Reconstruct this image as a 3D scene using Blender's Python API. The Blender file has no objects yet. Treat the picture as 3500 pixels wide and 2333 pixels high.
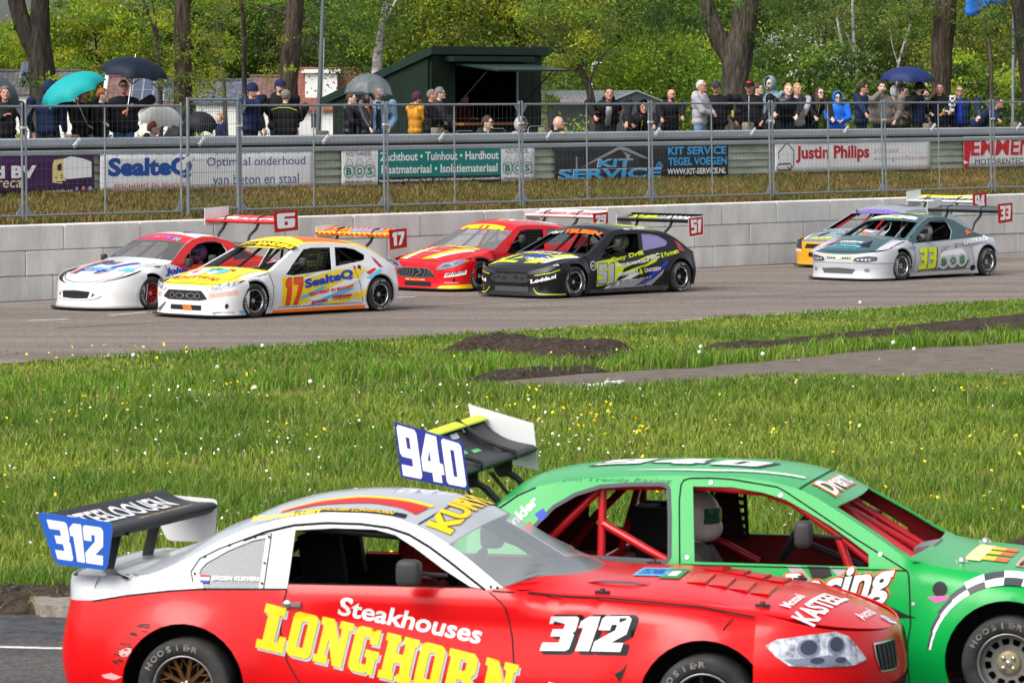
import bpy,bmesh,math,random
import numpy as np
from mathutils import Vector,Matrix,noise
from mathutils.geometry import delaunay_2d_cdt
R=math.radians
rnd=random.Random(7)
scene=bpy.context.scene
COL=scene.collection

# ------------------------------------------------------------------ camera, sky, sun, exposure
F_PX,CX,CY,HZ,CAM_H=14000.0,1750.0,1166.5,300.0,3.38  # focal length in photo pixels, centre, horizon row, eye height
PITCH=math.atan((CY-HZ)/F_PX)
cam=bpy.data.cameras.new("camera")
cam_ob=bpy.data.objects.new("camera",cam);COL.objects.link(cam_ob)
cam.sensor_width=36.0;cam.sensor_fit='HORIZONTAL'
cam.lens=F_PX/3500.0*36.0
cam.clip_start=0.5;cam.clip_end=3000
cam_ob.location=(0,0,CAM_H);cam_ob.rotation_euler=(math.pi/2-PITCH,0,0)
cam.dof.use_dof=True;cam.dof.focus_distance=60.0;cam.dof.aperture_fstop=13.0
scene.camera=cam_ob

world=bpy.data.worlds.new("World");scene.world=world;world.use_nodes=True
SUN_EL,SUN_AZ=R(46),R(222)  # azimuth: clockwise from +Y, as the sky node counts it
wn=world.node_tree.nodes;wl=world.node_tree.links
sky=wn.new("ShaderNodeTexSky");sky.sky_type='NISHITA';sky.sun_disc=False
sky.sun_elevation=SUN_EL;sky.sun_rotation=SUN_AZ;sky.air_density=1.0;sky.dust_density=4.0;sky.ozone_density=1.0
hs=wn.new("ShaderNodeHueSaturation");hs.inputs['Saturation'].default_value=0.38;hs.inputs['Value'].default_value=1.0
wl.new(sky.outputs[0],hs.inputs['Color']);wl.new(hs.outputs[0],wn["Background"].inputs['Color'])
wn["Background"].inputs['Strength'].default_value=0.15
sun=bpy.data.lights.new("sun",'SUN');sun.energy=1.5;sun.angle=R(40);sun.color=(1.0,0.96,0.90)
sun_ob=bpy.data.objects.new("sun",sun);COL.objects.link(sun_ob)
sd=Vector((math.sin(SUN_AZ)*math.cos(SUN_EL),math.cos(SUN_AZ)*math.cos(SUN_EL),math.sin(SUN_EL)))
sun_ob.rotation_euler=sd.to_track_quat('Z','Y').to_euler();sun_ob.location=(0,-10,40)
scene.view_settings.view_transform='Standard';scene.view_settings.look='None'
scene.view_settings.exposure=0.72;scene.view_settings.gamma=1.0
scene.render.engine='CYCLES'
scene.cycles.max_bounces=8;scene.cycles.transparent_max_bounces=12;scene.cycles.use_denoising=True

# ------------------------------------------------------------------ survey helpers: photo pixel -> place
def ray(px,py):
    a,b=(px-CX)/F_PX,-(py-CY)/F_PX
    return Vector((a,math.cos(PITCH)+b*math.sin(PITCH),-math.sin(PITCH)+b*math.cos(PITCH)))
def gp(px,py,z=0.0):
    d=ray(px,py);k=(z-CAM_H)/d.z
    return Vector((d.x*k,d.y*k,z))
def at(px,py,depth):
    d=ray(px,py);k=depth/d.y
    return Vector((d.x*k,depth,CAM_H+d.z*k))
UX,UY=0.687,0.727  # direction of the race wall
_l=math.hypot(UX,UY);UX /= _l;UY /= _l
U=Vector((UX,UY,0));N=Vector((-UY,UX,0))
A0=gp(0,1033.4)
def wp(s,t,z):return Vector((A0.x+UX*s+N.x*t,A0.y+UY*s+N.y*t,z))
def wpx(px,py,t):  # photo pixel seen on the upright plane t metres behind the race wall's face -> (s, z)
    d=ray(px,py)
    k=(N.dot(A0)+t)/(N.x*d.x+N.y*d.y)
    p=Vector((d.x*k,d.y*k,CAM_H+d.z*k))
    return (p-A0).dot(U),p.z

# ------------------------------------------------------------------ colour and materials
def lin(c):
    if isinstance(c,str):
        c=c.lstrip('#');c=[int(c[i:i+2],16)/255 for i in (0,2,4)]
        return tuple(x/12.92 if x <= 0.04045 else ((x+0.055)/1.055)**2.4 for x in c)
    return tuple(c)
MATS={}
def mat(name,c,rough=0.5,metal=0.0,var=0.0,vscale=6.0,bump=0.0,bscale=40.0,coat=0.0,c2=None,spec=0.25,detail=4.0,stretch=None):
    key=name
    if key in MATS:return MATS[key]
    m=bpy.data.materials.new(name);m.use_nodes=True;nt=m.node_tree
    b=nt.nodes["Principled BSDF"];c=lin(c)
    b.inputs['Base Color'].default_value=(*c,1);b.inputs['Roughness'].default_value=rough
    b.inputs['Metallic'].default_value=metal;b.inputs['Coat Weight'].default_value=coat
    b.inputs['Coat Roughness'].default_value=0.06;b.inputs['Specular IOR Level'].default_value=spec
    tc=None
    if var or bump:
        tc=nt.nodes.new("ShaderNodeTexCoord");src=tc.outputs['Object']
        if stretch:
            mp=nt.nodes.new("ShaderNodeMapping");mp.inputs['Scale'].default_value=stretch
            nt.links.new(src,mp.inputs['Vector']);src=mp.outputs[0]
    if var or c2:
        n=nt.nodes.new("ShaderNodeTexNoise");n.inputs['Scale'].default_value=vscale;n.inputs['Detail'].default_value=detail;n.inputs['Roughness'].default_value=0.65
        nt.links.new(src,n.inputs['Vector'])
        r=nt.nodes.new("ShaderNodeValToRGB");lo=tuple(x*(1-var) for x in c);hi=lin(c2) if c2 else tuple(min(1,x*(1+var)) for x in c)
        r.color_ramp.elements[0].color=(*lo,1);r.color_ramp.elements[1].color=(*hi,1)
        r.color_ramp.elements[0].position=0.32;r.color_ramp.elements[1].position=0.68
        nt.links.new(n.outputs['Fac'],r.inputs['Fac']);nt.links.new(r.outputs[0],b.inputs['Base Color'])
    if bump:
        n2=nt.nodes.new("ShaderNodeTexNoise");n2.inputs['Scale'].default_value=bscale;n2.inputs['Detail'].default_value=5
        nt.links.new(src,n2.inputs['Vector'])
        bp=nt.nodes.new("ShaderNodeBump");bp.inputs['Strength'].default_value=bump;bp.inputs['Distance'].default_value=0.02
        nt.links.new(n2.outputs['Fac'],bp.inputs['Height']);nt.links.new(bp.outputs[0],b.inputs['Normal'])
    MATS[key]=m
    return m
def leaf_mat(name,transl=0.35,rough=0.55):
    if name in MATS:return MATS[name]
    m=bpy.data.materials.new(name);m.use_nodes=True;nt=m.node_tree
    b=nt.nodes["Principled BSDF"];out=nt.nodes["Material Output"]
    a=nt.nodes.new("ShaderNodeAttribute");a.attribute_name="tint"
    nt.links.new(a.outputs['Color'],b.inputs['Base Color']);b.inputs['Roughness'].default_value=rough;b.inputs['Specular IOR Level'].default_value=0.3
    t=nt.nodes.new("ShaderNodeBsdfTranslucent");nt.links.new(a.outputs['Color'],t.inputs['Color'])
    mx=nt.nodes.new("ShaderNodeMixShader");mx.inputs[0].default_value=transl
    nt.links.new(b.outputs[0],mx.inputs[1]);nt.links.new(t.outputs[0],mx.inputs[2]);nt.links.new(mx.outputs[0],out.inputs['Surface'])
    MATS[name]=m
    return m
def glass_mat(name,tint,alpha,rough=0.08):
    if name in MATS:return MATS[name]
    m=mat(name,tint,rough,spec=0.6);m.node_tree.nodes["Principled BSDF"].inputs['Alpha'].default_value=alpha
    return m

# ------------------------------------------------------------------ objects
def tag(o,label=None,cat=None,group=None,kind=None):
    if label:o['label']=label
    if cat:o['category']=cat
    if group:o['group']=group
    if kind:o['kind']=kind
    return o
def empty(name,loc=(0,0,0),rz=0.0,label=None,cat=None,group=None):
    o=bpy.data.objects.new(name,None);COL.objects.link(o);o.location=loc;o.rotation_euler=(0,0,rz)
    o.empty_display_size=0.2
    return tag(o,label,cat,group)
def link(name,me,parent=None,mats=None):
    o=bpy.data.objects.new(name,me);COL.objects.link(o)
    if mats:
        for m in (mats if isinstance(mats,(list,tuple)) else [mats]):me.materials.append(m)
    if parent:o.parent=parent
    return o
def fast_mesh(name,verts,faces_n,loops,mat_,parent=None,tint=None,smooth=False):
    """numpy mesh: all faces have faces_n corners"""
    me=bpy.data.meshes.new(name);nv=len(verts);nf=len(loops)//faces_n
    me.vertices.add(nv);me.vertices.foreach_set("co",np.asarray(verts,np.float32).ravel())
    me.loops.add(len(loops));me.loops.foreach_set("vertex_index",np.asarray(loops,np.int32))
    me.polygons.add(nf);me.polygons.foreach_set("loop_start",np.arange(0,nf*faces_n,faces_n,dtype=np.int32))
    me.update(calc_edges=True)
    if tint is not None:
        at_=me.attributes.new("tint",'FLOAT_COLOR','POINT')
        c4=np.ones((nv,4),np.float32);c4[:,:3]=tint;at_.data.foreach_set("color",c4.ravel())
    if smooth:me.polygons.foreach_set("use_smooth",np.ones(nf,bool))
    return link(name,me,parent,mat_)
class MB:
    def __init__(s):s.v=[];s.f=[];s.m=[];s.sm=[]
    def add(s,vs,fs,mi=0,smooth=False):
        k=len(s.v);s.v += [tuple(v) for v in vs];s.f += [tuple(i+k for i in f) for f in fs]
        s.m += [mi]*len(fs);s.sm += [smooth]*len(fs);return s
    def box(s,c,d,M=None,mi=0):
        c=Vector(c);h=Vector(d)/2
        vs=[Vector((c.x+sx*h.x,c.y+sy*h.y,c.z+sz*h.z)) for sz in (-1,1) for sx,sy in ((-1,-1),(1,-1),(1,1),(-1,1))]
        if M is not None:vs=[M @ v for v in vs]
        return s.add(vs,[(3,2,1,0),(4,5,6,7),(0,1,5,4),(1,2,6,5),(2,3,7,6),(3,0,4,7)],mi)
    def frame_box(s,o,ex,ey,ez,mi=0):  # box from a corner and three edge vectors
        o,ex,ey,ez=Vector(o),Vector(ex),Vector(ey),Vector(ez)
        vs=[o,o+ex,o+ex+ey,o+ey,o+ez,o+ex+ez,o+ex+ey+ez,o+ey+ez]
        return s.add(vs,[(3,2,1,0),(4,5,6,7),(0,1,5,4),(1,2,6,5),(2,3,7,6),(3,0,4,7)],mi)
    def tube(s,pts,r,n=8,mi=0,caps=True,smooth=True):
        pts=[Vector(p) for p in pts];rs=r if isinstance(r,(list,tuple)) else [r]*len(pts)
        vs=[];up=None
        for i,p in enumerate(pts):
            d=(pts[min(i+1,len(pts)-1)]-pts[max(i-1,0)]).normalized()
            if up is None:up=Vector((0,0,1)) if abs(d.z)<0.9 else Vector((1,0,0))
            a=d.cross(up).normalized();up=a.cross(d).normalized()
            for k in range(n):
                w=2*math.pi*k/n;vs.append(p+(a*math.cos(w)+up*math.sin(w))*rs[i])
        fs=[(i*n+k,(i+1)*n+k,(i+1)*n+(k+1) % n,i*n+(k+1) % n) for i in range(len(pts)-1) for k in range(n)]
        s.add(vs,fs,mi,smooth)
        if caps:
            s.add(vs[:n],[tuple(range(n))],mi);s.add(vs[-n:],[tuple(reversed(range(n)))],mi)
        return s
    def lathe(s,prof,n=24,M=None,mi=0,smooth=True,axis='Z'):  # prof: (r, h)
        vs=[]
        for r,h in prof:
            for k in range(n):
                w=2*math.pi*k/n;c,d=r*math.cos(w),r*math.sin(w)
                v=Vector((c,d,h)) if axis=='Z' else Vector((c,h,d))
                vs.append(M @ v if M is not None else v)
        fs=[(i*n+k,i*n+(k+1) % n,(i+1)*n+(k+1) % n,(i+1)*n+k) for i in range(len(prof)-1) for k in range(n)]
        return s.add(vs,fs,mi,smooth)
    def ell(s,c,d,M=None,n=14,m=9,mi=0):
        vs=[];c=Vector(c)
        for i in range(m+1):
            t=math.pi*i/m
            for k in range(n):
                w=2*math.pi*k/n
                v=Vector((math.sin(t)*math.cos(w)*d[0],math.sin(t)*math.sin(w)*d[1],math.cos(t)*d[2]))
                vs.append(c+(M @ v if M is not None else v))
        fs=[(i*n+k,(i+1)*n+k,(i+1)*n+(k+1) % n,i*n+(k+1) % n) for i in range(m) for k in range(n)]
        return s.add(vs,fs,mi,True)
    def prism(s,poly,z0,z1,M=None,mi=0):  # simple polygon in xy, extruded in z
        n=len(poly);vs=[Vector((p[0],p[1],z)) for z in (z0,z1) for p in poly]
        if M is not None:vs=[M @ v for v in vs]
        return s.add(vs,[tuple(reversed(range(n))),tuple(range(n,2*n))]+[(i,(i+1) % n,n+(i+1) % n,n+i) for i in range(n)],mi)
    def build(s,name,mats,parent=None,weld=False):
        me=bpy.data.meshes.new(name);me.from_pydata(s.v,[],s.f);
        me.polygons.foreach_set("material_index",s.m);me.polygons.foreach_set("use_smooth",s.sm)
        me.update()
        bm=bmesh.new();bm.from_mesh(me)
        if weld:bmesh.ops.remove_doubles(bm,verts=bm.verts,dist=1e-4)
        bmesh.ops.recalc_face_normals(bm,faces=bm.faces);bm.to_mesh(me);bm.free()
        return link(name,me,parent,mats)

# ------------------------------------------------------------------ flat shapes: polygons with holes, lettering
def inside(p,loops):
    c=False;x,y=p
    for lp in loops:
        n=len(lp);j=n-1
        for i in range(n):
            xi,yi=lp[i][0],lp[i][1];xj,yj=lp[j][0],lp[j][1]
            if (yi>y) != (yj>y) and x<(xj-xi)*(y-yi)/(yj-yi)+xi:c=not c
            j=i
    return c
def resample(lp,step):
    out=[]
    for i in range(len(lp)):
        a,b=Vector(lp[i][:2]),Vector(lp[(i+1) % len(lp)][:2]);k=max(1,int((b-a).length/step))
        out += [tuple(a.lerp(b,j/k)) for j in range(k)]
    return out
def fill(loops,step=None):
    """even-odd filled loops -> (verts2d, tris), with interior points every step metres"""
    if step:loops=[resample(l,step) for l in loops]
    pts=[];edges=[]
    for lp in loops:
        k=len(pts);pts += [Vector(p[:2]) for p in lp];edges += [(k+i,k+(i+1) % len(lp)) for i in range(len(lp))]
    if step:
        xs=[p[0] for p in pts];ys=[p[1] for p in pts]
        bd=np.array([(p[0],p[1]) for p in pts])
        nx=int((max(xs)-min(xs))/step);ny=int((max(ys)-min(ys))/step)
        for i in range(nx+1):
            for j in range(ny+1):
                q=(min(xs)+(i+0.5*(j % 2)+0.03)*step,min(ys)+(j+0.07)*step)
                if inside(q,loops) and np.min((bd[:,0]-q[0])**2+(bd[:,1]-q[1])**2)>(0.5*step)**2:pts.append(Vector(q))
    vo,eo,fo=delaunay_2d_cdt(pts,edges,[],0,1e-6)[:3]
    tris=[]
    for f in fo:
        cx=sum(vo[i].x for i in f)/3;cy=sum(vo[i].y for i in f)/3
        if inside((cx,cy),loops):tris.append(tuple(f))
    return [(v.x,v.y) for v in vo],tris
_tc={}
def text2d(txt,bold=0.0,res=3,space=1.0):
    key=(txt,bold,res,space)
    if key in _tc:return _tc[key]
    cu=bpy.data.curves.new("lettering",'FONT');cu.body=txt;cu.offset=bold;cu.resolution_u=res;cu.fill_mode='FRONT';cu.space_character=space
    o=bpy.data.objects.new("lettering",cu);COL.objects.link(o)
    dg=bpy.context.evaluated_depsgraph_get();dg.update()
    me=bpy.data.meshes.new_from_object(o.evaluated_get(dg))
    v=[(p.co.x,p.co.y) for p in me.vertices];f=[tuple(p.vertices) for p in me.polygons]
    bpy.data.objects.remove(o);bpy.data.curves.remove(cu);bpy.data.meshes.remove(me)
    x0=min(p[0] for p in v);y0=min(p[1] for p in v);x1=max(p[0] for p in v);y1=max(p[1] for p in v)
    v=[((p[0]-x0)/(x1-x0),(p[1]-y0)/(y1-y0)) for p in v]
    _tc[key]=(v,f,(x1-x0)/(y1-y0))
    return _tc[key]
class Flat:
    """collects coloured flat shapes in 2D; .build maps them to 3D"""
    def __init__(s):s.v=[];s.f=[];s.m=[]
    def _add(s,v,f,mi):k=len(s.v);s.v += v;s.f += [tuple(i+k for i in q) for q in f];s.m += [mi]*len(f)
    def text(s,txt,x,y,w,h,mi=0,bold=0.0,shear=0.0,rot=0.0,space=1.0):  # box: left, bottom, width, height
        v,f,asp=text2d(txt,bold,3,space)
        if w is None:w=asp*h
        c,d=math.cos(rot),math.sin(rot);o=[]
        for a,b in v:
            px,py=a*w+shear*b*h,b*h;o.append((x+px*c-py*d,y+px*d+py*c))
        s._add(o,f,mi);return s
    def poly(s,loops,mi=0,step=None):
        if loops and not isinstance(loops[0][0],(tuple,list)):loops=[loops]
        v,f=fill(loops,step);s._add(v,f,mi);return s
    def rect(s,x0,y0,x1,y1,mi=0):return s.poly([(x0,y0),(x1,y0),(x1,y1),(x0,y1)],mi)
    def disc(s,x,y,r,mi=0,n=20,ry=None,r_in=0):
        lp=[[(x+r*math.cos(2*math.pi*k/n),y+(ry or r)*math.sin(2*math.pi*k/n)) for k in range(n)]]
        if r_in:lp.append([(x+r_in*math.cos(2*math.pi*k/n),y+(ry or r)*r_in/r*math.sin(2*math.pi*k/n)) for k in range(n)])
        return s.poly(lp,mi)
    def stroke(s,pts,w,mi=0):
        pts=[Vector(p) for p in pts];L=[];Rr=[]
        for i,p in enumerate(pts):
            d=(pts[min(i+1,len(pts)-1)]-pts[max(i-1,0)]);d.normalize();nrm=Vector((-d.y,d.x))*w/2
            L.append(tuple(p+nrm));Rr.append(tuple(p-nrm))
        n=len(pts);s._add(L+Rr,[(i,i+1,n+i+1,n+i) for i in range(n-1)],mi);return s
    def glyphs(s,txt,font,x,y,w,h,gap=0.12,mi=0,shear=0.0,rot=0.0,grow=0.0):
        adv=0;items=[]
        for ch in txt:
            gw,loops=font[ch];items.append((adv,loops));adv += gw+gap
        tot=adv-gap;c,d=math.cos(rot),math.sin(rot)
        for a,loops in items:
            out=[]
            for lp in loops:
                o=[]
                for q in lp:
                    px,py=(q[0]+a)/tot*w+shear*q[1]*h,q[1]*h;o.append((x+px*c-py*d,y+px*d+py*c))
                out.append(o)
            s.poly(out,mi)
        return s
    def build(s,name,mats,fn,parent=None,step=None,smooth=False,cull=None):
        me=bpy.data.meshes.new(name);bm=bmesh.new()
        vs=[bm.verts.new((p[0],p[1],0)) for p in s.v]
        for f,m in zip(s.f,s.m):
            try:q=bm.faces.new([vs[i] for i in f]);q.material_index=m;q.smooth=smooth
            except ValueError:pass
        if step:
            for ax in (0,1):
                lo=min(p[ax] for p in s.v);hi=max(p[ax] for p in s.v);k=int(lo/step)
                while k*step<hi:
                    if k*step>lo:
                        co=[0,0,0];no=[0,0,0];co[ax]=k*step;no[ax]=1
                        bmesh.ops.bisect_plane(bm,geom=bm.verts[:]+bm.edges[:]+bm.faces[:],plane_co=co,plane_no=no,dist=1e-5)
                    k += 1
        if cull:
            bad=[f for f in bm.faces if cull(*f.calc_center_median().xy)]
            if bad and len(bad)<len(bm.faces):bmesh.ops.delete(bm,geom=bad,context='FACES')
        for v in bm.verts:v.co=fn(v.co.x,v.co.y)
        bm.normal_update();bm.to_mesh(me);bm.free()
        return link(name,me,parent,mats)
# heavy block figures on a unit-high cell
def _g(w,*l):return (w,l)
BLOCK={
 '0':_g(.62,[(.06,0),(.56,0),(.62,.06),(.62,.94),(.56,1),(.06,1),(0,.94),(0,.06)],[(.25,.2),(.25,.8),(.37,.8),(.37,.2)]),
 '1':_g(.40,[(.10,0),(.40,0),(.40,1),(.16,1),(0,.86),(0,.66),(.10,.66)]),
 '2':_g(.64,[(0,0),(.64,0),(.64,.25),(.36,.25),(.64,.50),(.64,.92),(.56,1),(.06,1),(0,.94),(0,.60),(.25,.60),(.25,.77),(.37,.77),(.37,.60),(0,.27)]),
 '3':_g(.62,[(0,0),(.56,0),(.62,.06),(.62,.46),(.57,.51),(.62,.56),(.62,.94),(.56,1),(0,1),(0,.77),(.35,.77),(.35,.61),(.12,.61),(.12,.41),(.35,.41),(.35,.23),(0,.23)]),
 '4':_g(.68,[(.3,0),(.58,0),(.58,.18),(.68,.18),(.68,.42),(.58,.42),(.58,1),(.26,1),(0,.44),(0,.18),(.3,.18)],[(.2,.42),(.3,.66),(.3,.42)]),
 '5':_g(.62,[(0,.0),(.56,0),(.62,.06),(.62,.58),(.56,.64),(.26,.64),(.26,.77),(.6,.77),(.6,1),(0,1),(0,.42),(.36,.42),(.36,.23),(0,.23)]),
 '6':_g(.62,[(.06,0),(.56,0),(.62,.06),(.62,.56),(.56,.62),(.25,.62),(.25,.78),(.6,.78),(.6,1),(.06,1),(0,.94),(0,.06)],[(.25,.2),(.25,.43),(.37,.43),(.37,.2)]),
 '7':_g(.62,[(.1,0),(.38,0),(.62,.74),(.62,1),(0,1),(0,.75),(.34,.75)]),
 '9':_g(.62,[(0,0),(.56,0),(.62,.06),(.62,.94),(.56,1),(.06,1),(0,.94),(0,.44),(.06,.38),(.37,.38),(.37,.22),(0,.22)],[(.25,.57),(.25,.80),(.37,.80),(.37,.57)]),
}
# ================================================================== GROUND
def vnoise(x,y,sc,seed=0):
    r=np.random.RandomState(seed);g=r.rand(256,256)
    X=np.asarray(x)*sc+1000.3;Y=np.asarray(y)*sc+1000.7
    xi=np.floor(X).astype(int);yi=np.floor(Y).astype(int);fx=X-xi;fy=Y-yi
    fx=fx*fx*(3-2*fx);fy=fy*fy*(3-2*fy)
    a=g[xi % 256,yi % 256];b=g[(xi+1) % 256,yi % 256];c=g[xi % 256,(yi+1) % 256];d=g[(xi+1) % 256,(yi+1) % 256]
    return (a*(1-fx)+b*fx)*(1-fy)+(c*(1-fx)+d*fx)*fy
def pip(x,y,poly):
    c=np.zeros(len(x),bool);n=len(poly);j=n-1
    for i in range(n):
        xi,yi=poly[i][0],poly[i][1];xj,yj=poly[j][0],poly[j][1]
        m=((yi>y) != (yj>y)) & (x<(xj-xi)*(y-yi)/(yj-yi+1e-12)+xi);c ^= m;j=i
    return c
def asphalt(name,c,c2):
    m=mat(name,c,0.9,var=0.35,vscale=55,bump=0.7,bscale=130,c2=c2,detail=6,spec=0.25)
    nt=m.node_tree;b=nt.nodes["Principled BSDF"];src=b.inputs['Base Color'].links[0].from_socket
    tc=next(n for n in nt.nodes if n.type=='TEX_COORD')
    n=nt.nodes.new("ShaderNodeTexNoise");n.inputs['Scale'].default_value=0.35;n.inputs['Detail'].default_value=5
    mp=nt.nodes.new("ShaderNodeMapping");mp.inputs['Rotation'].default_value=(0,0,-math.atan2(UY,UX));mp.inputs['Scale'].default_value=(0.25,3.0,1)
    nt.links.new(tc.outputs['Object'],mp.inputs[0]);nt.links.new(mp.outputs[0],n.inputs['Vector'])
    r=nt.nodes.new("ShaderNodeValToRGB");r.color_ramp.elements[0].position=.3;r.color_ramp.elements[1].position=.72
    r.color_ramp.elements[0].color=(.62,.62,.62,1);r.color_ramp.elements[1].color=(1.1,1.1,1.1,1)
    nt.links.new(n.outputs['Fac'],r.inputs[0])
    v=nt.nodes.new("ShaderNodeTexVoronoi");v.inputs['Scale'].default_value=38;nt.links.new(tc.outputs['Object'],v.inputs['Vector'])
    r2=nt.nodes.new("ShaderNodeValToRGB");r2.color_ramp.elements[0].color=(.55,.55,.55,1);r2.color_ramp.elements[1].color=(1.35,1.33,1.3,1)
    nt.links.new(v.outputs['Color'],r2.inputs[0])
    m1=nt.nodes.new("ShaderNodeMix");m1.data_type='RGBA';m1.blend_type='MULTIPLY';m1.inputs[0].default_value=1
    m2=nt.nodes.new("ShaderNodeMix");m2.data_type='RGBA';m2.blend_type='MULTIPLY';m2.inputs[0].default_value=1
    nt.links.new(src,m1.inputs[6]);nt.links.new(r.outputs[0],m1.inputs[7]);nt.links.new(m1.outputs[2],m2.inputs[6]);nt.links.new(r2.outputs[0],m2.inputs[7])
    nt.links.new(m2.outputs[2],b.inputs['Base Color'])
    return m
M_TRACK=asphalt("track_asphalt",(.185,.155,.135),(.345,.292,.255))
M_NEAR=asphalt("near_asphalt",(.085,.080,.078),(.16,.152,.148))
M_SOIL=mat("dark_soil",(.013,.0085,.006),0.95,var=0.5,vscale=16,bump=1.0,bscale=40,c2=(.068,.046,.032))
M_TURF=mat("turf_ground",(.085,.125,.018),0.95,var=0.5,vscale=2.5,bump=0.8,bscale=60,c2=(.150,.190,.030))
M_DIRT=mat("dirt_path",(.105,.085,.070),0.95,var=0.35,vscale=3.0,bump=0.6,bscale=30,c2=(.20,.168,.140),stretch=(1,3,1))
M_PAINT=mat("worn_white_paint",(.62,.61,.58),0.7,var=0.45,vscale=14,c2=(.74,.73,.70))
M_CONC=mat("cast_concrete",(.47,.455,.43),0.85,var=0.16,vscale=1.3,bump=0.25,bscale=25,c2=(.60,.585,.555),stretch=(1,1,.35))
M_KERB=mat("dark_kerb",(.035,.037,.040),0.8,var=0.4,vscale=8,bump=0.5,bscale=30,c2=(.075,.076,.08))

ground=MB().add([(-400,-60,-0.02),(500,-60,-0.02),(500,700,-0.02),(-400,700,-0.02)],[(0,1,2,3)]).build("ground",M_TURF);tag(ground,kind='structure')
# the far track, from the foot of the race wall to the grass edge
tw=-N.dot(gp(1428,1153)-A0)  # width of the track
def sheet(name,pts,m,z):
    o=MB().add([(p[0],p[1],z) for p in pts],[tuple(range(len(pts)))]).build(name,m);return tag(o,kind='structure')
edge_pts=[wp(-60,-tw,0)]
for i in range(41):
    s=-26+i*2.0;edge_pts.append(wp(s,-tw+0.12*math.sin(s*1.7)+0.1*math.sin(s*.6+1),0))
edge_pts += [wp(160,-tw,0),wp(160,0.3,0),wp(-60,0.3,0)]
track=sheet("track",[wp(-60,-tw,0),wp(160,-tw,0),wp(160,0.3,0),wp(-60,0.3,0)],M_TRACK,0.0)
pl=MB()
for i in range(90):  # the worn edge line, broken where grass has grown over it
    s=-12+i*0.55
    if rnd.random()<0.05 or (s<3 and rnd.random()<.45):continue
    w=.075+.015*math.sin(i)
    pl.add([wp(s,-tw+.05-w/2,.004),wp(s+.55,-tw+.05-w/2,.004),wp(s+.55,-tw+.05+w/2,.004),wp(s,-tw+.05+w/2,.004)],[(0,1,2,3)])
tag(pl.build("edge_line",M_PAINT),kind='structure')
pl=MB()
for a,b in (((97,1096),(232,1090)),((374,1077),(500,1068)),((1300,1020),(1420,1014))):
    p,q=gp(*a),gp(*b);w=N*0.05
    pl.add([(*(p-w).xy,.004),(*(q-w).xy,.004),(*(q+w).xy,.004),(*(p+w).xy,.004)],[(0,1,2,3)])
tag(pl.build("lane_dashes",M_PAINT),kind='structure')
pl=MB()
pl.add([wp(-40,-.42,.004),wp(120,-.42,.004),wp(120,-.34,.004),wp(-40,-.34,.004)],[(0,1,2,3)])
tag(pl.build("wall_side_line",M_PAINT),kind='structure')
sk=MB()  # faint rubber streaks left by tyres
M_RUB=mat("tyre_rubber_marks",(.06,.055,.052),0.85,var=.3,vscale=3)
for t,s0,s1,w in ((-5.9,-4,9,.05),(-7.4,4,15,.035),(-8.6,9,20,.03)):
    k=14;
    for i in range(k):
        a=s0+(s1-s0)*i/k;b=s0+(s1-s0)*(i+1)/k;o1=.12*math.sin(a*.5+t);o2=.12*math.sin(b*.5+t)
        sk.add([wp(a,t+o1,.003),wp(b,t+o2,.003),wp(b,t+o2+w,.003),wp(a,t+o1+w,.003)],[(0,1,2,3)])
tag(sk.build("tyre_marks",M_RUB),kind='structure')

# near track with its dark kerb
KP=gp(0,2114);KD=Vector((math.cos(R(10)),-math.sin(R(10)),0));KN=Vector((-KD.y,KD.x,0))
def kp(a,b,z=0):return (KP.x+KD.x*a+KN.x*b,KP.y+KD.y*a+KN.y*b,z)
sheet("near_track",[kp(-40,-.9),kp(60,-.9),kp(60,-16),kp(-40,-16)],M_NEAR,0.0)
kb=MB();kb.add([kp(-40,0,.03),kp(60,0,.03),kp(60,-.95,.012),kp(-40,-.95,.012)],[(0,1,2,3)])
kb.add([kp(-40,-.95,.012),kp(60,-.95,.012),kp(60,-.96,-.01),kp(-40,-.96,-.01)],[(0,1,2,3)])
tag(kb.build("kerb",M_KERB),kind='structure')
pl=MB()
for i in range(100):
    a=-10+i*.3;w=.07+.012*rnd.random()
    if rnd.random()<.03:continue
    pl.add([kp(a,-1.28-w/2,.004),kp(a+.3,-1.28-w/2,.004),kp(a+.3,-1.28+w/2,.004),kp(a,-1.28+w/2,.004)],[(0,1,2,3)])
tag(pl.build("near_edge_line",M_PAINT),kind='structure')

# dirt path crossing the infield
def gpl(lst):return [gp(*p) for p in lst]
PATH=gpl([(1560,1312),(1700,1300),(1900,1282),(2200,1262),(2380,1255),(2700,1225),(3000,1196),(3300,1180),(3700,1160),(3900,1150),
            (3900,1262),(3700,1275),(3490,1284),(3250,1281),(3060,1290),(2880,1282),(2720,1284),(2560,1284),(2300,1318),(2050,1338),(1900,1336),(1760,1322)])
def wobble(pts,amp,seed,step=.4):
    q=[Vector((p[0],p[1])) for p in pts];lp=resample([tuple(v) for v in q],step);r_=random.Random(seed)
    return [(p[0]+amp*(r_.random()-.5),p[1]+amp*(r_.random()-.5)) for p in lp]
v,f=fill([wobble(PATH,.35,3)])
tag(MB().add([(p[0],p[1],.0) for p in v],f).build("path",M_DIRT),kind='structure')

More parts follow.
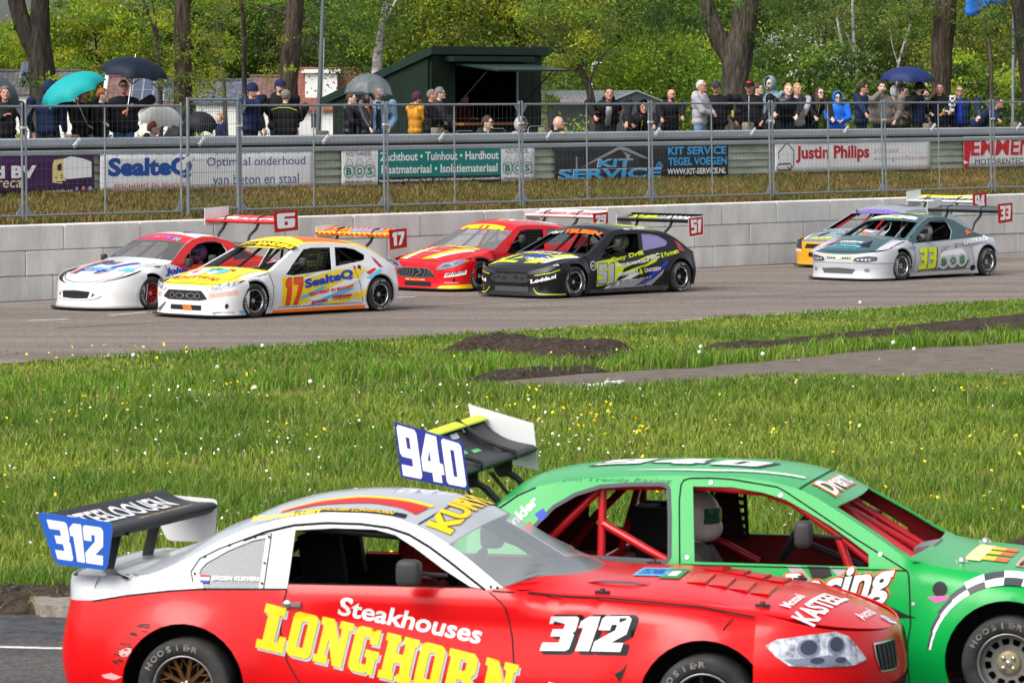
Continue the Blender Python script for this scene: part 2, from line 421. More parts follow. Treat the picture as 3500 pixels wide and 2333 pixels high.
# heaps and strips of dug soil: bumpy sheets of clods
def mound(name,poly,h,seed,step=.09,m=M_SOIL,edge=.5):
    v,f=fill([poly],step);b=np.array(poly)[:,:2];vs=[]
    for p in v:
        d=1e9
        for i in range(len(b)):
            a,c=b[i],b[(i+1) % len(b)];ab=c-a;t=max(0,min(1,np.dot(np.array(p)-a,ab)/(np.dot(ab,ab)+1e-9)));d=min(d,np.linalg.norm(np.array(p)-(a+ab*t)))
        e=min(1,d/edge);e=e*(2-e)
        q=Vector((p[0]*1.6,p[1]*1.6,seed));n1=noise.noise(q)*.5+.5;n2=noise.noise(q*4.1)*.5+.5;n3=noise.noise(q*10)*.5+.5
        vs.append((p[0]+.05*(n2-.5),p[1]+.05*(n3-.5),-.012+e*h*(.25+.40*n1+.42*n2+.45*n3)))
    o=MB().add(vs,f).build(name,m);return tag(o,kind='structure')
HEAP=gpl([(1475,1222),(1530,1196),(1640,1192),(1800,1190),(2000,1205),(2190,1208),(2200,1222),(2120,1242),(1960,1252),(1830,1240),(1700,1220),(1560,1224)])
mound("soil_heap",[(p.x,p.y) for p in HEAP],.24,1.3,step=.07)
STRIP=gpl([(2380,1190),(2600,1180),(2800,1160),(2920,1150),(3020,1140),(3200,1120),(3400,1104),(3750,1080),(3900,1075),(3900,1130),(3600,1138),(3380,1148),(3200,1150),(3060,1158),(2900,1166),(2650,1190),(2450,1200)])
mound("soil_strip",[(p.x,p.y) for p in STRIP],.16,4.7,step=.13)
EDGE2=gpl([(1540,1308),(1660,1280),(1850,1272),(2000,1258),(2100,1268),(1950,1282),(1750,1300),(1600,1312)])
mound("soil_bank",[(p.x,p.y) for p in EDGE2],.13,2.2)
NEARSOIL=[kp(-4,.06)[:2],kp(-1,.06)[:2],kp(.1,.08)[:2],kp(1.2,.1)[:2],kp(3.5,.06)[:2],kp(3.5,.8)[:2],kp(1.6,1.05)[:2],kp(.9,.75)[:2],kp(.0,1.2)[:2],kp(-4,1.1)[:2]]
mound("soil_verge",NEARSOIL,.13,9.1,step=.045,edge=.3)
RS=gpl([(3330,1905),(3400,1872),(3480,1860),(3700,1850),(3700,1930),(3400,1935)])
mound("soil_patch",[(p.x,p.y) for p in RS],.16,6.1,step=.05)
WORN=gpl([(-300,1372),(300,1356),(900,1336),(1300,1312),(1640,1296),(1640,1306),(1300,1326),(900,1350),(300,1374),(-300,1392)])
v,f=fill([wobble(WORN,.25,8,.3)]);tag(MB().add([(p[0],p[1],-.010) for p in v],f).build("worn_strip",mat("thatch_soil",(.045,.033,.018),.95,var=.5,vscale=6,bump=.8,bscale=30,c2=(.15,.115,.055))),kind='structure')
RIDGE=gpl([(2890,1742),(3180,1708),(3330,1686),(3700,1660),(3700,1676),(3330,1700),(3180,1720),(2890,1752)])
v,f=fill([wobble(RIDGE,.12,9,.2)]);tag(MB().add([(p[0],p[1],-.010) for p in v],f).build("mown_ridge",mat("dry_thatch",(.16,.12,.06),.95,var=.5,vscale=9,bump=.8,bscale=40,c2=(.30,.24,.11))),kind='structure')
# broken slab of old paving by the near kerb
sl=gpl([(95,2085),(160,2072),(245,2068),(300,2105),(280,2125),(140,2122)])
slab=MB().prism([(p.x,p.y) for p in sl],.02,.10).build("concrete_slab",mat("old_paving",(.20,.17,.14),.9,var=.3,vscale=12,bump=.6,bscale=30,c2=(.31,.27,.23)))
tag(slab,"broken piece of old concrete paving lying by the near kerb","paving slab")
# white foam scraps on the dirt path
for (px,py,w,rz) in ((2045,1325,.30,.3),(2100,1316,.22,-.2)):
    p=gp(px,py);b=bmesh.new();bmesh.ops.create_grid(b,x_segments=6,y_segments=4,size=.5)
    for vv in b.verts:vv.co=Vector((vv.co.x*w,vv.co.y*.14,.045+.03*noise.noise(vv.co*7+Vector((px,0,0)))))
    me=bpy.data.meshes.new("litter");b.to_mesh(me);b.free()
    o=link("litter",me,None,mat("white_litter",(.75,.75,.74),.6));o.location=p;o.rotation_euler=(0,0,rz)
    sm=o.modifiers.new("thick",'SOLIDIFY');sm.thickness=.02
    tag(o,"longer crumpled white scrap on the left" if w>.25 else "shorter crumpled white scrap on the right","litter","white litter on the dirt path")
    o['label']=("flatter white scrap lying further left on the dirt path" if w>.25 else "higher crumpled white scrap lying at the grass edge of the path")

# ------------------------------------------------------------------ grass
def project(x,y):
    cp,sp=math.cos(PITCH),math.sin(PITCH)
    d=y*cp+CAM_H*sp;up=y*sp-CAM_H*cp
    return CX+F_PX*x/d,CY-F_PX*up/d
def make_grass(name,n,y0,y1,seed,zone):
    rs=np.random.RandomState(seed)
    y=y0+(y1-y0)*rs.rand(n)**1.25
    half=1750/F_PX*y+2.2
    x=(rs.rand(n)*2-1)*half
    if zone=='infield':
        t=(x-A0.x)*N.x+(y-A0.y)*N.y;s=(x-A0.x)*UX+(y-A0.y)*UY
        kb_=(x-KP.x)*KN.x+(y-KP.y)*KN.y
        ok=(t<-tw-.02-.10*vnoise(s,t,1.3,5)) & (kb_>.06+.25*vnoise(x,y,1.2,6))
        for poly,keep in ((PATH,.0),(HEAP,.16),(STRIP,.22),(EDGE2,.3),(NEARSOIL,.22),(RS,.12)):
            m=pip(x,y,poly);ok &= ~m | (rs.rand(n)<keep)
        px,py=project(x,y)
        # worn line across the middle of the infield and a mown ridge at the right
        l1=np.interp(px,[0,300,900,1300,1600],[1378,1368,1345,1320,1305]);bare=(np.abs(py-l1)<10+8*vnoise(x,y,1.1,33)) & (px<1620)
        l2=np.interp(px,[2900,3180,3330,3600],[1745,1712,1690,1672]);bare2=(np.abs(py-l2)<9) & (px>2900)
        ok &= ~(bare | bare2) | (rs.rand(n)<.22)
        x,y,py,px=x[ok],y[ok],py[ok],px[ok]
        n=len(x)
        lush=np.clip((vnoise(x,y,.45,1)*.55+vnoise(x,y,1.5,2)*.45-.5)*1.7+.5,0,1)
        short=np.clip((1380-py)/90,0,1)
        h=(.075+.125*lush)*(1-short)+(.04+.04*lush)*short
        tuft=((np.abs(py-np.interp(px,[0,700,1300],[1345,1330,1290]))<28) & (px<1450)) | pip(x,y,gpl([(1530,1225),(1700,1215),(1950,1245),(2200,1220),(2480,1245),(2480,1262),(2000,1285),(1560,1300),(1300,1290)])) | pip(x,y,gpl([(2450,1225),(2700,1200),(3000,1180),(3500,1145),(3500,1170),(3000,1200),(2500,1260)]))
        h=np.where(tuft,.11+.11*lush,h)
        clump=vnoise(x,y,3.6,44);h=h*(.62+.62*clump);lush=np.clip(lush+.5*(clump-.5),0,1);vis=h*(.50+.70*rs.rand(n))
    else:  # the bank behind the wall
        s=-4+44*rs.rand(n);t=.62+2.85*rs.rand(n);h=.05+.07*vnoise(s,t,1.0,3);vis=h*(.5+rs.rand(n))
        x=A0.x+UX*s+N.x*t;y=A0.y+UY*s+N.y*t
        lush=vnoise(s,t,.9,11)*.55+vnoise(s,t,3,12)*.45;tuft=np.zeros(n,bool);short=np.zeros(n)
    z0=np.zeros(n) if zone=='infield' else 1.17+(1.56-1.17)*np.clip((t-.6)/2.85,0,1)
    ang=rs.rand(n)*2*math.pi;lean=(.25+.75*rs.rand(n))*vis*.75;la=rs.rand(n)*2*math.pi
    w=(.0028+.0030*rs.rand(n))*np.clip(y/28,1,2.4)
    if zone=='bank':w=w*.9
    cx,sx=np.cos(ang)*w,np.sin(ang)*w;lx,ly=np.cos(la)*lean,np.sin(la)*lean
    V=np.empty((n,5,3),np.float32)
    V[:,0]=np.stack([x-cx,y-sx,z0-.01],1);V[:,1]=np.stack([x+cx,y+sx,z0-.01],1)
    V[:,2]=np.stack([x-cx*.8+lx*.35,y-sx*.8+ly*.35,z0+vis*.6],1);V[:,3]=np.stack([x+cx*.8+lx*.35,y+sx*.8+ly*.35,z0+vis*.6],1)
    V[:,4]=np.stack([x+lx,y+ly,z0+vis*.95],1)
    L=(np.arange(n)[:,None]*5+np.array([0,1,3,0,3,2,2,3,4])[None]).ravel()
    r1=rs.rand(n,1);mixv=np.clip(lush*1.4-.2+.6*(r1[:,0]-.5),0,1)[:,None]
    if zone=='infield':
        c=np.array([.275,.350,.044])*(1-mixv)+np.array([.115,.225,.020])*mixv
        c=np.where((tuft & (rs.rand(n)<.8))[:,None],np.array([.15,.30,.020]),c)
        straw=rs.rand(n)<np.where(short>.3,.16,.10);c[straw]=np.array([.36,.31,.12])*(.6+.6*rs.rand(straw.sum(),1))
        dark=rs.rand(n)<.20;c[dark]=np.array([.07,.135,.014])
    else:
        c=np.array([.31,.195,.068])*(1-mixv)+np.array([.15,.165,.03])*mixv
        g_=rs.rand(n)<.10;c[g_]=np.array([.09,.13,.02]);d_=rs.rand(n)<.2;c[d_]=np.array([.085,.055,.025])
    c=c*(.75+.5*rs.rand(n,1))
    tint=np.repeat(c[:,None,:],5,1).reshape(-1,3)
    o=fast_mesh(name,V.reshape(-1,3),3,L,leaf_mat("grass_blades",.4),tint=tint)
    return tag(o,kind='stuff'),x,y,py if zone=='infield' else None
NG=430000
g1,gx,gy,gpy=make_grass("grass",NG,23.5,66,1,'infield')
tag(g1,"long green meadow grass of the infield")
g2,*_=make_grass("bank_grass",90000,60,100,2,'bank')
tag(g2,"dry brown grass on the bank behind the race wall")
# meadow flowers: nobody could count them
def flowers(name,n,c,seed,size,pyr,clump):
    rs=np.random.RandomState(seed);m=(gpy>pyr[0]) & (gpy<pyr[1]);X,Y=gx[m],gy[m]
    wgt=np.clip(vnoise(X,Y,clump,seed)-.42,0,1)**2+.008;idx=rs.choice(len(X),n,p=wgt/wgt.sum());px_,py_=X[idx]+.05*rs.randn(n),Y[idx]+.05*rs.randn(n)
    h=.14+.14*rs.rand(n);r=size*(.7+.6*rs.rand(n))*np.clip(py_/30,1,1.3)
    V=np.empty((n,6,3),np.float32);a0=rs.rand(n)*6.28;tilt=rs.randn(n,2)*.5
    for k in range(5):
        a=a0+k*2*math.pi/5;dx,dy=np.cos(a)*r,np.sin(a)*r
        V[:,k]=np.stack([px_+dx,py_+dy,h+dx*tilt[:,0]+dy*tilt[:,1]+.35*r],1)
    V[:,5]=np.stack([px_,py_,h-.3*r],1)
    L=(np.arange(n)[:,None]*6+np.array([0,1,5,1,2,5,2,3,5,3,4,5,4,0,5])[None]).ravel()
    o=fast_mesh(name,V.reshape(-1,3),3,L,mat(name,c,.6));return tag(o,kind='stuff')
tag(flowers("yellow_flowers",700,(.85,.58,.008),21,.0105,(1240,2100),.8),"small yellow buttercups scattered through the infield grass")
tag(flowers("white_flowers",800,(.80,.78,.80),22,.0088,(1380,2100),.7),"small white flowers scattered through the infield grass")
# dandelion clocks standing in the short grass
M_CLOCK=mat("dandelion_down",(.72,.72,.70),.9);M_STALK=mat("dandelion_stalk",(.20,.17,.06),.7)
dl=((897,1181,'leftmost pale dandelion clock, on the race track edge of the grass'),(872,1324,'large dandelion clock below the worn line, left of two'),(1061,1304,'large dandelion clock at the worn line, in front of the white and yellow car'),
      (743,1255,'small pair-like dandelion clock in the mown strip'),(456,1213,'small white dandelion clock near the painted edge line'),(2390,1203,'lower dandelion clock of two beside the soil heap'),(2395,1185,'upper dandelion clock of two beside the soil heap'),
      (3053,1170,'dandelion clock in front of the dark soil strip, left of two'),(3124,1192,'dandelion clock by the dirt path, right of two'),(2607,1209,'low dandelion clock left of the dark soil strip'),(2940,1033,'tall dandelion clock against the grey race track'))
for px,py,lb in dl:
    g=gp(px,py+42);e=empty("dandelion",g,0,lb,"dandelion","dandelion clocks in the infield grass");hh=CAM_H-(py-HZ)*g.y/F_PX
    MB().ell((0,0,hh),(.025,.025,.025),n=10,m=7).build("seed_head",M_CLOCK,e)
    MB().tube([(0,0,0),(.01,0,hh*.5),(0,0,hh-.02)],.004,5).build("stem",M_STALK,e)
# ================================================================== RACE WALL, BANK, FENCE, STAND WALL
HW=1.2;BL=1.62;BH=0.4
bank=MB();prof=[(.58,1.16),(1.4,1.26),(2.5,1.44),(3.5,1.56)]
ss=[-60]+[i*2 for i in range(-10,40)]+[160]
vs=[wp(s,t,z+(.03*noise.noise(Vector((s,t*3,0))) if 0<i<3 else 0)) for s in ss for i,(t,z) in enumerate(prof)]
k=len(prof);bank.add(vs,[(i*k+j,(i+1)*k+j,(i+1)*k+j+1,i*k+j+1) for i in range(len(ss)-1) for j in range(k-1)],smooth=True)
tag(bank.build("bank",mat("bank_earth",(.15,.11,.045),.95,var=.4,vscale=5,bump=.7,bscale=30,c2=(.27,.185,.075))),kind='structure')
GZ=1.8
ter=MB().add([wp(s,t,z) for t,z in ((3.72,GZ),(15,GZ),(24,.1),(700,.0)) for s in (-120-t*.6,220+t*.8)],[(0,1,3,2),(2,3,5,4),(4,5,7,6)]).build("terrace",mat("trodden_ground",(.10,.085,.055),.95,var=.4,vscale=2,bump=.5,bscale=30,c2=(.09,.11,.03)))
tag(ter,kind='structure')
wall=empty("concrete_wall",wp(0,0,0),math.atan2(UY,UX),"low grey wall of stacked concrete blocks along the race track","wall")
mats_b=[mat("block_concrete_%s" % a,c,.85,var=.14,vscale=1.6,bump=.3,bscale=18,c2=c2,stretch=(1,1,.4)) for a,c,c2 in (("pale",(.56,.55,.52),(.70,.69,.66)),("grey",(.50,.49,.465),(.66,.645,.62)),("warm",(.57,.55,.52),(.72,.70,.665)))]
for row in range(3):
    off=1.10+(BL*.5 if row==1 else .12*row)
    for i in range(-9,23):
        s0=off+(i-1)*BL+(.25 if row==1 else 0)
        b=bmesh.new();bmesh.ops.create_cube(b,size=1)
        dy=rnd.uniform(-.008,.008)
        for v in b.verts:v.co=Vector(((v.co.x+.5)*(BL-.012)+s0,(v.co.y+.5)*.6+dy,(v.co.z+.5)*(BH-.008)+row*BH))
        bmesh.ops.bevel(b,geom=b.edges[:],offset=.012,segments=2,affect='EDGES')
        me=bpy.data.meshes.new("concrete_block");b.to_mesh(me);b.free();link("concrete_block",me,wall,rnd.choice(mats_b))

M_GALV=mat("galvanised_steel",(.20,.225,.25),.5,metal=.35,var=.15,vscale=9)
M_WIRE=mat("fence_wire",(.10,.11,.12),.5,metal=.3)
M_CLAMP=mat("fence_clamp",(.55,.52,.40),.6)
ZB,ZT=1.19,3.10
FT=.8
panels=[(-2.35,1.14),(1.22,4.57),(5.93,9.35),(9.44,12.82),(12.91,16.38),(16.47,19.92),(20.02,23.44),(23.55,27.06),(27.18,30.65),(30.75,34.2)]
fl=["in front of the purple banner at the left edge","between the purple banner and the gate","right of the gate, before the white banner's last words","in front of the first half of the teal banner","before the teal banner's end and the black banner's start","in front of the black banner's right end","in front of the red lettered white banner's first half","between the two white and red banners","in front of the red lettered banner at the right edge","last at the far right"]
def lean(s):return max(0,(s-6))*.0022  # the right hand panels lean a little
for (a,b),w_ in zip(panels,fl):
    e=empty("fence_panel",wp(a,FT,0),math.atan2(UY,UX),"grey wire mesh fence panel "+w_,"fence panel","mesh fence panels above the race wall")
    w=b-a;mid=w*.5
    ln=lean((a+b)/2)
    def P(x,z):return Vector((x-ln*(z-ZB)*1.0,0,z))
    def PT(name,pts,r):MB().tube([P(*p) for p in pts],r*.88,8).build(name,M_GALV,e)
    PT("post",[(0,1.17),(0,ZT+.04)],.022);PT("post",[(w,1.17),(w,ZT+.04)],.022)
    PT("top_rail",[(.02,ZT-.02),(w-.02,ZT-.02)],.021);PT("bottom_rail",[(.02,ZB+.13),(w-.02,ZB+.13)],.021)
    PT("middle_bar",[(mid,ZB+.13),(mid,ZT-.02)],.016)
    for x,sx in ((.02,1),(w-.02,-1)):
        for z,sz in ((ZB+.13,1),(ZT-.02,-1)):
            g=MB();g.add([P(x,z)+Vector((0,-.006,0)),P(x+sx*.13,z)+Vector((0,-.006,0)),P(x,z+sz*.17)+Vector((0,-.006,0)),P(x,z)+Vector((0,.006,0)),P(x+sx*.13,z)+Vector((0,.006,0)),P(x,z+sz*.17)+Vector((0,.006,0))],
                  [(0,1,2),(3,5,4),(0,3,4,1),(1,4,5,2),(2,5,3,0)]);g.build("corner_gusset",M_GALV,e)
    m=MB();nx=int(w/.108)
    for i in range(1,nx):x=w*i/nx;m.tube([P(x,ZB+.13),P(x,ZT-.02)],.0017,3,caps=False)
    for j in range(1,7):z=ZB+.13+(ZT-ZB-.15)*j/7;m.tube([P(0,z),P(w,z)],.0019,3,caps=False)
    m.build("wire_mesh",M_WIRE,e)
    k=MB();k.box((-.045-ln*1.5,-.01,ZT-.36),(.12,.05,.035));k.build("clamp",M_CLAMP,e)
gate=empty("gate",wp(4.72,FT,0),math.atan2(UY,UX),"narrow taller gate with dense upright bars in the mesh fence","gate")
w=5.86-4.72
for x in (0,w):MB().tube([(x,0,1.17),(x,0,ZT+.12)],.028,8).build("post",M_GALV,gate)
for z in (ZB+.16,ZT+.08):MB().tube([(0,0,z),(w,0,z)],.022,8).build("rail",M_GALV,gate)
m=MB()
for i in range(1,22):m.tube([(w*i/22,0,ZB+.16),(w*i/22,0,ZT+.08)],.0032,3,caps=False)
for j in range(1,9):z=ZB+.16+(ZT-ZB-.08)*j/9;m.tube([(0,0,z),(w,0,z)],.0034,3,caps=False)
m.build("bar_mesh",M_WIRE,gate)
h=MB();h.tube([(w,0,ZT+.16),(w+.16,0,ZT+.16),(w+.16,0,ZT-.08),(w+.05,0,ZT-.08)],.018,6);h.build("gate_hook",M_GALV,gate)
h=MB();h.box((-.03,-.03,2.18),(.24,.02,.07),Matrix.Translation((-.03,0,2.18)) @ Matrix.Rotation(-.4,4,'Y') @ Matrix.Translation((.03,0,-2.18)));h.build("latch_plate",mat("latch_white",(.55,.57,.58),.5),gate)

# the stand wall: lapped pale green boards with a grey crash rail on top
BT=3.5
sw=empty("board_wall",wp(0,BT,0),math.atan2(UY,UX),"weathered pale green wall of lapped boards behind the banners","wall")
M_BOARD=mat("flaking_green_paint",(.27,.30,.235),.75,var=.22,vscale=2.2,bump=.3,bscale=14,c2=(.40,.43,.345),stretch=(.5,1,3))
M_BOARDD=mat("board_gap_dark",(.06,.06,.05),.9)  # dark tone for the backing and for the rail gap's painted shade
nt=M_BOARD.node_tree;bs=nt.nodes["Principled BSDF"];src=bs.inputs['Base Color'].links[0].from_socket
tcn=next(n for n in nt.nodes if n.type=='TEX_COORD');nz=nt.nodes.new("ShaderNodeTexNoise");nz.inputs['Scale'].default_value=3.2;nz.inputs['Detail'].default_value=8;nz.inputs['Roughness'].default_value=.7
mpn=nt.nodes.new("ShaderNodeMapping");mpn.inputs['Scale'].default_value=(.7,1,2.4);nt.links.new(tcn.outputs['Object'],mpn.inputs[0]);nt.links.new(mpn.outputs[0],nz.inputs['Vector'])
rp=nt.nodes.new("ShaderNodeValToRGB");rp.color_ramp.elements[0].position=.60;rp.color_ramp.elements[1].position=.66;rp.color_ramp.elements[0].color=(0,0,0,1)
nt.links.new(nz.outputs['Fac'],rp.inputs[0]);mxn=nt.nodes.new("ShaderNodeMix");mxn.data_type='RGBA';mxn.inputs[7].default_value=(.16,.17,.17,1)
nt.links.new(rp.outputs[0],mxn.inputs[0]);nt.links.new(src,mxn.inputs[6]);nt.links.new(mxn.outputs[2],bs.inputs['Base Color'])
for j in range(6):
    z0=1.50+j*.142
    for i in range(-2,14):
        s0=i*3.4+(1.7 if j % 2 else 0)
        m=MB();o=rnd.uniform(-.004,.004)
        m.frame_box((s0,-.012+o,z0),(3.395,0,0),(0,.04,0),(0,.035,.150));m.build("board",M_BOARD,sw)
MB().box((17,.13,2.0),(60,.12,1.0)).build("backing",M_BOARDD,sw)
for i in range(-5,30):
    pass
rail=empty("crash_rail",wp(0,BT,0),math.atan2(UY,UX),"pale grey steel crash rail running along the top of the board wall","rail")
M_RAIL=mat("grey_rail_paint",(.285,.315,.345),.6,var=.12,vscale=3,bump=.1,bscale=10,stretch=(.3,1,1))
def ext(prof,s0,s1,name,m,parent):
    b=MB();n=len(prof);vs=[Vector((s,t,z)) for s in (s0,s1) for t,z in prof]
    b.add(vs,[(i,(i+1) % n,n+(i+1) % n,n+i) for i in range(n)]+[tuple(range(n)),tuple(range(n,2*n))]);return b.build(name,m,parent)
for i in range(-3,12):
    s0,s1=i*4.2,i*4.2+4.192;d=.0005*i
    ext([(-.06,2.36),(-.075,2.40),(-.070,2.500),(-.055,2.515),(.10,2.52),(.10,2.36)],s0,s1,"rail_beam",M_RAIL,rail)
    ext([(-.055,2.225+d),(-.07,2.24+d),(-.07,2.295+d),(-.05,2.315+d),(.02,2.315+d),(.02,2.225+d)],s0,s1,"lower_beam",M_RAIL,rail)
MB().box((17,.03,2.34),(60,.06,.06)).build("shadow_gap",M_BOARDD,rail)  # dark strip, the shade between the two beams put in as colour
# square timber posts standing behind the rail
M_POST=mat("lichened_timber",(.19,.17,.115),.9,var=.4,vscale=14,bump=.5,bscale=30,c2=(.30,.28,.20))
for px,py,lb in ((248,460,"behind the rail, under the teal umbrella"),(1102,447,"beside the foot of the leaning lamp post"),(1494,437,"in front of the curly grey haired person"),(1860,436,"left of the bald person leaning low"),(2556,418,"in front of the person in the red and black cap"),(3173,422,"below the checked shirt"),(3472,418,"at the right edge behind the rail")):
    s,z=wpx(px,py,3.85);m=MB()
    b=bmesh.new();bmesh.ops.create_cube(b,size=1)
    for v in b.verts:v.co=Vector((v.co.x*.19,v.co.y*.17,(v.co.z+.5)*(z-GZ)))
    bmesh.ops.bevel(b,geom=b.edges[:],offset=.012,segments=2,affect='EDGES');me=bpy.data.meshes.new("timber_post");b.to_mesh(me);b.free()
    o=link("timber_post",me,None,M_POST);o.location=wp(s,3.85,GZ);o.rotation_euler=(0,0,math.atan2(UY,UX));tag(o,"short lichened square timber post "+lb,"post","timber posts behind the rail")
# paper tags tied to the rail
M_TAG=mat("white_plastic_tag",(.68,.69,.70),.5);M_TAGI=mat("tag_print",(.08,.08,.09),.6)
for px,py,lb in ((263,488,"below the short post under the teal umbrella"),(690,483,"on the rail behind the gate"),(1113,476,"below the foot of the lamp post"),(1510,468,"below the post by the curly haired person"),(1877,462,"below the bald person leaning low"),(2247,452,"beside the crouching black hood"),(2574,451,"below the person in the red and black cap"),(2892,444,"below the child in the blue hood"),(3190,436,"below the person in the checked shirt"),(3482,433,"at the right end")):
    s,z=wpx(px,py,3.38);e=empty("rail_tag",wp(s,3.38,z),math.atan2(UY,UX),"white plastic tag on the rail "+lb,"tag","white tags hung along the rail")
    M=Matrix.Rotation(-R(42),4,'Y')
    b=MB();b.box((0,0,0),(.21,.012,.062),M);b.box((0,-.008,.0),(.16,.006,.03),M);b.build("tag_body",M_TAG,e)
    b=MB();b.box((-.075,-.010,0),(.03,.006,.02),M);b.box((.02,-.0125,0),(.07,.004,.006),M);b.build("tag_marking",M_TAGI,e)

# ------------------------------------------------------------------ banners on the boards
def banner(label,s0,s1,z0,z1,base,draw,mats,extra=None):
    e=empty("banner",wp(s0,BT-.055,z0),math.atan2(UY,UX),label,"banner");w,h=s1-s0,z1-z0
    nx=max(4,int(w/.12));ny=6;vs=[];sd_=s0*3.1
    def D(x,y):return Vector((x,-.010*noise.noise(Vector((x*1.3+sd_,y*2.2,0)))-.004*noise.noise(Vector((x*5+sd_,y*5,1))),y))
    for j in range(ny+1):
        for i in range(nx+1):vs.append(D(w*i/nx,h*j/ny))
    b=MB();b.add(vs,[(j*(nx+1)+i,j*(nx+1)+i+1,(j+1)*(nx+1)+i+1,(j+1)*(nx+1)+i) for j in range(ny) for i in range(nx)],smooth=True)
    o=b.build("canvas",base,e);sm=o.modifiers.new("thick",'SOLIDIFY');sm.thickness=.004;sm.offset=0
    ey=Flat()
    for i in range(int(w/.33)+1):
        for y in (.025,h-.025):ey.disc(.03+(w-.06)*i/max(1,int(w/.33)),y,.011,0,8)
    ey.build("eyelets",mat("eyelet_steel",(.10,.10,.11),.4,metal=.5),lambda x,y:D(x,y)+Vector((0,-.006,0)),e)
    parts=draw(w,h)
    for nm,fl_,ms,off in parts:fl_.build(nm,ms,lambda x,y:D(x,y)+Vector((0,-.005-off,0)),e,step=.25)
    return e
def ink(name,c,r=.55):return mat("print_"+name,c,r)
W_=ink("white",(.78,.78,.78));BLK=ink("black",(.02,.02,.022))
M_BWHITE=mat("banner_white",(.72,.72,.73),.5,var=.05,vscale=2);M_BPURP=mat("banner_purple",(.052,.014,.075),.5,var=.1,vscale=3)
M_BTEAL=ink("teal",(.005,.20,.18));M_BBLACK=mat("banner_black",(.018,.018,.02),.42,var=.3,vscale=1.5,c2=(.04,.04,.045))
def d_purple(w,h):
    f=Flat();f.text("Actifood BV",w-3.60,h*.44,2.31,h*.34,0,bold=.05);f.text("www.actifood.nl",w-1.06,h*.05,.57,h*.07,0,bold=.02)
    g=Flat();g.text("Horeca",w-2.55,h*.20,.93,h*.28,0,shear=.15)
    t=Flat();x=0
    t.poly([(x,.20),(x,.50),(x+.05,.58),(x+.34,.60),(x+.42,.52),(x+.42,.17)],0)  # cab
    t.poly([(x+.06,.40),(x+.05,.51),(x+.30,.52),(x+.30,.40)],1)  # windscreen
    t.poly([(x+.36,.36),(x+.36,.60),(x+.62,.64),(x+1.02,.60),(x+1.30,.54),(x+1.30,.28),(x+.44,.25)],2)  # trailer
    t.rect(x+.02,.27,x+.34,.29,1);t.rect(x+.02,.31,x+.34,.33,1);t.rect(x+.03,.20,x+.36,.215,1)
    for q in (.37,.60,.70,.95,1.06):t.disc(x+q,.175,.055,1,14)
    s_=Flat();s_.disc(w-.40,.08,.042,0);s_.disc(w-.25,.085,.042,1);s_.disc(w-.10,.08,.042,2)
    s2=Flat();s2.text("f",w-.412,.058,.024,.05,0,bold=.03);s2.disc(w-.25,.085,.022,0,12,r_in=.013)
    t.v=[(w-.93+p[0]*.67,p[1]) for p in t.v];return [("lettering",f,W_,.0),("script_lettering",g,ink("cream",(.80,.70,.42)),.0),("truck_picture",t,[ink("truck_cream",(.74,.60,.28)),BLK,W_],.0),("social_badges",s_,[ink("badge_blue",(.12,.16,.55)),ink("badge_pink",(.62,.12,.30)),ink("badge_pale",(.38,.50,.72))],.002),("badge_symbols",s2,W_,.004)]
banner("dark purple banner with a cream truck and white lettering, leftmost",-.6,4.94,1.57,2.21,M_BPURP,d_purple,None)
def d_seal(w,h):
    f=Flat();f.text("SealteQ",.18,h*.32,1.94,h*.58,0,bold=.05)
    f.text("\u00ae",2.12,h*.80,.07,h*.10,0)
    g=Flat();g.text("BESCHERMT EN BEHOUDT",.32,h*.07,1.78,h*.135,0)
    t=Flat();t.text("Optimaal onderhoud",2.48,h*.56,2.40,h*.31,0);t.text("van beton en staal",2.62,h*.12,2.10,h*.28,0)
    return [("brand_lettering",f,ink("royal_blue",(.012,.075,.32)),0),("red_lettering",g,ink("banner_red",(.50,.03,.035)),0),("slogan_lettering",t,ink("slate_blue",(.06,.10,.26)),0)]
banner("long white banner with blue and thin dark lettering behind the gate",5.08,10.17,1.585,2.235,M_BWHITE,d_seal,None)
def bos_logo(f,x0,w,h):
    f.text("HOUTHANDEL",x0+w*.13,h*.82,w*.70,h*.115,1)
    for i,ch in enumerate("BOS"):
        cx=x0+w*(.20+.29*i);f.disc(cx,h*.40,w*.155,0,22,ry=h*.185,r_in=w*.14);f.disc(cx,h*.40,w*.125,0,22,ry=h*.15,r_in=w*.115)
        f.text(ch,cx-w*.075,h*.30,w*.15,h*.20,0,bold=.04)
        f.stroke([(cx-w*.15,h*.46),(cx-w*.09,h*.62),(cx-w*.02,h*.74),(cx+w*.05,h*.72),(cx+w*.10,h*.60),(cx+w*.15,h*.44)],.008,1)
    f.text("BV",x0+w*.88,h*.24,w*.09,h*.06,1);f.text("Bouwen doe je met Bos",x0+w*.09,h*.06,w*.75,h*.09,1,shear=.3)
GRN=ink("logo_green",(.01,.17,.14))
def d_bos(w,h):
    wl_=.93;wr=.94;f=Flat();bos_logo(f,0,wl_,h);bos_logo(f,w-wr,wr,h)
    p=Flat();p.rect(wl_,h*.22,w-wr,h*.995,0);p.rect(wl_,.004,w-wr,h*.22,1)
    t=Flat();t.text("Zachthout \u2022 Tuinhout \u2022 Hardhout",wl_+.05,h*.66,3.17,h*.24,0,bold=.022);t.text("Plaatmateriaal \u2022 Isolatiemateriaal",wl_+.09,h*.31,3.10,h*.24,0,bold=.022)
    t.text("Kapitein Grantstraat 30A \u2022 Emmen \u2022 Tel. 0591 - 361 516 \u2022 info@houthandelbos.nl \u2022 www.houthandelbos.nl",wl_+.03,h*.075,3.22,h*.09,0,bold=.03)
    return [("timber_logos",f,[GRN,BLK],0),("colour_fields",p,[M_BTEAL,BLK],0),("lettering",t,W_,.003)]
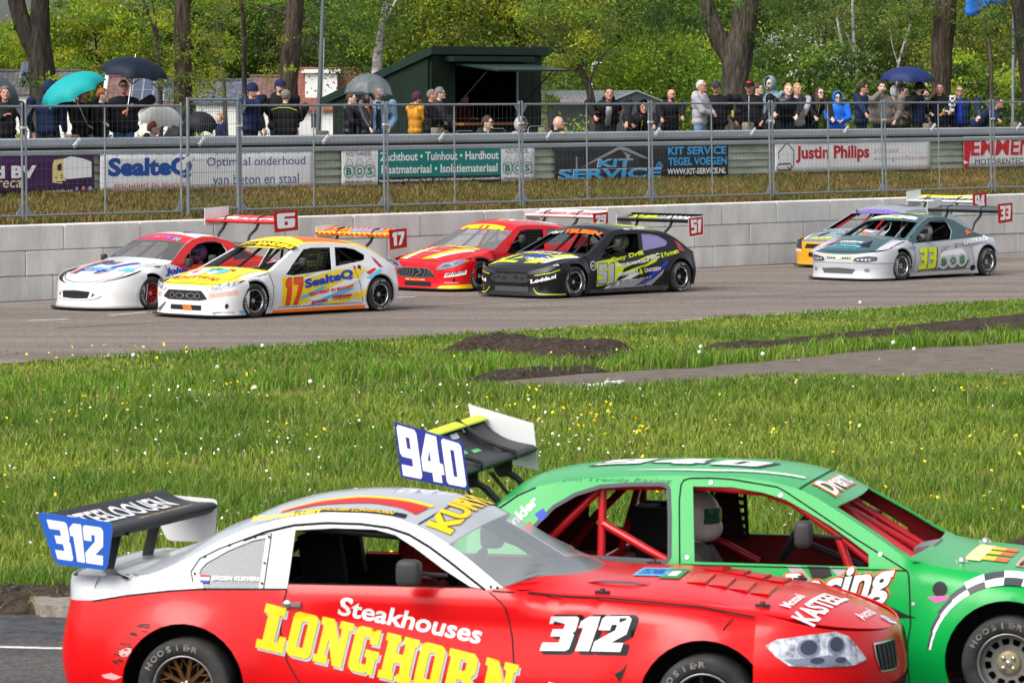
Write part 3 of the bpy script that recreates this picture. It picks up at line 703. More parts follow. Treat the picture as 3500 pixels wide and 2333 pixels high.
banner("banner of a teal and black field between two white logo panels",10.88,16.04,1.585,2.255,M_BWHITE,d_bos,None)
CYAN=ink("cyan",(.05,.35,.72))
def wide(f,txt,x,y,w,h,mi,sh=0):f.text(txt,x,y,w,h,mi,bold=.03,shear=sh)
def d_kit(w,h):
    f=Flat();wide(f,"KIT",1.22,h*.38,.98,h*.20,1,.25);wide(f,"SERVICE",.10,h*.045,2.95,h*.26,1,.2);f.text("&",2.92,h*.33,.24,h*.16,1,shear=.2)
    wide(f,"KIT SERVICE",3.30,h*.68,1.78,h*.235,1);wide(f,"TEGEL VOEGEN",3.30,h*.37,1.80,h*.23,1)
    g=Flat();wide(g,"KIT",1.20,h*.365,1.02,h*.225,0,.25);wide(g,"SERVICE",.08,h*.03,2.99,h*.29,0,.2)
    g.text("WWW.KIT-SERVICE.NL",3.28,h*.11,1.80,h*.17,0,bold=.03)
    s=Flat();s.stroke([(.12,h*.315),(2.95,h*.315)],.012,0);s.rect(.60,h*.33,.64,h*.68,0)
    s.poly([(.72,h*.34),(1.55,h*.72),(1.85,h*.86),(2.05,h*.82),(2.6,h*.60),(2.75,h*.58),(2.1,h*.90),(1.95,h*.95),(2.12,h*.98),(1.86,h*.98),(1.7,h*.88),(1.2,h*.62)],0)
    s.poly([(1.95,h*.82),(2.20,h*.70),(2.10,h*.52),(2.06,h*.66)],0)
    return [("sealant_gun_picture",s,ink("mid_grey",(.30,.31,.33)),0),("lettering_outline",g,W_,.002),("blue_lettering",f,[W_,CYAN],.005)]
banner("black banner with bright blue lettering and a grey caulking gun",16.61,21.76,1.585,2.265,M_BBLACK,d_kit,None)
RED_B=ink("deep_red",(.45,.015,.02))
def d_jp(w,h):
    f=Flat();f.text("Justin Philips",.68,h*.29,2.42,h*.52,0,bold=.035)
    g=Flat();g.text("allround",3.26,h*.56,.80,h*.15,0,shear=.15,space=1.5);g.text("woningstoffeerder",3.24,h*.28,1.86,h*.17,0,shear=.15,space=1.3)
    s=Flat();s.stroke([(.12,h*.42),(.12,h*.62),(.38,h*.92),(.60,h*.68),(.60,h*.22),(.50,h*.08),(.10,h*.08),(.06,h*.16),(.10,h*.26),(.48,h*.28),(.54,h*.20),(.48,h*.12),(.40,h*.16),(.42,h*.22)],.026,0)
    return [("red_lettering",f,RED_B,0),("thin_lettering",g,ink("pale_red",(.42,.16,.17)),0),("house_symbol",s,BLK,0)]
banner("white banner with red lettering and a black rolled house symbol",23.23,28.41,1.64,2.31,M_BWHITE,d_jp,None)
def d_em(w,h):
    f=Flat();f.text("EMMEN",.24,h*.38,2.25,h*.54,0,bold=.025,shear=.10)
    f.poly([(.0,.0),(.17,.0),(.20,h*.35),(.34,h*.98),(.0,h*.98)],0)
    g=Flat();g.text("MOTORENTECHNIEK",.40,h*.09,2.55,h*.19,0)
    return [("red_lettering",f,ink("bright_red",(.58,.012,.02)),0),("black_lettering",g,BLK,0)]
banner("white banner with heavy red lettering and a red corner, rightmost",29.6,33.9,1.655,2.325,M_BWHITE,d_em,None)
# ================================================================== FIGURES (helpers)
SKIN=[mat("skin_fair",(.56,.33,.25),.55,var=.08,vscale=20),mat("skin_ruddy",(.50,.25,.18),.55,var=.08,vscale=20),mat("skin_pale",(.62,.41,.33),.55)]
def remesh(mb,name,m,parent,vox):
    me=bpy.data.meshes.new(name);me.from_pydata(mb.v,[],mb.f);bm=bmesh.new();bm.from_mesh(me);bmesh.ops.recalc_face_normals(bm,faces=bm.faces);bm.to_mesh(me);bm.free()
    o=bpy.data.objects.new(name,me);COL.objects.link(o);r=o.modifiers.new("r",'REMESH');r.mode='VOXEL';r.voxel_size=vox;r.use_smooth_shade=True
    s=o.modifiers.new("s",'SMOOTH');s.iterations=3;s.factor=.5
    dg=bpy.context.evaluated_depsgraph_get();nm=bpy.data.meshes.new_from_object(o.evaluated_get(dg));nm.name=name;bpy.data.objects.remove(o);bpy.data.meshes.remove(me)
    nm.materials.clear();nm.materials.append(m) if not isinstance(m,(list,tuple)) else [nm.materials.append(q) for q in m]
    p=bpy.data.objects.new(name,nm);COL.objects.link(p);p.parent=parent;return p
# ================================================================== RACE CARS
def pchip(pts):
    xs=[p[0] for p in pts];ys=[p[1] for p in pts];n=len(xs)
    h=[xs[i+1]-xs[i] for i in range(n-1)];d=[(ys[i+1]-ys[i])/h[i] for i in range(n-1)];m=[d[0]]
    for i in range(1,n-1):m.append(0 if d[i-1]*d[i] <= 0 else 2*d[i-1]*d[i]/(d[i-1]+d[i]))
    m.append(d[-1])
    def f(x):
        if x <= xs[0]:return ys[0]+m[0]*(x-xs[0])*.3
        if x >= xs[-1]:return ys[-1]+m[-1]*(x-xs[-1])*.6
        i=0
        while x>xs[i+1]:i += 1
        t=(x-xs[i])/h[i];t2,t3=t*t,t*t*t
        return (2*t3-3*t2+1)*ys[i]+(t3-2*t2+t)*h[i]*m[i]+(-2*t3+3*t2)*ys[i+1]+(t3-t2)*h[i]*m[i+1]
    return f
def sstep(a,b,x):t=max(0,min(1,(x-a)/(b-a)));return t*t*(3-2*t)
class Shell:
    def __init__(s,**k):
        s.__dict__.update(dict(tuck=.05,belt=.76,tumble=.55,flare=.035,fr=.10,sill=.10,ra=.33,rw=.255,n=2.6,nr=3.0,crown=2.2,zb_f=.10,zb_r=.22,
                               fdx=[(0,-.02),(.3,.02),(.6,.03),(.85,.02),(1,0)],rdx=[(0,-.03),(.5,.02),(1,0)],roundh=.10,roundr=.07,grx=(-9,99)))
        s.__dict__.update(k)
        s.ze=pchip(s.ze_pts);s.zc=pchip(s.zc_pts);s.w=pchip(s.w_pts);s.fd=pchip(s.fdx);s.rd=pchip(s.rdx)
    def W(s,x,z):
        w=s.w(x)-s.tuck*max(0,min(1,(z-.35)/(s.belt-.36)))**2-s.tumble*max(0,z-s.belt)-.03*max(0,min(1,(.30-z)/.2))
        for wx in (0,s.L):
            r=math.hypot(x-wx,z-s.rw);a=max(0,(r-s.ra)/s.fr)
            if a<1.6:w += s.flare*math.exp(-a*a*2.2)*(1 if z<s.ze(x)-.02 else .3)
        # shoulders roll over into bonnet and tail
        if x>s.grx[1] or x<s.grx[0]:
            t=(z-(s.ze(x)-s.roundh))/s.roundh
            if t>0:w -= s.roundr*(1-math.sqrt(max(0,1-min(1,t)**2)))
        return w
    def side(s,sg):
        def f(x,z,d=0.0):
            p=Vector((x,sg*s.W(x,z),z))
            if d:
                e=.01;a=(s.W(x+e,z)-s.W(x-e,z))/(2*e);b=(s.W(x,z+e)-s.W(x,z-e))/(2*e)
                p += Vector((-a,sg,-b)).normalized()*d
            return p
        return f
    def We(s,x):return s.W(x,s.ze(x))
    def top(s,x,y,d=0.0):
        we=s.We(x);v=min(1,abs(y)/we);z=s.ze(x)+(s.zc(x)-s.ze(x))*(1-v**s.crown)
        if not d:return Vector((x,y,z))
        e=.01;q=lambda a,b:s.top(a,b).z
        return Vector((x,y,z))+Vector((-(q(x+e,y)-q(x-e,y))/(2*e),-(q(x,y+e)-q(x,y-e))/(2*e),1)).normalized()*d
    def topv(s,x,v):return s.top(x,v*s.We(x))
    def xend(s,v):return s.xc+(s.xf-s.xc)*max(0,1-abs(v)**s.n)**(1/s.n)
    def xrear(s,v):return s.xr-(s.xr-s.xt)*max(0,1-abs(v)**s.nr)**(1/s.nr)
    def nose(s,y,z,d=0.0):
        wc=max(.05,s.W(s.xc,max(z,s.zb_f)));v=max(-1,min(1,y/wc));zt=s.topv(s.xend(v),v).z;q=(z-s.zb_f)/(zt-s.zb_f)
        c=max(0,1-abs(v)**s.n)**(1/s.n);p=Vector((s.xc+(s.xf+s.fd(q)*min(1,c*1.5)-s.xc)*c,y,z))
        if d:
            e=.004;b=s.nose(y-e,z) if y>0 else s.nose(y+e,z);u=(p-b) if y>0 else (b-p)
            c_=s.nose(y,z+e)-s.nose(y,z-e);p=p+u.cross(c_).normalized()*d
        return p
    def nosephi(s,ph,z,d=0.0):
        def f(a,zz):v=math.copysign(abs(math.sin(a))**(2/s.n),math.sin(a));return s.nose(v*max(.05,s.W(s.xc,max(zz,s.zb_f))),zz)
        p=f(ph,z)
        if d:p=p+(f(ph+.01,z)-f(ph-.01,z)).cross(f(ph,z+.004)-f(ph,z-.004)).normalized()*d
        return p
    def tail(s,y,z,d=0.0):
        wc=max(.05,s.W(s.xr,max(z,s.zb_r)));v=max(-1,min(1,y/wc));zt=s.topv(s.xrear(v),v).z;q=(z-s.zb_r)/(zt-s.zb_r)
        c=max(0,1-abs(v)**s.nr)**(1/s.nr);p=Vector((s.xr-(s.xr-(s.xt-s.rd(q)*min(1,c*1.5)))*c,y,z))
        return p+Vector((-d,0,0))
    # ---- meshes
    def side_loop(s,top=None,x0=None,x1=None):
        x0=s.xr if x0 is None else x0;x1=s.xc if x1 is None else x1;P=[(x0,s.zb_r)]
        def arc(cx):
            k=math.asin(max(-1,min(1,(s.sill-s.rw)/s.ra)));a0,a1=math.pi-k,k
            return [(cx+s.ra*math.cos(a0+(a1-a0)*i/22),s.rw+s.ra*math.sin(a0+(a1-a0)*i/22)) for i in range(23)]
        P += arc(0)+[(s.L*.33,s.sill),(s.L*.66,s.sill)]+arc(s.L)
        P += [(x1,s.zb_f)]
        P += top if top else [(x1+(x0-x1)*i/48,s.ze(x1+(x0-x1)*i/48)) for i in range(49)]
        if P[1][1]<P[0][1] and P[1][0]<P[0][0]:P[0]=(P[0][0],P[1][1])
        return P
    def panel(s,name,loops,m,parent,both=True,step=.055,inner=None,th=.012,inset=0.0,sides=(-1,1)):
        v,f=fill(loops,step);out=[]
        for sg in sides:
            fn=s.side(sg);b=MB();b.add([fn(x,z,-inset) if inset else fn(x,z) for x,z in v],f if sg<0 else [tuple(reversed(t)) for t in f],smooth=True)
            me=bpy.data.meshes.new(name);me.from_pydata(b.v,[],b.f);me.polygons.foreach_set("use_smooth",[True]*len(b.f))
            o=link(name,me,parent,[m,inner] if inner else m)
            if th:
                so=o.modifiers.new("thick",'SOLIDIFY');so.thickness=th;so.offset=-1
                if inner:so.material_offset=1;so.material_offset_rim=0
                es=o.modifiers.new("edges",'EDGE_SPLIT');es.split_angle=R(55)
            out.append(o)
        return out
    def patch(s,name,x0,x1,v0,v1,m,parent,nu=24,nv=24,th=.01,inner=None,fn=None):
        vs=[];
        for i in range(nu+1):
            for j in range(nv+1):
                v=v0+(v1-v0)*j/nv;a=x0(v) if callable(x0) else x0;b=x1(v) if callable(x1) else x1
                vs.append(s.topv(a+(b-a)*i/nu,v))
        me=bpy.data.meshes.new(name);me.from_pydata(vs,[],[(i*(nv+1)+j,(i+1)*(nv+1)+j,(i+1)*(nv+1)+j+1,i*(nv+1)+j+1) for i in range(nu) for j in range(nv)])
        me.polygons.foreach_set("use_smooth",[True]*(nu*nv));o=link(name,me,parent,[m,inner] if inner else m)
        if th:
            so=o.modifiers.new("thick",'SOLIDIFY');so.thickness=th;so.offset=-1
            if inner:so.material_offset=1
            es=o.modifiers.new("edges",'EDGE_SPLIT');es.split_angle=R(55)
        return o
    def end(s,name,front,m,parent,nz=16,nphi=44,q0=0.0,q1=1.0):
        vs=[];n=s.n if front else s.nr;zb=s.zb_f if front else s.zb_r
        for i in range(nphi+1):
            ph=-math.pi/2+math.pi*i/nphi;v=math.copysign(abs(math.sin(ph))**(2/n),math.sin(ph));v=max(-1,min(1,v))
            xe=s.xend(v) if front else s.xrear(v);zt=s.topv(xe,v).z
            for j in range(nz+1):
                z=zb+(zt-zb)*(q0+(q1-q0)*j/nz);wc=s.W(s.xc if front else s.xr,z)
                vs.append(s.nose(v*wc,z) if front else s.tail(v*wc,z))

        fs=[(i*(nz+1)+j,(i+1)*(nz+1)+j,(i+1)*(nz+1)+j+1,i*(nz+1)+j+1) for i in range(nphi) for j in range(nz)]
        if not front:fs=[tuple(reversed(q)) for q in fs]
        me=bpy.data.meshes.new(name);me.from_pydata(vs,[],fs);me.polygons.foreach_set("use_smooth",[True]*len(fs))
        o=link(name,me,parent,m);so=o.modifiers.new("thick",'SOLIDIFY');so.thickness=.01;so.offset=-1;es=o.modifiers.new('edges','EDGE_SPLIT');es.split_angle=R(60)
        return o
    # ---- decals
    def dec_side(s,fl,name,mats,parent,sg=-1,step=.07,d=.004,sym=False):
        fn=s.side(sg)
        fx=1 if (sym or sg<0) else-1;cull=lambda u,v:any(math.hypot(fx*u-wx,v-s.rw)<s.ra+.004 for wx in (0,s.L)) or fx*u>s.xc+.02 or fx*u<s.xr-.02
        return fl.build(name,mats,lambda u,v:fn(fx*u,v,d),parent,step,True,cull)
    def dec_top(s,fl,name,mats,parent,fwd=True,step=.07,d=.005):  # fwd: read from in front (u = y, up = -x)
        return fl.build(name,mats,(lambda u,v:s.top(-v,u,d)) if fwd else (lambda u,v:s.top(u,v,d)),parent,step,True)
    def dec_nose(s,fl,name,mats,parent,step=.06,d=.005,phi=False):
        return fl.build(name,mats,(lambda u,v:s.nosephi(u,v,d)) if phi else (lambda u,v:s.nose(u,v,d)),parent,step,True)

M_TYRE=mat("tyre_rubber",(.022,.022,.023),.7,var=.35,vscale=6,bump=.15,bscale=20,c2=(.045,.044,.043))
M_TLET=mat("tyre_lettering_white",(.45,.45,.44),.7)
M_TLETD=mat("tyre_lettering_worn",(.17,.165,.155),.8,var=.5,vscale=25);M_DARK=mat("dark_interior",(.012,.012,.013),.85)
M_CARB=mat("black_composite",(.018,.018,.019),.45,var=.2,vscale=30)
M_CHROME=mat("polished_rim",(.72,.72,.73),.22,metal=1.0)
M_SEAM=mat("panel_gap",(.01,.01,.01),.9)
M_BOLT=mat("steel_bolt",(.55,.55,.55),.35,metal=.9)
def paint(name,c,rough=.26,coat=.25,var=0.0):return mat(name,c,rough,coat=coat,var=var,vscale=1.5,spec=.3)
def arc_text(fl,txt,r,a0,da,h,mi=0):
    """white lettering round a tyre wall, in the wheel's plane"""
    adv=da/len(txt)
    for i,ch in enumerate(txt):
        if ch==' ':continue
        a=a0-adv*i;v,f,asp=text2d(ch,.03)
        w=min(.8*adv*r,asp*h*1.3);o=[]
        for p,q in v:
            px,py=(p-.5)*w,r-h/2+q*h;t=a-math.pi/2;o.append((px*math.cos(t)-py*math.sin(t),px*math.sin(t)+py*math.cos(t)))
        fl._add(o,f,mi)
    return fl
def wheel(parent,x,sg,r,y_out,width,style,rim_m,hub_m,lip_m,seed=0,big=False):
    """one wheel: the rim is the part, tyre and lettering are its sub-parts; y_out = outer face"""
    n=40 if big else 28;rr=r*.64;M=Matrix.Translation((x,0,r));yo=sg*y_out;s_=-sg
    def pr(l):return [(a,yo+s_*b) for a,b in l]
    b=MB()
    b.lathe(pr([(rr,.012),(rr*1.03,.004),(rr*.985,.0),(rr*.955,.006),(rr*.94,.03),(rr*.90,.06),(rr*.90,width-.02)]),n,M,0,axis='Y')  # bright lip and barrel
    dep=.065
    if style=='holes':  # ring of holes round a plain centre
        fl=Flat();k=12
        outer=[(rr*.9*math.cos(2*math.pi*i/48),rr*.9*math.sin(2*math.pi*i/48)) for i in range(48)];lp=[outer]
        for i in range(k):
            a=2*math.pi*(i+.3)/k;cx,cy=rr*.70*math.cos(a),rr*.70*math.sin(a);e=Vector((math.cos(a),math.sin(a)));t=Vector((-e.y,e.x))
            lp.append([tuple(Vector((cx,cy))+e*(rr*.105*c)+t*(rr*.125*d*(1+.12*c))) for c,d in ((-1,-.7),(-.7,-1),(.7,-1),(1,-.7),(1,.7),(.7,1),(-.7,1),(-1,.7))])
        v,f=fill(lp);b.add([M @ Vector((p[0],yo+s_*dep,p[1])) for p in v],f,1);b.add([M @ Vector((p[0],yo+s_*(dep+.012),p[1])) for p in v],f,1)
        b.lathe(pr([(0,dep-.02),(rr*.30,dep-.018),(rr*.40,dep-.012),(rr*.42,dep)]),n,M,2,axis='Y')
        for i in range(4):
            a=2*math.pi*(i+.5)/4;b.lathe(pr([(0,dep-.034),(.011,dep-.034),(.012,dep-.01)]),8,Matrix.Translation((x+rr*.24*math.cos(a),0,r+rr*.24*math.sin(a))),3,axis='Y')
        b.lathe(pr([(0,dep-.03),(rr*.10,dep-.03),(rr*.11,dep-.01)]),12,M,3,axis='Y')
    else:
        k={'mesh':10,'spoke':8,'five':5}.get(style,8)
        b.lathe(pr([(0,dep-.02),(rr*.16,dep-.02),(rr*.22,dep),(rr*.22,dep+.03)]),18,M,2,axis='Y')
        for i in range(k):
            a=2*math.pi*(i+.2)/k;e=Vector((math.cos(a),0,math.sin(a)));t=Vector((-e.z,0,e.x));w0,w1=rr*(.07 if k>5 else .13),rr*(.055 if k>5 else .11)
            o=Vector((x,yo,r));f_=Vector((0,s_,0));vs=[]
            for rad,w,dd in ((rr*.16,w0,dep-.005),(rr*.92,w1,dep-.02)):
                for q,z in ((-1,0),(1,0),(1,.02),(-1,.02)):vs.append(o+e*rad+t*w*q+f_*(dd+z))
            b.add(vs,[(0,1,5,4),(1,2,6,5),(2,3,7,6),(3,0,4,7),(4,5,6,7)],1)
            if style=='mesh':
                for q in (-1,1):
                    a2=a+q*math.pi/k;e2=Vector((math.cos(a2),0,math.sin(a2)));p0=o+e*rr*.5+f_*dep;p1=o+e2*rr*.9+f_*(dep-.015)
                    b.tube([p0,p1],rr*.035,4,1)
        for i in range(5):
            a=2*math.pi*i/5;b.lathe(pr([(0,dep-.03),(.010,dep-.03),(.011,dep)]),6,Matrix.Translation((x+rr*.13*math.cos(a),0,r+rr*.13*math.sin(a))),3,axis='Y')
    b.lathe(pr([(0,width*.7),(rr*.88,width*.7)]),n,M,4,axis='Y')
    w_=b.build("wheel",[lip_m,rim_m,hub_m,M_BOLT,M_DARK],parent)
    t=MB();t.lathe(pr([(rr*1.0,.012),(rr*1.04,-.001),(r*.74,-.008),(r*.88,-.012),(r*.955,-.004),(r*.985,.012),(r,.04),(r,width-.03),(r*.97,width),(rr,width)]),n+8,M,0,axis='Y');t.build("tyre",M_TYRE,w_)
    fl=Flat();arc_text(fl,"HOOSIER" if big else "Hoosier",r*.83,R(150+seed),R(92),r*.125);arc_text(fl,"HOOSIER" if big else "Hoosier",r*.83,R(330+seed),R(92),r*.125)
    fl.disc(r*.83*math.cos(R(80+seed)),r*.83*math.sin(R(80+seed)),r*.03,0,8)
    fl.build("tyre_lettering",M_TLETD if big else M_TLET,(lambda u,v:Vector((x+u,yo-s_*.0150,r+v))) if sg<0 else (lambda u,v:Vector((x-u,yo-s_*.0150,r+v))),w_)
    return w_
def wing(parent,y0,y1,far,near,foil_m,plate_m,num,plate_fn=None):
    pass
def airfoil(b,y0,y1,le,te,th,camber,mi=0,n=12):
    """extruded wing section; le/te: (x, z) at y0 and y1"""
    secs=[]
    for y,l,t in ((y0,le[0],te[0]),(y1,le[1],te[1])):
        L=Vector((l[0],0,l[1]));T=Vector((t[0],0,t[1]));d=T-L;nrm=Vector((d.z,0,-d.x)).normalized()
        if nrm.z>0:nrm=-nrm
        up=[];lo=[]
        for i in range(n+1):
            a=i/n;c=4*a*(1-a)*camber;h=th*(2.6*math.sqrt(a)*(1-a)+.10*(1-a)+.04);p=L+d*a+nrm*c
            up.append(p-nrm*h*.5+Vector((0,y,0)));lo.append(p+nrm*h*.5+Vector((0,y,0)))
        secs.append(up+lo[::-1])
    m=len(secs[0]);b.add(secs[0]+secs[1],[(i,(i+1) % m,m+(i+1) % m,m+i) for i in range(m)],mi,True)
    b.add(secs[0],[tuple(range(m))],mi);b.add(secs[1],[tuple(reversed(range(m)))],mi)
def plate(name,poly,y,th,m,parent):
    b=MB();n=len(poly);b.add([(p[0],y+d,p[1]) for d in (-th/2,th/2) for p in poly],[tuple(range(n)),tuple(reversed(range(n,2*n)))]+[(i,n+i,n+(i+1) % n,(i+1) % n) for i in range(n)])
    return b.build(name,m,parent)
def round_poly(poly,r,k=4):
    out=[];n=len(poly)
    for i in range(n):
        p,a,c=Vector(poly[i]),Vector(poly[i-1]),Vector(poly[(i+1) % n]);u,w=(a-p),(c-p);q=min(r,u.length*.45,w.length*.45);u=p+u.normalized()*q;w=p+w.normalized()*q
        for j in range(k+1):t=j/k;out.append(tuple(u*(1-t)**2+p*2*t*(1-t)+w*t*t))
    return out
def strip(pts,w):
    f=Flat();f.stroke(pts,w);return f
def mirror_part(parent,loc,sg,m,arm_to,size=(.05,.10,.075)):
    b=MB();n,k=16,10;vs=[]
    for i in range(k+1):
        t=math.pi*i/k
        for j in range(n):
            w=2*math.pi*j/n;q=lambda a:math.copysign(abs(a)**.5,a);vs.append((loc[0]+q(math.sin(t)*math.cos(w))*size[0],loc[1]+q(math.sin(t)*math.sin(w))*size[1]*.55,loc[2]+q(math.cos(t))*size[2]))
    b.add(vs,[(i*n+j,(i+1)*n+j,(i+1)*n+(j+1) % n,i*n+(j+1) % n) for i in range(k) for j in range(n)],smooth=True)
    b.tube([loc,arm_to],.012,6);return b.build("side_mirror",m,parent)
def seat(parent,x,y,m):
    b=MB();b.frame_box((x-.05,y-.24,.12),(.5,0,0),(0,.48,0),(0,0,.16))
    v=[(x-.22,y-.21,.95),(x-.10,y-.24,.25),(x+.02,y-.24,.25),(x-.10,y-.21,.95),(x-.22,y+.21,.95),(x-.10,y+.24,.25),(x+.02,y+.24,.25),(x-.10,y+.21,.95)]
    b.add(v,[(0,1,2,3),(4,7,6,5),(0,4,5,1),(1,5,6,2),(2,6,7,3),(3,7,4,0)])
    for q in (-1,1):b.frame_box((x-.16,y+q*.19-.03,.72),(.22,0,0),(0,.06,0),(-.04,0,.24))
    return b.build("seat",m,parent)
def steering(parent,x,y,z):
    b=MB();c=Vector((x,y,z));ax=Matrix.Rotation(R(-62),3,'Y')
    b.tube([c+ax @ Vector((.16*math.cos(2*math.pi*i/20),.16*math.sin(2*math.pi*i/20),0)) for i in range(21)],.015,6);b.tube([c,c+Vector((.4,0,-.15))],.02,6)
    b.tube([c+ax @ Vector((.15,0,0)),c-ax @ Vector((.15,0,0))],.014,5);return b.build("steering_wheel",M_CARB,parent)
def net(parent,pts,y,m,nx=6,nz=6):
    b=MB();P=[Vector((p[0],y,p[1])) for p in pts]
    for i in range(nx+1):
        t=i/nx;b.add(sum([[P[0].lerp(P[1],t)+Vector((o,0,0)),P[3].lerp(P[2],t)+Vector((o,0,0))] for o in (-.012,.012)],[]),[(0,1,3,2)])
    for j in range(nz+1):
        t=j/nz;b.add(sum([[P[0].lerp(P[3],t)+Vector((0,0.003,o)),P[1].lerp(P[2],t)+Vector((0,.003,o))] for o in (-.012,.012)],[]),[(0,1,3,2)])
    return b.build("window_net",m,parent)
def underbody(sh,parent,m=None):
    b=MB();b.box((sh.L/2+.02,0,.14),(sh.L-2*sh.ra-.02,1.5,.03));b.frame_box((sh.L+sh.ra-.05,-.55,.16),(sh.xf-.22-(sh.L+sh.ra-.05),0,0),(0,1.1,0),(0,0,.03));b.frame_box((sh.xt+.12,-.55,.26),(-sh.xt-.12,0,0),(0,1.1,0),(0,0,.03))
    b.box((sh.L-.45,0,.42),(.03,1.42,.56));b.box((sh.L/2-.1,0,.24),(1.6,.22,.2))
    return b.build("floor_pan",m or M_DARK,parent)
def wells(sh,parent,m=None):
    for x in (0,sh.L):
        for sg in (-1,1):
            b=MB();k=18;r=sh.ra+.03;vs=[]
            for i in range(k+1):
                a=math.pi*(1.12-1.24*i/k);
                for y in (.80,.50):vs.append((x+r*math.cos(a),sg*y,sh.rw+r*math.sin(a)))
            b.add(vs,[(2*i,2*i+1,2*i+3,2*i+2) for i in range(k)],smooth=True)
            c=[(x+r*math.cos(math.pi*(1.12-1.24*i/k)),sg*.5,sh.rw+r*math.sin(math.pi*(1.12-1.24*i/k))) for i in range(k+1)];b.add(c,[tuple(range(k+1))])
            b.build("wheel_well",m or M_DARK,parent)
SLAB={
 'L':_g(.72,[(0,0),(.72,0),(.72,.36),(.55,.36),(.52,.2),(.44,.2),(.44,.8),(.56,.8),(.56,1),(.02,1),(.02,.8),(.14,.8),(.14,.2),(0,.2)]),
 'O':_g(.64,[(.12,0),(.52,0),(.61,.05),(.64,.14),(.64,.86),(.61,.95),(.52,1),(.12,1),(.03,.95),(0,.86),(0,.14),(.03,.05)],[(.24,.22),(.24,.76),(.28,.8),(.40,.8),(.40,.22)]),
 'N':_g(.84,[(0,0),(.36,0),(.36,.17),(.28,.17),(.28,.55),(.52,0),(.76,0),(.76,.83),(.84,.83),(.84,1),(.48,1),(.48,.83),(.56,.83),(.56,.52),(.32,1),(0,1),(0,.83),(.08,.83),(.08,.17),(0,.17)]),
 'G':_g(.72,[(.12,0),(.46,0),(.50,.07),(.54,0),(.66,0),(.66,.36),(.72,.36),(.72,.53),(.36,.53),(.36,.36),(.44,.36),(.44,.2),(.26,.2),(.26,.8),(.42,.8),(.42,.66),(.64,.66),(.64,1),(.52,1),(.48,.94),(.44,1),(.12,1),(.03,.95),(0,.86),(0,.14),(.03,.05)]),
 'H':_g(.86,[(0,0),(.40,0),(.40,.17),(.34,.17),(.34,.40),(.52,.40),(.52,.17),(.46,.17),(.46,0),(.86,0),(.86,.17),(.79,.17),(.79,.83),(.86,.83),(.86,1),(.46,1),(.46,.83),(.52,.83),(.52,.60),(.34,.60),(.34,.83),(.40,.83),(.40,1),(0,1),(0,.83),(.07,.83),(.07,.17),(0,.17)]),
 'R':_g(.84,[(0,0),(.40,0),(.40,.17),(.34,.17),(.34,.38),(.46,.38),(.50,.34),(.50,0),(.84,0),(.84,.17),(.77,.17),(.77,.38),(.68,.48),(.77,.58),(.77,.88),(.66,1),(0,1),(0,.83),(.07,.83),(.07,.17),(0,.17)],[(.34,.58),(.34,.82),(.48,.82),(.50,.78),(.50,.62),(.46,.58)]),
}
def car_root(name,label,O):return empty(name,O[0],O[1],label,"race car")
PW=paint("paint_white",(.60,.60,.61),.32,.5);PR=mat("paint_red",(.56,.002,.004),.26,spec=.25,coat=.14,bump=.10,bscale=2.2);PS=paint("paint_silver_grey",(.36,.38,.40),.30,.6);
PB=mat("paint_black",(.006,.006,.007),.20,spec=.30,coat=.12);PG=mat("paint_green",(.002,.31,.055),.30,spec=.22,coat=.12,bump=.10,bscale=2.2);PSW=mat("paint_silver_white",(.40,.41,.43),.28,spec=.3,coat=.2,bump=.08,bscale=2.2);PY=paint("paint_yellow",(.78,.58,.01),.34);PO=paint("paint_orange",(.70,.10,.012),.34)
PGR=paint("paint_grey",(.22,.25,.27),.3);PDT=paint("paint_dark_teal",(.035,.085,.095),.28);PAM=paint("paint_amber",(.62,.27,.012),.34);PLB=paint("paint_pale_blue",(.16,.42,.55),.4)
V_W=mat("vinyl_white",(.76,.76,.77),.45);V_K=mat("vinyl_black",(.012,.012,.013),.45);V_Y=mat("vinyl_yellow",(.80,.52,.010),.45);V_R=mat("vinyl_red",(.60,.018,.018),.45)
V_LIME=mat("vinyl_lime",(.62,.72,.02),.45);V_B=mat("vinyl_blue",(.012,.045,.40),.45);V_G=mat("vinyl_grey",(.30,.32,.34),.45);V_LB=mat("vinyl_light_blue",(.10,.42,.66),.45);V_GR=mat("vinyl_green",(.02,.20,.06),.45);V_O=mat("vinyl_orange",(.75,.13,.01),.45);V_P=mat("vinyl_pink",(.62,.10,.32),.45)
M_LAMP=mat("lamp_glass",(.20,.23,.29),.10,coat=.6,var=.5,vscale=16,c2=(.66,.70,.76),detail=2);M_LAMPD=mat("lamp_dark",(.02,.025,.05),.15,coat=1);M_LAMPM=mat("lamp_mid",(.16,.18,.26),.15,coat=1)
G_CLEAR=glass_mat("clear_polycarbonate",(.20,.23,.26),.52);G_SCRN=glass_mat("misty_windscreen",(.48,.52,.54),.40,.15)
M_RIMG=mat("rim_grey_cast",(.17,.165,.155),.5,metal=.4,var=.2,vscale=15);M_RIMK=mat("rim_black",(.02,.02,.02),.4);M_HUBB=mat("hub_brass",(.26,.22,.13),.5,metal=.4);M_RIMBR=mat("rim_bronze",(.14,.07,.025),.4,metal=.6,var=.3,vscale=9);M_RIMR=mat("rim_red",(.45,.01,.02),.35);M_LIPG=mat("rim_lip_grey",(.30,.30,.30),.35,metal=.8)
M_MIRR=mat("mirror_black",(.035,.036,.038),.5)
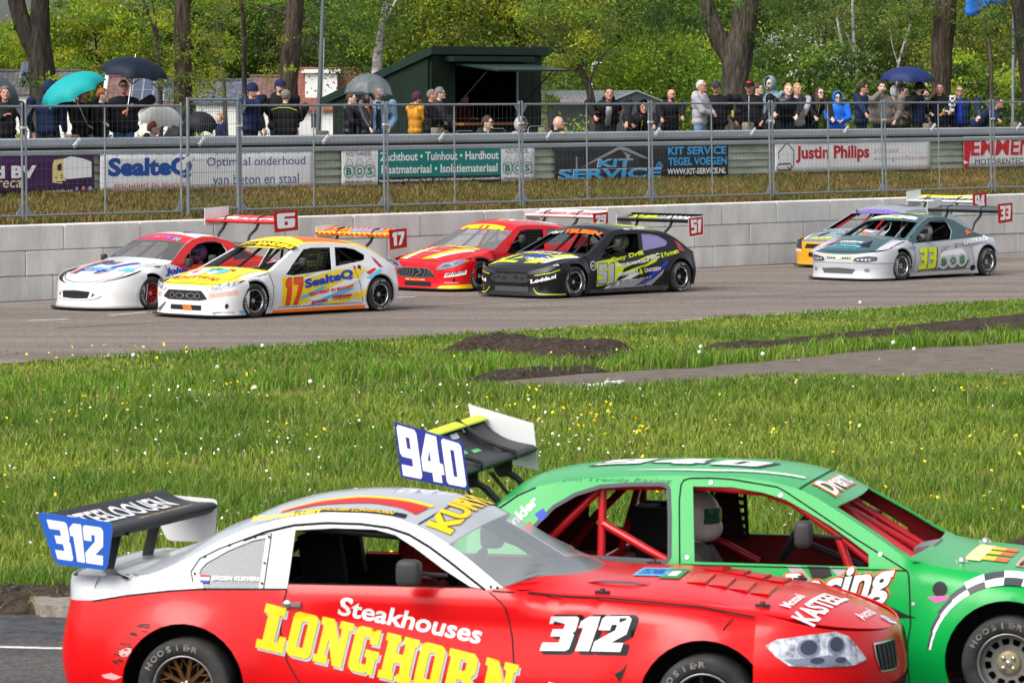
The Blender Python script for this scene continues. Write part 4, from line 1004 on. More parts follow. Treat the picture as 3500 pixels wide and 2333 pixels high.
def racer(label,O,loc,rz,suit,helm,visor,lean=0.0,group=None):
    """a driver belted in: body one mesh, overall and helmet its clothing"""
    r=empty("person",(O[0][0]+loc[0]*math.cos(O[1])-loc[1]*math.sin(O[1]),O[0][1]+loc[0]*math.sin(O[1])+loc[1]*math.cos(O[1]),loc[2]-.63),O[1]+rz,label,"person",group)
    sp=[((0,0,0),.13),((-.02,0,.25),.15),((0,0,.42),.15),((.01,0,.52),.065),((.02,0,.63),.095)]
    J={'hip':[Vector((.0,s*.10,.02)) for s in (-1,1)],'knee':[Vector((.45,s*.13,.16)) for s in (-1,1)],'foot':[Vector((.80,s*.12,-.05)) for s in (-1,1)],'sh':[Vector((.02,s*.19,.42)) for s in (-1,1)],'el':[Vector((.17,s*.27,.20)) for s in (-1,1)],'ha':[Vector((.42,s*.15,.29)) for s in (-1,1)]}
    def bodymesh(b,g=0,head=True,hands=True):
        b.ell((0,0,.08),(.13+g,.16+g,.12+g));b.ell((-.01,0,.27),(.12+g,.165+g,.22+g));b.ell((0,0,.40),(.09+g,.19+g,.09+g))
        for i in (0,1):
            b.tube([J['hip'][i],J['knee'][i],J['foot'][i]],[.085+g,.065+g,.045+g],10);b.tube([J['sh'][i],J['el'][i],J['ha'][i]],[.06+g,.045+g,.032+g],10)
            if hands:
                h=J['ha'][i];b.ell(h+Vector((.03,0,.02)),(.045,.035,.03))
                for k in range(4):b.tube([h+Vector((.06,-.03+.02*k,.03)),h+Vector((.10,-.03+.02*k,.04)),h+Vector((.105,-.03+.02*k,.005))],.0095,5)
                b.tube([h+Vector((.02,.03*(1 if i else-1)*-1,.03)),h+Vector((.06,.045*(1 if i else-1)*-1,.05))],.011,5)
        if head:b.tube([(0,0,.44),(.015,0,.56)],.055,10);b.ell((.02,0,.63),(.095,.078,.115));b.ell((.115,0,.62),(.018,.016,.022))
        return b
    remesh(bodymesh(MB()),"body",SKIN[0],r,.013);remesh(bodymesh(MB(),.014,False,False),"racing_suit",suit,r,.018)
    h=MB();h.ell((.015,0,.65),(.150,.125,.150),n=22,m=14);h.ell((.075,0,.575),(.105,.10,.085),n=18,m=10);hm=remesh(h,"helmet",helm,r,.012)
    v=MB();vs=[]
    for i in range(13):
        a=R(-62+124*i/12)
        for z in (.605,.65,.695):vs.append((.015+.158*math.cos(a)*(1-.12*abs(z-.65)/.05*.3),.131*math.sin(a),z))
    v.add(vs,[(i*3+j,(i+1)*3+j,(i+1)*3+j+1,i*3+j+1) for i in range(12) for j in (0,1)],smooth=True);v.build("visor",visor,hm)
    return r

# ------------------------------------------------------------------ red and silver coupe numbered 312
S=Shell(L=2.765,xc=3.02,xf=3.62,xr=-.52,xt=-.74,n=2.25,nr=3.2,belt=.76,tumble=.55,tuck=.05,flare=.03,ra=.335,rw=.255,sill=.10,grx=(-.34,1.80),roundr=.08,roundh=.12,
  ze_pts=[(-.80,.79),(-.54,.805),(-.31,.812),(-.16,.85),(-.01,.92),(.145,1.01),(.314,1.082),(.53,1.137),(.706,1.16),(.891,1.16),(1.04,1.147),(1.157,1.117),(1.275,1.07),(1.376,1.017),(1.487,.953),(1.61,.87),(1.695,.815),(1.79,.80),(2.0,.786),(2.245,.783),(2.49,.772),(2.73,.756),(2.93,.726),(3.085,.705),(3.65,.51)],
  zc_pts=[(-.80,.79),(-.58,.80),(-.44,.835),(-.264,.893),(-.131,.942),(.064,1.043),(.15,1.075),(.305,1.146),(.46,1.19),(.614,1.216),(.843,1.231),(1.07,1.223),(1.262,1.199),(1.345,1.177),(1.512,1.10),(1.8,.945),(2.0,.852),(2.26,.837),(2.51,.838),(2.64,.83),(2.968,.778),(3.14,.758),(3.305,.722),(3.47,.665),(3.6,.60)],
  w_pts=[(-.8,.79),(-.3,.835),(0,.845),(.6,.825),(1.4,.82),(2.2,.835),(2.7,.845),(3.05,.82),(3.6,.7)],fdx=[(0,-.03),(.25,.03),(.55,.045),(.8,.03),(.95,.012),(1,0)],rdx=[(0,.02),(.3,.05),(.55,.03),(.8,.0),(1,.02)])
_W=S.W
def flank(x,z):  # hollow door under a crease that climbs towards the front wheel
    w=_W(x,z)
    if .35<x<2.45:
        zc=.705-.015*(x-1.0) if x>.9 else .705-.06*(.9-x);k=sstep(.35,.9,x)*(1-sstep(2.1,2.45,x));u=zc-z
        if u>0:w -= k*(.026*min(1,u/.05)-.030*sstep(.10,.42,u))
    return w
S.W=flank
O=((-1.52,22.088,0.0),R(-13.5))
car=car_root("race_car","red coupe with silver roof numbered 312, nearest the camera at the bottom left",O);KW=dict(parent=car)
redtop=[(3.02+(1.79-3.02)*i/24,S.ze(3.02+(1.79-3.02)*i/24)) for i in range(25)]+[(1.695,.812),(1.609,.799),(1.52,.806),(.549,.803),(.542,.774),(.082,.765),(-.105,.749),(-.329,.718),(-.52,.683)]
S.panel("body_side",[S.side_loop(top=redtop)],PR,car,inner=M_DARK)
white=[(-.52,.685),(-.329,.720),(-.105,.751),(.082,.767),(.542,.776),(.541,1.068),(.747,1.083),(.969,1.081),(1.083,1.057),(1.203,.993),(1.363,.896),(1.52,.814),(1.609,.801),(1.695,.814)]+[(x,S.ze(x)) for x in [1.61,1.55,1.487,1.43,1.376,1.32,1.275,1.2,1.157,1.1,1.04,.97,.891,.8,.706,.62,.53,.42,.314,.23,.145,.07,-.01,-.08,-.16,-.23,-.31,-.42,-.52]]
qg=[(.057,.842),(.058,.859),(.089,.897),(.198,.961),(.317,1.011),(.389,1.027),(.39,.776),(.096,.771)]
S.panel("cabin_side",[white,qg],PSW,car,inner=M_DARK)
S.panel("quarter_window",[[(p[0]+(.2-p[0])*-.03,p[1]+(.9-p[1])*-.03) for p in qg]],G_CLEAR,car,th=0,inset=.008)
xb=lambda v:1.695+.36*(1-abs(v)**2);xt=lambda v:1.376+.13*(1-abs(v)**2);xs=lambda v:1.20+.12*(1-abs(v)**2)
S.patch("hood",xb,S.xend,-1,1,PR,car,inner=M_DARK);S.patch("windscreen",xt,xb,-1,1,G_SCRN,car,th=0)
S.patch("windscreen_header",xs,xt,-1,1,PS,car,nu=4);S.patch("roof",.25,xs,-1,1,PS,car,inner=M_DARK);S.patch("rear_slope",S.xrear,.25,-1,1,PS,car,inner=M_DARK)
S.end("nose",True,PR,car);S.end("tail",False,PR,car,q1=.80);S.end("tail_spoiler",False,PSW,car,q0=.80,nz=5)
underbody(S,car);wells(S,car)
for x in (0,S.L):
    for sg in (-1,1):wheel(car,x,sg,.255,.855,.24,'mesh' if x==0 else 'spoke',M_RIMBR if x==0 else M_RIMK,M_RIMK,M_LIPG,20 if x else 0,True)
# shut lines, seams and trim
f=Flat()
for pts in ([(.542,.774),(.526,.697),(.518,.557),(.56,.40),(.624,.299),(.66,.12)],[(1.625,.79),(1.68,.75),(1.718,.711),(1.754,.56),(1.778,.338),(1.78,.12)],[(1.64,.795),(1.753,.792),(2.0,.775),(2.245,.772),(2.489,.760),(2.732,.744),(2.933,.712),(3.01,.70)],[(2.905,.70),(2.86,.64)]):f.stroke(pts,.007)
f.stroke([(.27,1.01),(.378,1.054),(.529,1.091),(.706,1.106),(.891,1.105),(1.042,1.09),(1.157,1.059),(1.275,1.001),(1.395,.93),(1.515,.853),(1.6,.80)],.012)
f.stroke([(-.52,.684),(-.329,.719),(-.105,.75),(.082,.766),(.542,.775)],.008);f.stroke([(.549,.803),(1.0,.806),(1.52,.809)],.006)
for sg in (-1,1):S.dec_side(f,"panel_seams",M_SEAM,car,sg,d=.003,sym=True)
f=Flat();f.stroke([(.03,.80),(.012,.85),(.048,.916),(.145,.966),(.314,1.032),(.416,1.048),(.417,.772)],.006);S.dec_side(f,"quarter_window_frame_seam",M_SEAM,car,-1,d=.003)
f=Flat()
for p in ((.035,.84),(.075,.925),(.2,.985),(.33,1.028),(.405,1.03),(.402,.90),(.404,.80),(.1,.765),(1.63,.815),(1.665,.812)):f.disc(p[0],p[1],.007,0,8)
S.dec_side(f,"window_screws",M_SEAM,car,-1,d=.005)
# shut line across the roof, red and yellow roof stripe, roof lettering
f=Flat();f.stroke([(xs(v)-.01,v*S.We(1.22)) for v in [-.97+.97*2*i/20 for i in range(21)]],.008);S.dec_top(f,"roof_seam",M_SEAM,car,False)
f=Flat();f.poly([(.42,-.47),(.60,-.43),(.90,-.40),(1.06,-.43),(1.16,-.48),(1.20,-.36),(1.03,-.325),(.80,-.31),(.59,-.37),(.42,-.445)],0);f.poly([(.42,-.435),(.59,-.36),(.80,-.30),(1.03,-.315),(1.205,-.35),(1.225,-.315),(1.03,-.275),(.80,-.26),(.59,-.33),(.40,-.425)],1)
S.dec_top(f,"roof_stripe",[V_R,V_Y],car,False)
S.dec_top(Flat().rect(.50,-.550,1.12,-.500,0),"roof_script_band",V_K,car,False,d=.004)
f=Flat();f.text("STEAKHOUSES LONGHORN",.55,-.542,.50,.034,0,shear=.2,bold=.03);S.dec_top(f,"roof_script",V_Y,car,False,d=.007)
S.dec_side(Flat().text("Kampioen",.30,1.098,.36,.032,0,rot=.14,shear=.3,bold=.03),"roof_edge_script",V_Y,car,-1)
# windscreen name: yellow with a dark edge, read from in front
for d,g,m in ((.005,.012,V_K),(.007,0,V_Y)):
    f=Flat();f.text("KURVERS",-.56,-1.395,1.12,.135,0,bold=.05+g*2)
    def fn(u,v,d=d):return S.top(-v-.055*(u/.6)**2+.02,u,d)
    f.build("windscreen_name" if m is V_Y else "windscreen_name_edge",m,fn,car,.06,True)
# door lettering
def slab_word(f,word,x,z,h,rot,gaps,mi,scale=1.0):
    c,d=math.cos(rot),math.sin(rot);a=0
    for ch,g in zip(word,gaps):
        w,loops=SLAB[ch];out=[]
        for lp in loops:out.append([(x+(a+p[0]*.90)*h*c-p[1]*h*d,z+(a+p[0]*.90)*h*d+p[1]*h*c) for p in lp])
        f.poly(out,mi);a += (w+g)*.935
LG=("LONGHORN",.388,.475,.232,R(-11.5),(.03,.05,.04,.05,.03,.06,.09,0))
f=Flat();slab_word(f,LG[0],LG[1]+.010,LG[2]-.014,*LG[3:6],0);S.dec_side(f,"door_lettering_shadow",mat("vinyl_silver",(.42,.46,.50),.4),car,-1,d=.004,step=.04)
f=Flat();slab_word(f,*LG[:6],0);S.dec_side(f,"door_lettering",V_Y,car,-1,d=.009,step=.04)
f=Flat();f.text("Steakhouses",.815,.652,.775,.098,0,bold=.022,rot=R(-9.6),shear=.12);f.text(".nl",1.80,.27,.17,.10,0,bold=.03,rot=R(-9));S.dec_side(f,"door_script",V_W,car,-1)
NS=dict(shear=.36,rot=R(1.5))
f=Flat();f.glyphs("312",BLOCK,1.918,.484,.445,.190,.04,0,**NS);f.glyphs("312",BLOCK,1.910,.492,.450,.196,.03,0,**NS);S.dec_side(f,"race_number_shadow",V_K,car,-1,d=.003)
f=Flat();f.glyphs("312",BLOCK,1.902,.502,.428,.178,.05,0,**NS);S.dec_side(f,"race_number",V_W,car,-1,d=.005)
f=Flat();f.text("JEROEN KURVERS",.125,.806,.26,.026,0,bold=.02);fn_=S.side(-1);f.build("driver_name",V_W,lambda u,v:fn_(u,v,.001),car,.06)
f=Flat();f.rect(.068,.824,.118,.837,0);f.rect(.068,.811,.118,.824,1);f.rect(.068,.798,.118,.811,2);f.build("small_flag",[V_R,V_W,V_B],lambda u,v:fn_(u,v,.001),car,.06)
# bonnet lettering, louvres, pins
f=Flat();f.text("KASTEEL",-.66,-3.30,.70,.125,0,bold=.03,rot=R(-6));f.text("Mossel",-.52,-3.155,.30,.06,0,bold=.02,rot=R(-6));f.text("Avond",-.28,-3.50,.26,.06,0,bold=.02,rot=R(-5));S.dec_top(f,"hood_lettering",V_W,car,True)
f=Flat();f.rect(2.27,-.24,2.44,.06,0);f.rect(2.42,-.30,2.53,.04,1);f.rect(2.45,-.22,2.50,-.06,2);S.dec_top(f,"hood_sticker",[V_LB,V_GR,V_W],car,False)
f=Flat();f.text("STUCWERK",2.29,-.2,.13,.2,0,bold=.03);S.dec_top(f,"hood_sticker_print",V_B,car,False,d=.007)
for i in range(4):
    for sg in (-1,1):
        lv=MB();x=2.58+.11*i;y0,y1=.10,.36;P=lambda x,y,d:S.top(x,sg*y,d)
        lv.add([P(x,y0,.004),P(x,y1,.004),P(x+.10,y1,.015),P(x+.10,y0,.015),P(x+.105,y0,.004),P(x+.105,y1,.004)],[(0,1,2,3),(3,2,5,4),(0,3,4),(1,5,2)]);lv.build("hood_louvre",PR,car)
for sg in (-1,1):
    sc=MB();c=[S.top(x,sg*.40,h) for x,h in ((2.08,.002),(2.16,.018),(2.30,.022),(2.40,.002))];e=[S.top(x,sg*.47,h) for x,h in ((2.08,.002),(2.16,.018),(2.30,.022),(2.40,.002))]
    sc.add(c+e,[(0,1,5,4),(1,2,6,5),(2,3,7,6)],smooth=True);sc.build("hood_scoop",PR,car)
for x,y in ((2.20,-.66),(3.02,-.58),(2.20,.66),(3.02,.58)):
    b=MB();p=S.top(x,y,.006);b.box(p,(.075,.022,.014));b.lathe([(0,.02),(.013,.02),(.014,0)],10,Matrix.Translation(p));b.build("hood_pin",M_CARB,car)
f=Flat();f.disc(3.585,-.02,.042,0);S.dec_top(f,"nose_badge",V_W,car,False,d=.007,step=.03);f=Flat();f.poly([(3.585,-.02),(3.62,-.02),(3.61,.005),(3.585,.015)],0);f.poly([(3.585,-.02),(3.55,-.02),(3.56,-.045),(3.585,-.055)],0);S.dec_top(f,"nose_badge_quarters",V_LB,car,False,d=.009,step=.03)
# headlamps and grille
HL=[(-1.50,.566),(-1.42,.598),(-1.18,.618),(-.92,.626),(-.80,.598),(-.69,.522),(-.63,.474),(-.77,.454),(-1.05,.458),(-1.32,.470),(-1.42,.514)]
for sg in (1,-1):
    q=lambda l:[(p[0]*sg,p[1]) for p in l][::sg]
    h=S.dec_nose(Flat().poly(q(HL),0),"headlight",M_LAMP,car,step=.05,d=.006,phi=True)
    f=Flat()
    for cx,cz,r in ((-1.17,.552,.085),(-.93,.560,.075)):
        f.disc(sg*cx,cz,r*1.12,1,18,ry=.046);
    f.poly(q([(-1.36,.50),(-1.30,.476),(-1.05,.464),(-.80,.462),(-.86,.50),(-1.0,.515),(-1.2,.505)]),1)
    S.dec_nose(f,"lamp_housing",[M_LAMPD,M_LAMPM],h,step=.05,d=.008,phi=True)
    f=Flat()
    for cx,cz,r in ((-1.17,.556,.070),(-.93,.564,.062)):f.disc(sg*cx,cz,r,0,18,ry=.036)
    f.disc(sg*-1.10,.492,.06,0,12,ry=.015);f.disc(sg*-.90,.488,.05,0,12,ry=.014);S.dec_nose(f,"lamp_lens",[M_LAMPD],h,step=.05,d=.010,phi=True)
    GR=[(-.52,.546),(-.15,.540),(-.165,.458),(-.20,.392),(-.26,.386),(-.46,.394),(-.51,.466)]
    S.dec_nose(Flat().poly(q(GR),0),"grille_surround",M_CHROME,car,step=.05,d=.006,phi=True)
    c=(-.335,.466);gi=[(c[0]+(p[0]-c[0])*.88,c[1]+(p[1]-c[1])*.88) for p in GR];S.dec_nose(Flat().poly(q(gi),0),"grille",M_DARK,car,step=.05,d=.010,phi=True)
    f=Flat()
    for i in range(5):f.stroke([(sg*(-.45+.06*i),.405),(sg*(-.47+.065*i),.53)],.012)
    S.dec_nose(f,"grille_bars",mat("grille_bar",(.10,.10,.11),.3,metal=.6),car,step=.05,d=.013,phi=True)
f=Flat();f.poly([(-.9,.20),(.9,.20),(.85,.32),(-.85,.32)],0);S.dec_nose(f,"lower_intake",M_DARK,car,d=.006,phi=True)
# scuffs along the rear arch
f=Flat();r2=random.Random(5)
for i in range(26):
    a=R(118+r2.random()*45);r=.345+.05*r2.random();x,z=r*math.cos(a),.255+r*math.sin(a);f.stroke([(x,z),(x-.02-.02*r2.random(),z+.006*r2.random())],.004+.004*r2.random())
S.dec_side(f,"rubber_scuffs",V_K,car,-1,d=.002)
f=Flat();f.poly([(-.36,.43),(-.33,.445),(-.28,.46),(-.275,.44),(-.30,.41),(-.34,.405)],0);f.poly([(-.46,.30),(-.40,.315),(-.33,.30),(-.38,.28),(-.44,.285)],0);S.dec_side(f,"paint_scrapes",mat("bare_scrape",(.60,.30,.28),.7,var=.3,vscale=40),car,-1,d=.002)
f=Flat();f.disc(3.08,.49,.018,0,9);f.poly([(2.30,.40),(2.34,.42),(2.37,.46),(2.35,.40),(2.33,.36)],1);S.dec_side(f,"front_scrapes",[V_W,V_K],car,-1,d=.003)
mirror_part(car,(1.235,-.90,.895),-1,M_MIRR,(1.40,-.76,.87),(.066,.085,.070));mirror_part(car,(1.235,.90,.895),1,M_MIRR,(1.40,.76,.87),(.066,.085,.070))
b=MB();p=S.side(-1)(.575,.70,.008);b.box(p,(.10,.022,.024));b.ell(S.side(-1)(.553,.70,.012),(.026,.014,.022));b.build("door_handle",M_CHROME,car)
seat(car,.55,.34,M_DARK);steering(car,1.25,.33,.74)
b=MB();T=lambda*p:b.tube(p,.022,8)
for s_ in (-1,1):
    T((.42,s_*.56,.15),(.45,s_*.52,1.08));T((.45,s_*.52,1.08),(1.28,s_*.52,1.03),(1.72,s_*.66,.70),(1.75,s_*.68,.2));T((.45,s_*.50,1.05),(-.15,s_*.5,.55))
T((.45,-.52,1.08),(.45,.52,1.08));T((1.28,-.52,1.03),(1.28,.52,1.03));T((.43,-.55,.55),(.43,.55,.55));T((1.72,-.66,.70),(1.72,.66,.70));T((.45,.5,1.05),(.43,-.55,.3))
b.build("roll_cage",M_CARB,car)
b=MB();b.box((.0,0,.60),(.5,1.3,.02));b.box((.22,0,.45),(.03,1.3,.45));b.box((1.75,0,.70),(.35,1.35,.05));b.build("bulkheads",M_DARK,car)
racer("driver in red and black inside the nearest red and silver car",O,(.98,.34,.86),0,mat("suit_red",(.22,.012,.012),.8),mat("helmet_black_red",(.05,.012,.012),.25,var=.6,vscale=9,c2=(.40,.03,.02)),M_LAMPD)
# rear wing
wg=MB();airfoil(wg,-.79,.79,[(-.50,1.02),(-.33,1.035)],[(-.80,1.135),(-.645,1.12)],.075,.055);rw=wg.build("rear_wing",M_CARB,car)
PLT=paint("plate_blue",(.010,.085,.42),.4,.3)
plate("end_plate",round_poly([(-.82,1.15),(-.397,1.104),(-.432,.85),(-.72,.875)],.035),-.80,.008,PLT,rw)
plate("end_plate",round_poly([(-.758,1.10),(-.33,1.071),(-.35,.83),(-.63,.83)],.035),.80,.008,PW,rw)
f=Flat()
def plate_txt(f,txt,P,y,mi):  # squeeze upright block figures into a four sided plate
    (a,b,c,d)=[Vector(p) for p in P];g=Flat();g.glyphs(txt,BLOCK,0,0,1,1,.05)
    f._add([tuple((a*(1-u)+b*u)*(1-v)+(d*(1-u)+c*u)*v) for u,v in g.v],g.f,mi)
plate_txt(f,"312",[(-.705,.905),(-.455,.878),(-.452,1.075),(-.765,1.112)],0,0);f.build("end_plate_number",V_W,lambda u,v:Vector((u,-.8055,v)),rw)
def wing_top(u,v):  # u across from the near end, v from leading to trailing edge
    t=(u+.79)/1.58;le=Vector((-.50+.17*t,0,1.02+.015*t));te=Vector((-.80+.155*t,0,1.135-.015*t));p=le.lerp(te,v);c=4*v*(1-v)*.055;h=.075*(2.6*math.sqrt(max(v,0))*(1-v)+.1*(1-v)+.04);dd=te-le;nrm=Vector((dd.z,0,-dd.x)).normalized();nrm=nrm if nrm.z<0 else-nrm
    return p+nrm*c-nrm*(h*.5+.004)+Vector((0,u,0))
f=Flat();f.text("STEELOOUEN",-.60,.40,1.18,.46,0,bold=.02);f.build("wing_lettering",V_W,wing_top,rw,.12);f=Flat();f.text("Jenos metaal en staalbouw",-.1,.18,.7,.08,0);f.build("wing_small_lettering",V_Y,wing_top,rw,.12)
for y in (-.33,.33):
    b=MB();b.frame_box((-.62,y-.008,.80),(.06,0,0),(0,.016,0),(.05,0,.20));b.frame_box((-.62,y-.008,.985),(.15,0,0),(0,.016,0),(.0,0,.045));b.build("wing_strut",M_CARB,rw)
S312,C312=S,car

# ------------------------------------------------------------------ green hatchback numbered 940
S=Shell(L=2.6,xc=2.85,xf=3.40,xr=-.42,xt=-.62,n=2.3,nr=3.2,belt=.72,tumble=.42,tuck=.03,flare=.045,fr=.16,ra=.345,rw=.255,sill=.10,grx=(-9,2.10),roundr=.05,roundh=.09,
  ze_pts=[(-.66,.76),(-.5,.87),(-.35,1.0),(-.25,1.065),(-.13,1.125),(.05,1.167),(.25,1.19),(.5,1.205),(.78,1.213),(1.02,1.211),(1.2,1.196),(1.33,1.172),(1.44,1.140),(1.64,1.035),(1.85,.915),(2.054,.795),(2.2,.758),(2.48,.728),(2.68,.70),(3.0,.65),(3.4,.55)],
  zc_pts=[(-.66,.78),(-.51,.905),(-.41,1.01),(-.35,1.055),(-.27,1.125),(-.2,1.158),(-.12,1.182),(.12,1.216),(.35,1.232),(.67,1.238),(.95,1.235),(1.22,1.216),(1.37,1.192),(1.5,1.150),(1.75,1.01),(2.0,.865),(2.09,.812),(2.2,.785),(2.5,.757),(2.8,.715),(3.2,.63),(3.4,.56)],
  w_pts=[(-.66,.74),(-.3,.80),(0,.82),(.6,.80),(1.5,.80),(2.2,.81),(2.6,.825),(3.1,.78)])
O=((.379,23.587,0.0),R(-14.0))
car=car_root("race_car","bright green hatchback numbered 940 with red roll cage, behind the red coupe",O)
PRI=mat("cage_red",(.46,.010,.016),.35,coat=.4);PDR=mat("inner_red",(.16,.010,.012),.6)
dw=[(.799,1.156),(.843,.753),(1.821,.751),(1.816,.82),(1.703,.895),(1.585,.967),(1.467,1.03),(1.331,1.097),(1.197,1.132),(1.019,1.157)]
qw=[(-.10,.84),(-.088,.917),(.018,1.029),(.136,1.099),(.275,1.144),(.443,1.158),(.621,1.163),(.655,1.15),(.663,1.136),(.681,.994),(.70,.778),(.69,.755),(.667,.748),(.259,.762),(-.05,.782)]
S.panel("body_side",[S.side_loop(),dw,qw],PG,car,inner=PDR)
xb=lambda v:2.035+.05*(1-v*v);xt=lambda v:1.60+.05*(1-v*v);xh=lambda v:1.40+.03*(1-v*v);VP=.90
S.patch("hood",xb,S.xend,-1,1,PG,car,inner=M_DARK)
for a,b_ in ((-1,-VP),(VP,1)):S.patch("windscreen_pillar",xt,xb,a,b_,PG,car,nv=3,inner=M_DARK)
S.patch("windscreen_header",xh,xt,-1,1,PG,car,nu=4,inner=M_DARK);S.patch("roof",-.16,xh,-1,1,PG,car,inner=M_DARK);S.patch("tailgate",S.xrear,-.16,-1,1,PG,car,inner=PDR)
S.end("nose",True,PG,car);S.end("tail",False,PG,car);underbody(S,car,PDR);wells(S,car)
for x in (0,S.L):
    for sg in (-1,1):wheel(car,x,sg,.255,.86,.24,'holes',M_RIMG,M_HUBB,M_LIPG,0,True)
f=Flat();f.stroke([(.78,.12),(.772,.45),(.765,.72),(.76,.747),(.728,1.079),(.731,1.165),(.745,1.188),(.777,1.199),(.9,1.203),(1.016,1.199),(1.277,1.163),(1.327,1.139),(1.51,1.033),(1.737,.899),(2.006,.753),(2.035,.735),(2.045,.715),(2.053,.615),(2.061,.446),(2.045,.335),(2.05,.12)],.008)
f.stroke([(.76,.735),(1.4,.738),(2.03,.738)],.006)
f.stroke([(-.20,1.085),(-.10,1.13)],.008);f.stroke([(-.46,.88),(-.30,1.015),(-.20,1.085)],.009);S.dec_side(f,"panel_seams",M_SEAM,car,-1,d=.003)
f=Flat();f.stroke(qw+[qw[0]],.022);S.dec_side(f,"window_rubber",mat("window_rubber",(.06,.065,.08),.6),car,-1,d=.004)
f=Flat()
for p in ((.90,1.178),(1.30,1.118),(.80,.775),(1.88,.82),(2.075,.56)):f.disc(p[0],p[1],.010,0,10)
S.dec_side(f,"panel_fasteners",M_BOLT,car,-1,d=.006)
f=Flat();f.stroke([(xh(v),v*S.We(1.42)) for v in [-1+2*i/20 for i in range(21)]],.008);S.dec_top(f,"roof_seam",M_SEAM,car,False)
# graphics: script on the door, checkered band round the front arch, roof stripes
f=Flat();f.text("Racing",1.28,.44,.66,.25,0,bold=.10,shear=.45,rot=R(9));S.dec_side(f,"door_script_edge",V_O,car,-1,d=.003)
f=Flat();f.text("Racing",1.29,.445,.64,.24,0,bold=.07,shear=.45,rot=R(9));S.dec_side(f,"door_script_shadow",V_K,car,-1,d=.005)
f=Flat();f.text("Racing",1.295,.450,.63,.235,0,bold=.03,shear=.45,rot=R(9));S.dec_side(f,"door_script",V_W,car,-1,d=.007)
f=Flat();f.poly([(1.86,.62),(1.93,.55),(2.04,.50),(2.10,.485),(1.98,.48),(1.88,.53)],0);f.poly([(1.36,.745),(1.44,.745),(1.52,.66),(1.44,.66)],1);f.poly([(1.48,.745),(1.60,.745),(1.62,.70),(1.52,.66)],0);f.poly([(1.60,.745),(1.70,.735),(1.66,.69)],1);S.dec_side(f,"door_flash",[V_K,V_G],car,-1,d=.002)
f=Flat()
for i in range(9):
    a0,a1=R(172-13*i),R(172-13*(i+1))
    for j in range(2):
        w=.035*min(1,.35+.16*i);r0,r1=.425+w*j,.425+w*(j+1);pts=[(S.L+r0*math.cos(a0),.255+r0*math.sin(a0)),(S.L+r1*math.cos(a0),.255+r1*math.sin(a0)),(S.L+r1*math.cos((a0+a1)/2),.255+r1*math.sin((a0+a1)/2)),(S.L+r1*math.cos(a1),.255+r1*math.sin(a1)),(S.L+r0*math.cos(a1),.255+r0*math.sin(a1)),(S.L+r0*math.cos((a0+a1)/2),.255+r0*math.sin((a0+a1)/2))]
        f.poly(pts,0 if (i<4 and j==0) or (i >= 4 and (i+j) % 2) else 1)
S.dec_side(f,"checkered_band",[V_W,mat("vinyl_dark_grey",(.05,.055,.06),.45)],car,-1,d=.003)
f=Flat();f.disc(2.22,.645,.042,0,14);f.poly([(2.15,.60),(2.28,.615),(2.25,.585),(2.20,.57)],1);S.dec_side(f,"fender_sticker",[V_K,V_P],car,-1,d=.003)
f=Flat();f.text("Winkler",-.275,.83,.30,.06,0,bold=.03,rot=R(47));S.dec_side(f,"pillar_name",V_W,car,-1)
f=Flat();f.poly([(-.16,.905),(-.11,.945),(-.075,.90),(-.125,.86)],0);f.poly([(-.09,.985),(-.045,1.02),(-.01,.98),(-.05,.945)],1);S.dec_side(f,"pillar_patches",[V_R,V_B],car,-1)
f=Flat();f.glyphs("940",BLOCK,.10,-.18,1.0,.36,.08,0,shear=.2);S.dec_top(f,"roof_number_shadow",V_K,car,False,d=.004);f=Flat();f.glyphs("940",BLOCK,.13,-.15,.94,.30,.12,0,shear=.2);f.poly([(.35,-.40),(.9,-.36),(1.38,-.25),(1.38,-.30),(.9,-.42)],0);S.dec_top(f,"roof_number",V_W,car,False,d=.006)
f=Flat();f.text("Jim Trendy Racing",.05,1.165,.62,.028,0,shear=.4);S.dec_side(f,"roof_script",V_GR,car,-1)
f=Flat();f.text("Drent",-.42,-1.585,.70,.15,0,bold=.06,shear=.25);S.dec_top(f,"windscreen_name_edge",V_O,car,True,d=.005);f=Flat();f.text("Drent",-.40,-1.575,.66,.13,0,bold=.03,shear=.25);S.dec_top(f,"windscreen_name",V_W,car,True,d=.008)
f=Flat()
for i,m in ((0,0),(1,1),(2,2)):
    x0,x1=2.30+.07*i,2.37+.07*i
    if i==0:f.rect(x0,-.42,x1+.02,.30,0)
    else:
        for y in (-.36,-.12,.10):f.rect(x0+.02,y,x1+.02,y+.15,i)
S.dec_top(f,"hood_letters",[mat("vinyl_cream",(.78,.66,.30),.45),V_Y,V_O],car,False);f=Flat();f.text("TRUCKS",-.40,-2.70,.55,.10,0,bold=.03);S.dec_top(f,"hood_sponsor",V_K,car,True,d=.009);S.dec_top(Flat().rect(2.585,-.42,2.715,.18,0),"hood_sponsor_field",mat("vinyl_salmon",(.70,.35,.28),.45),car,False,d=.005)
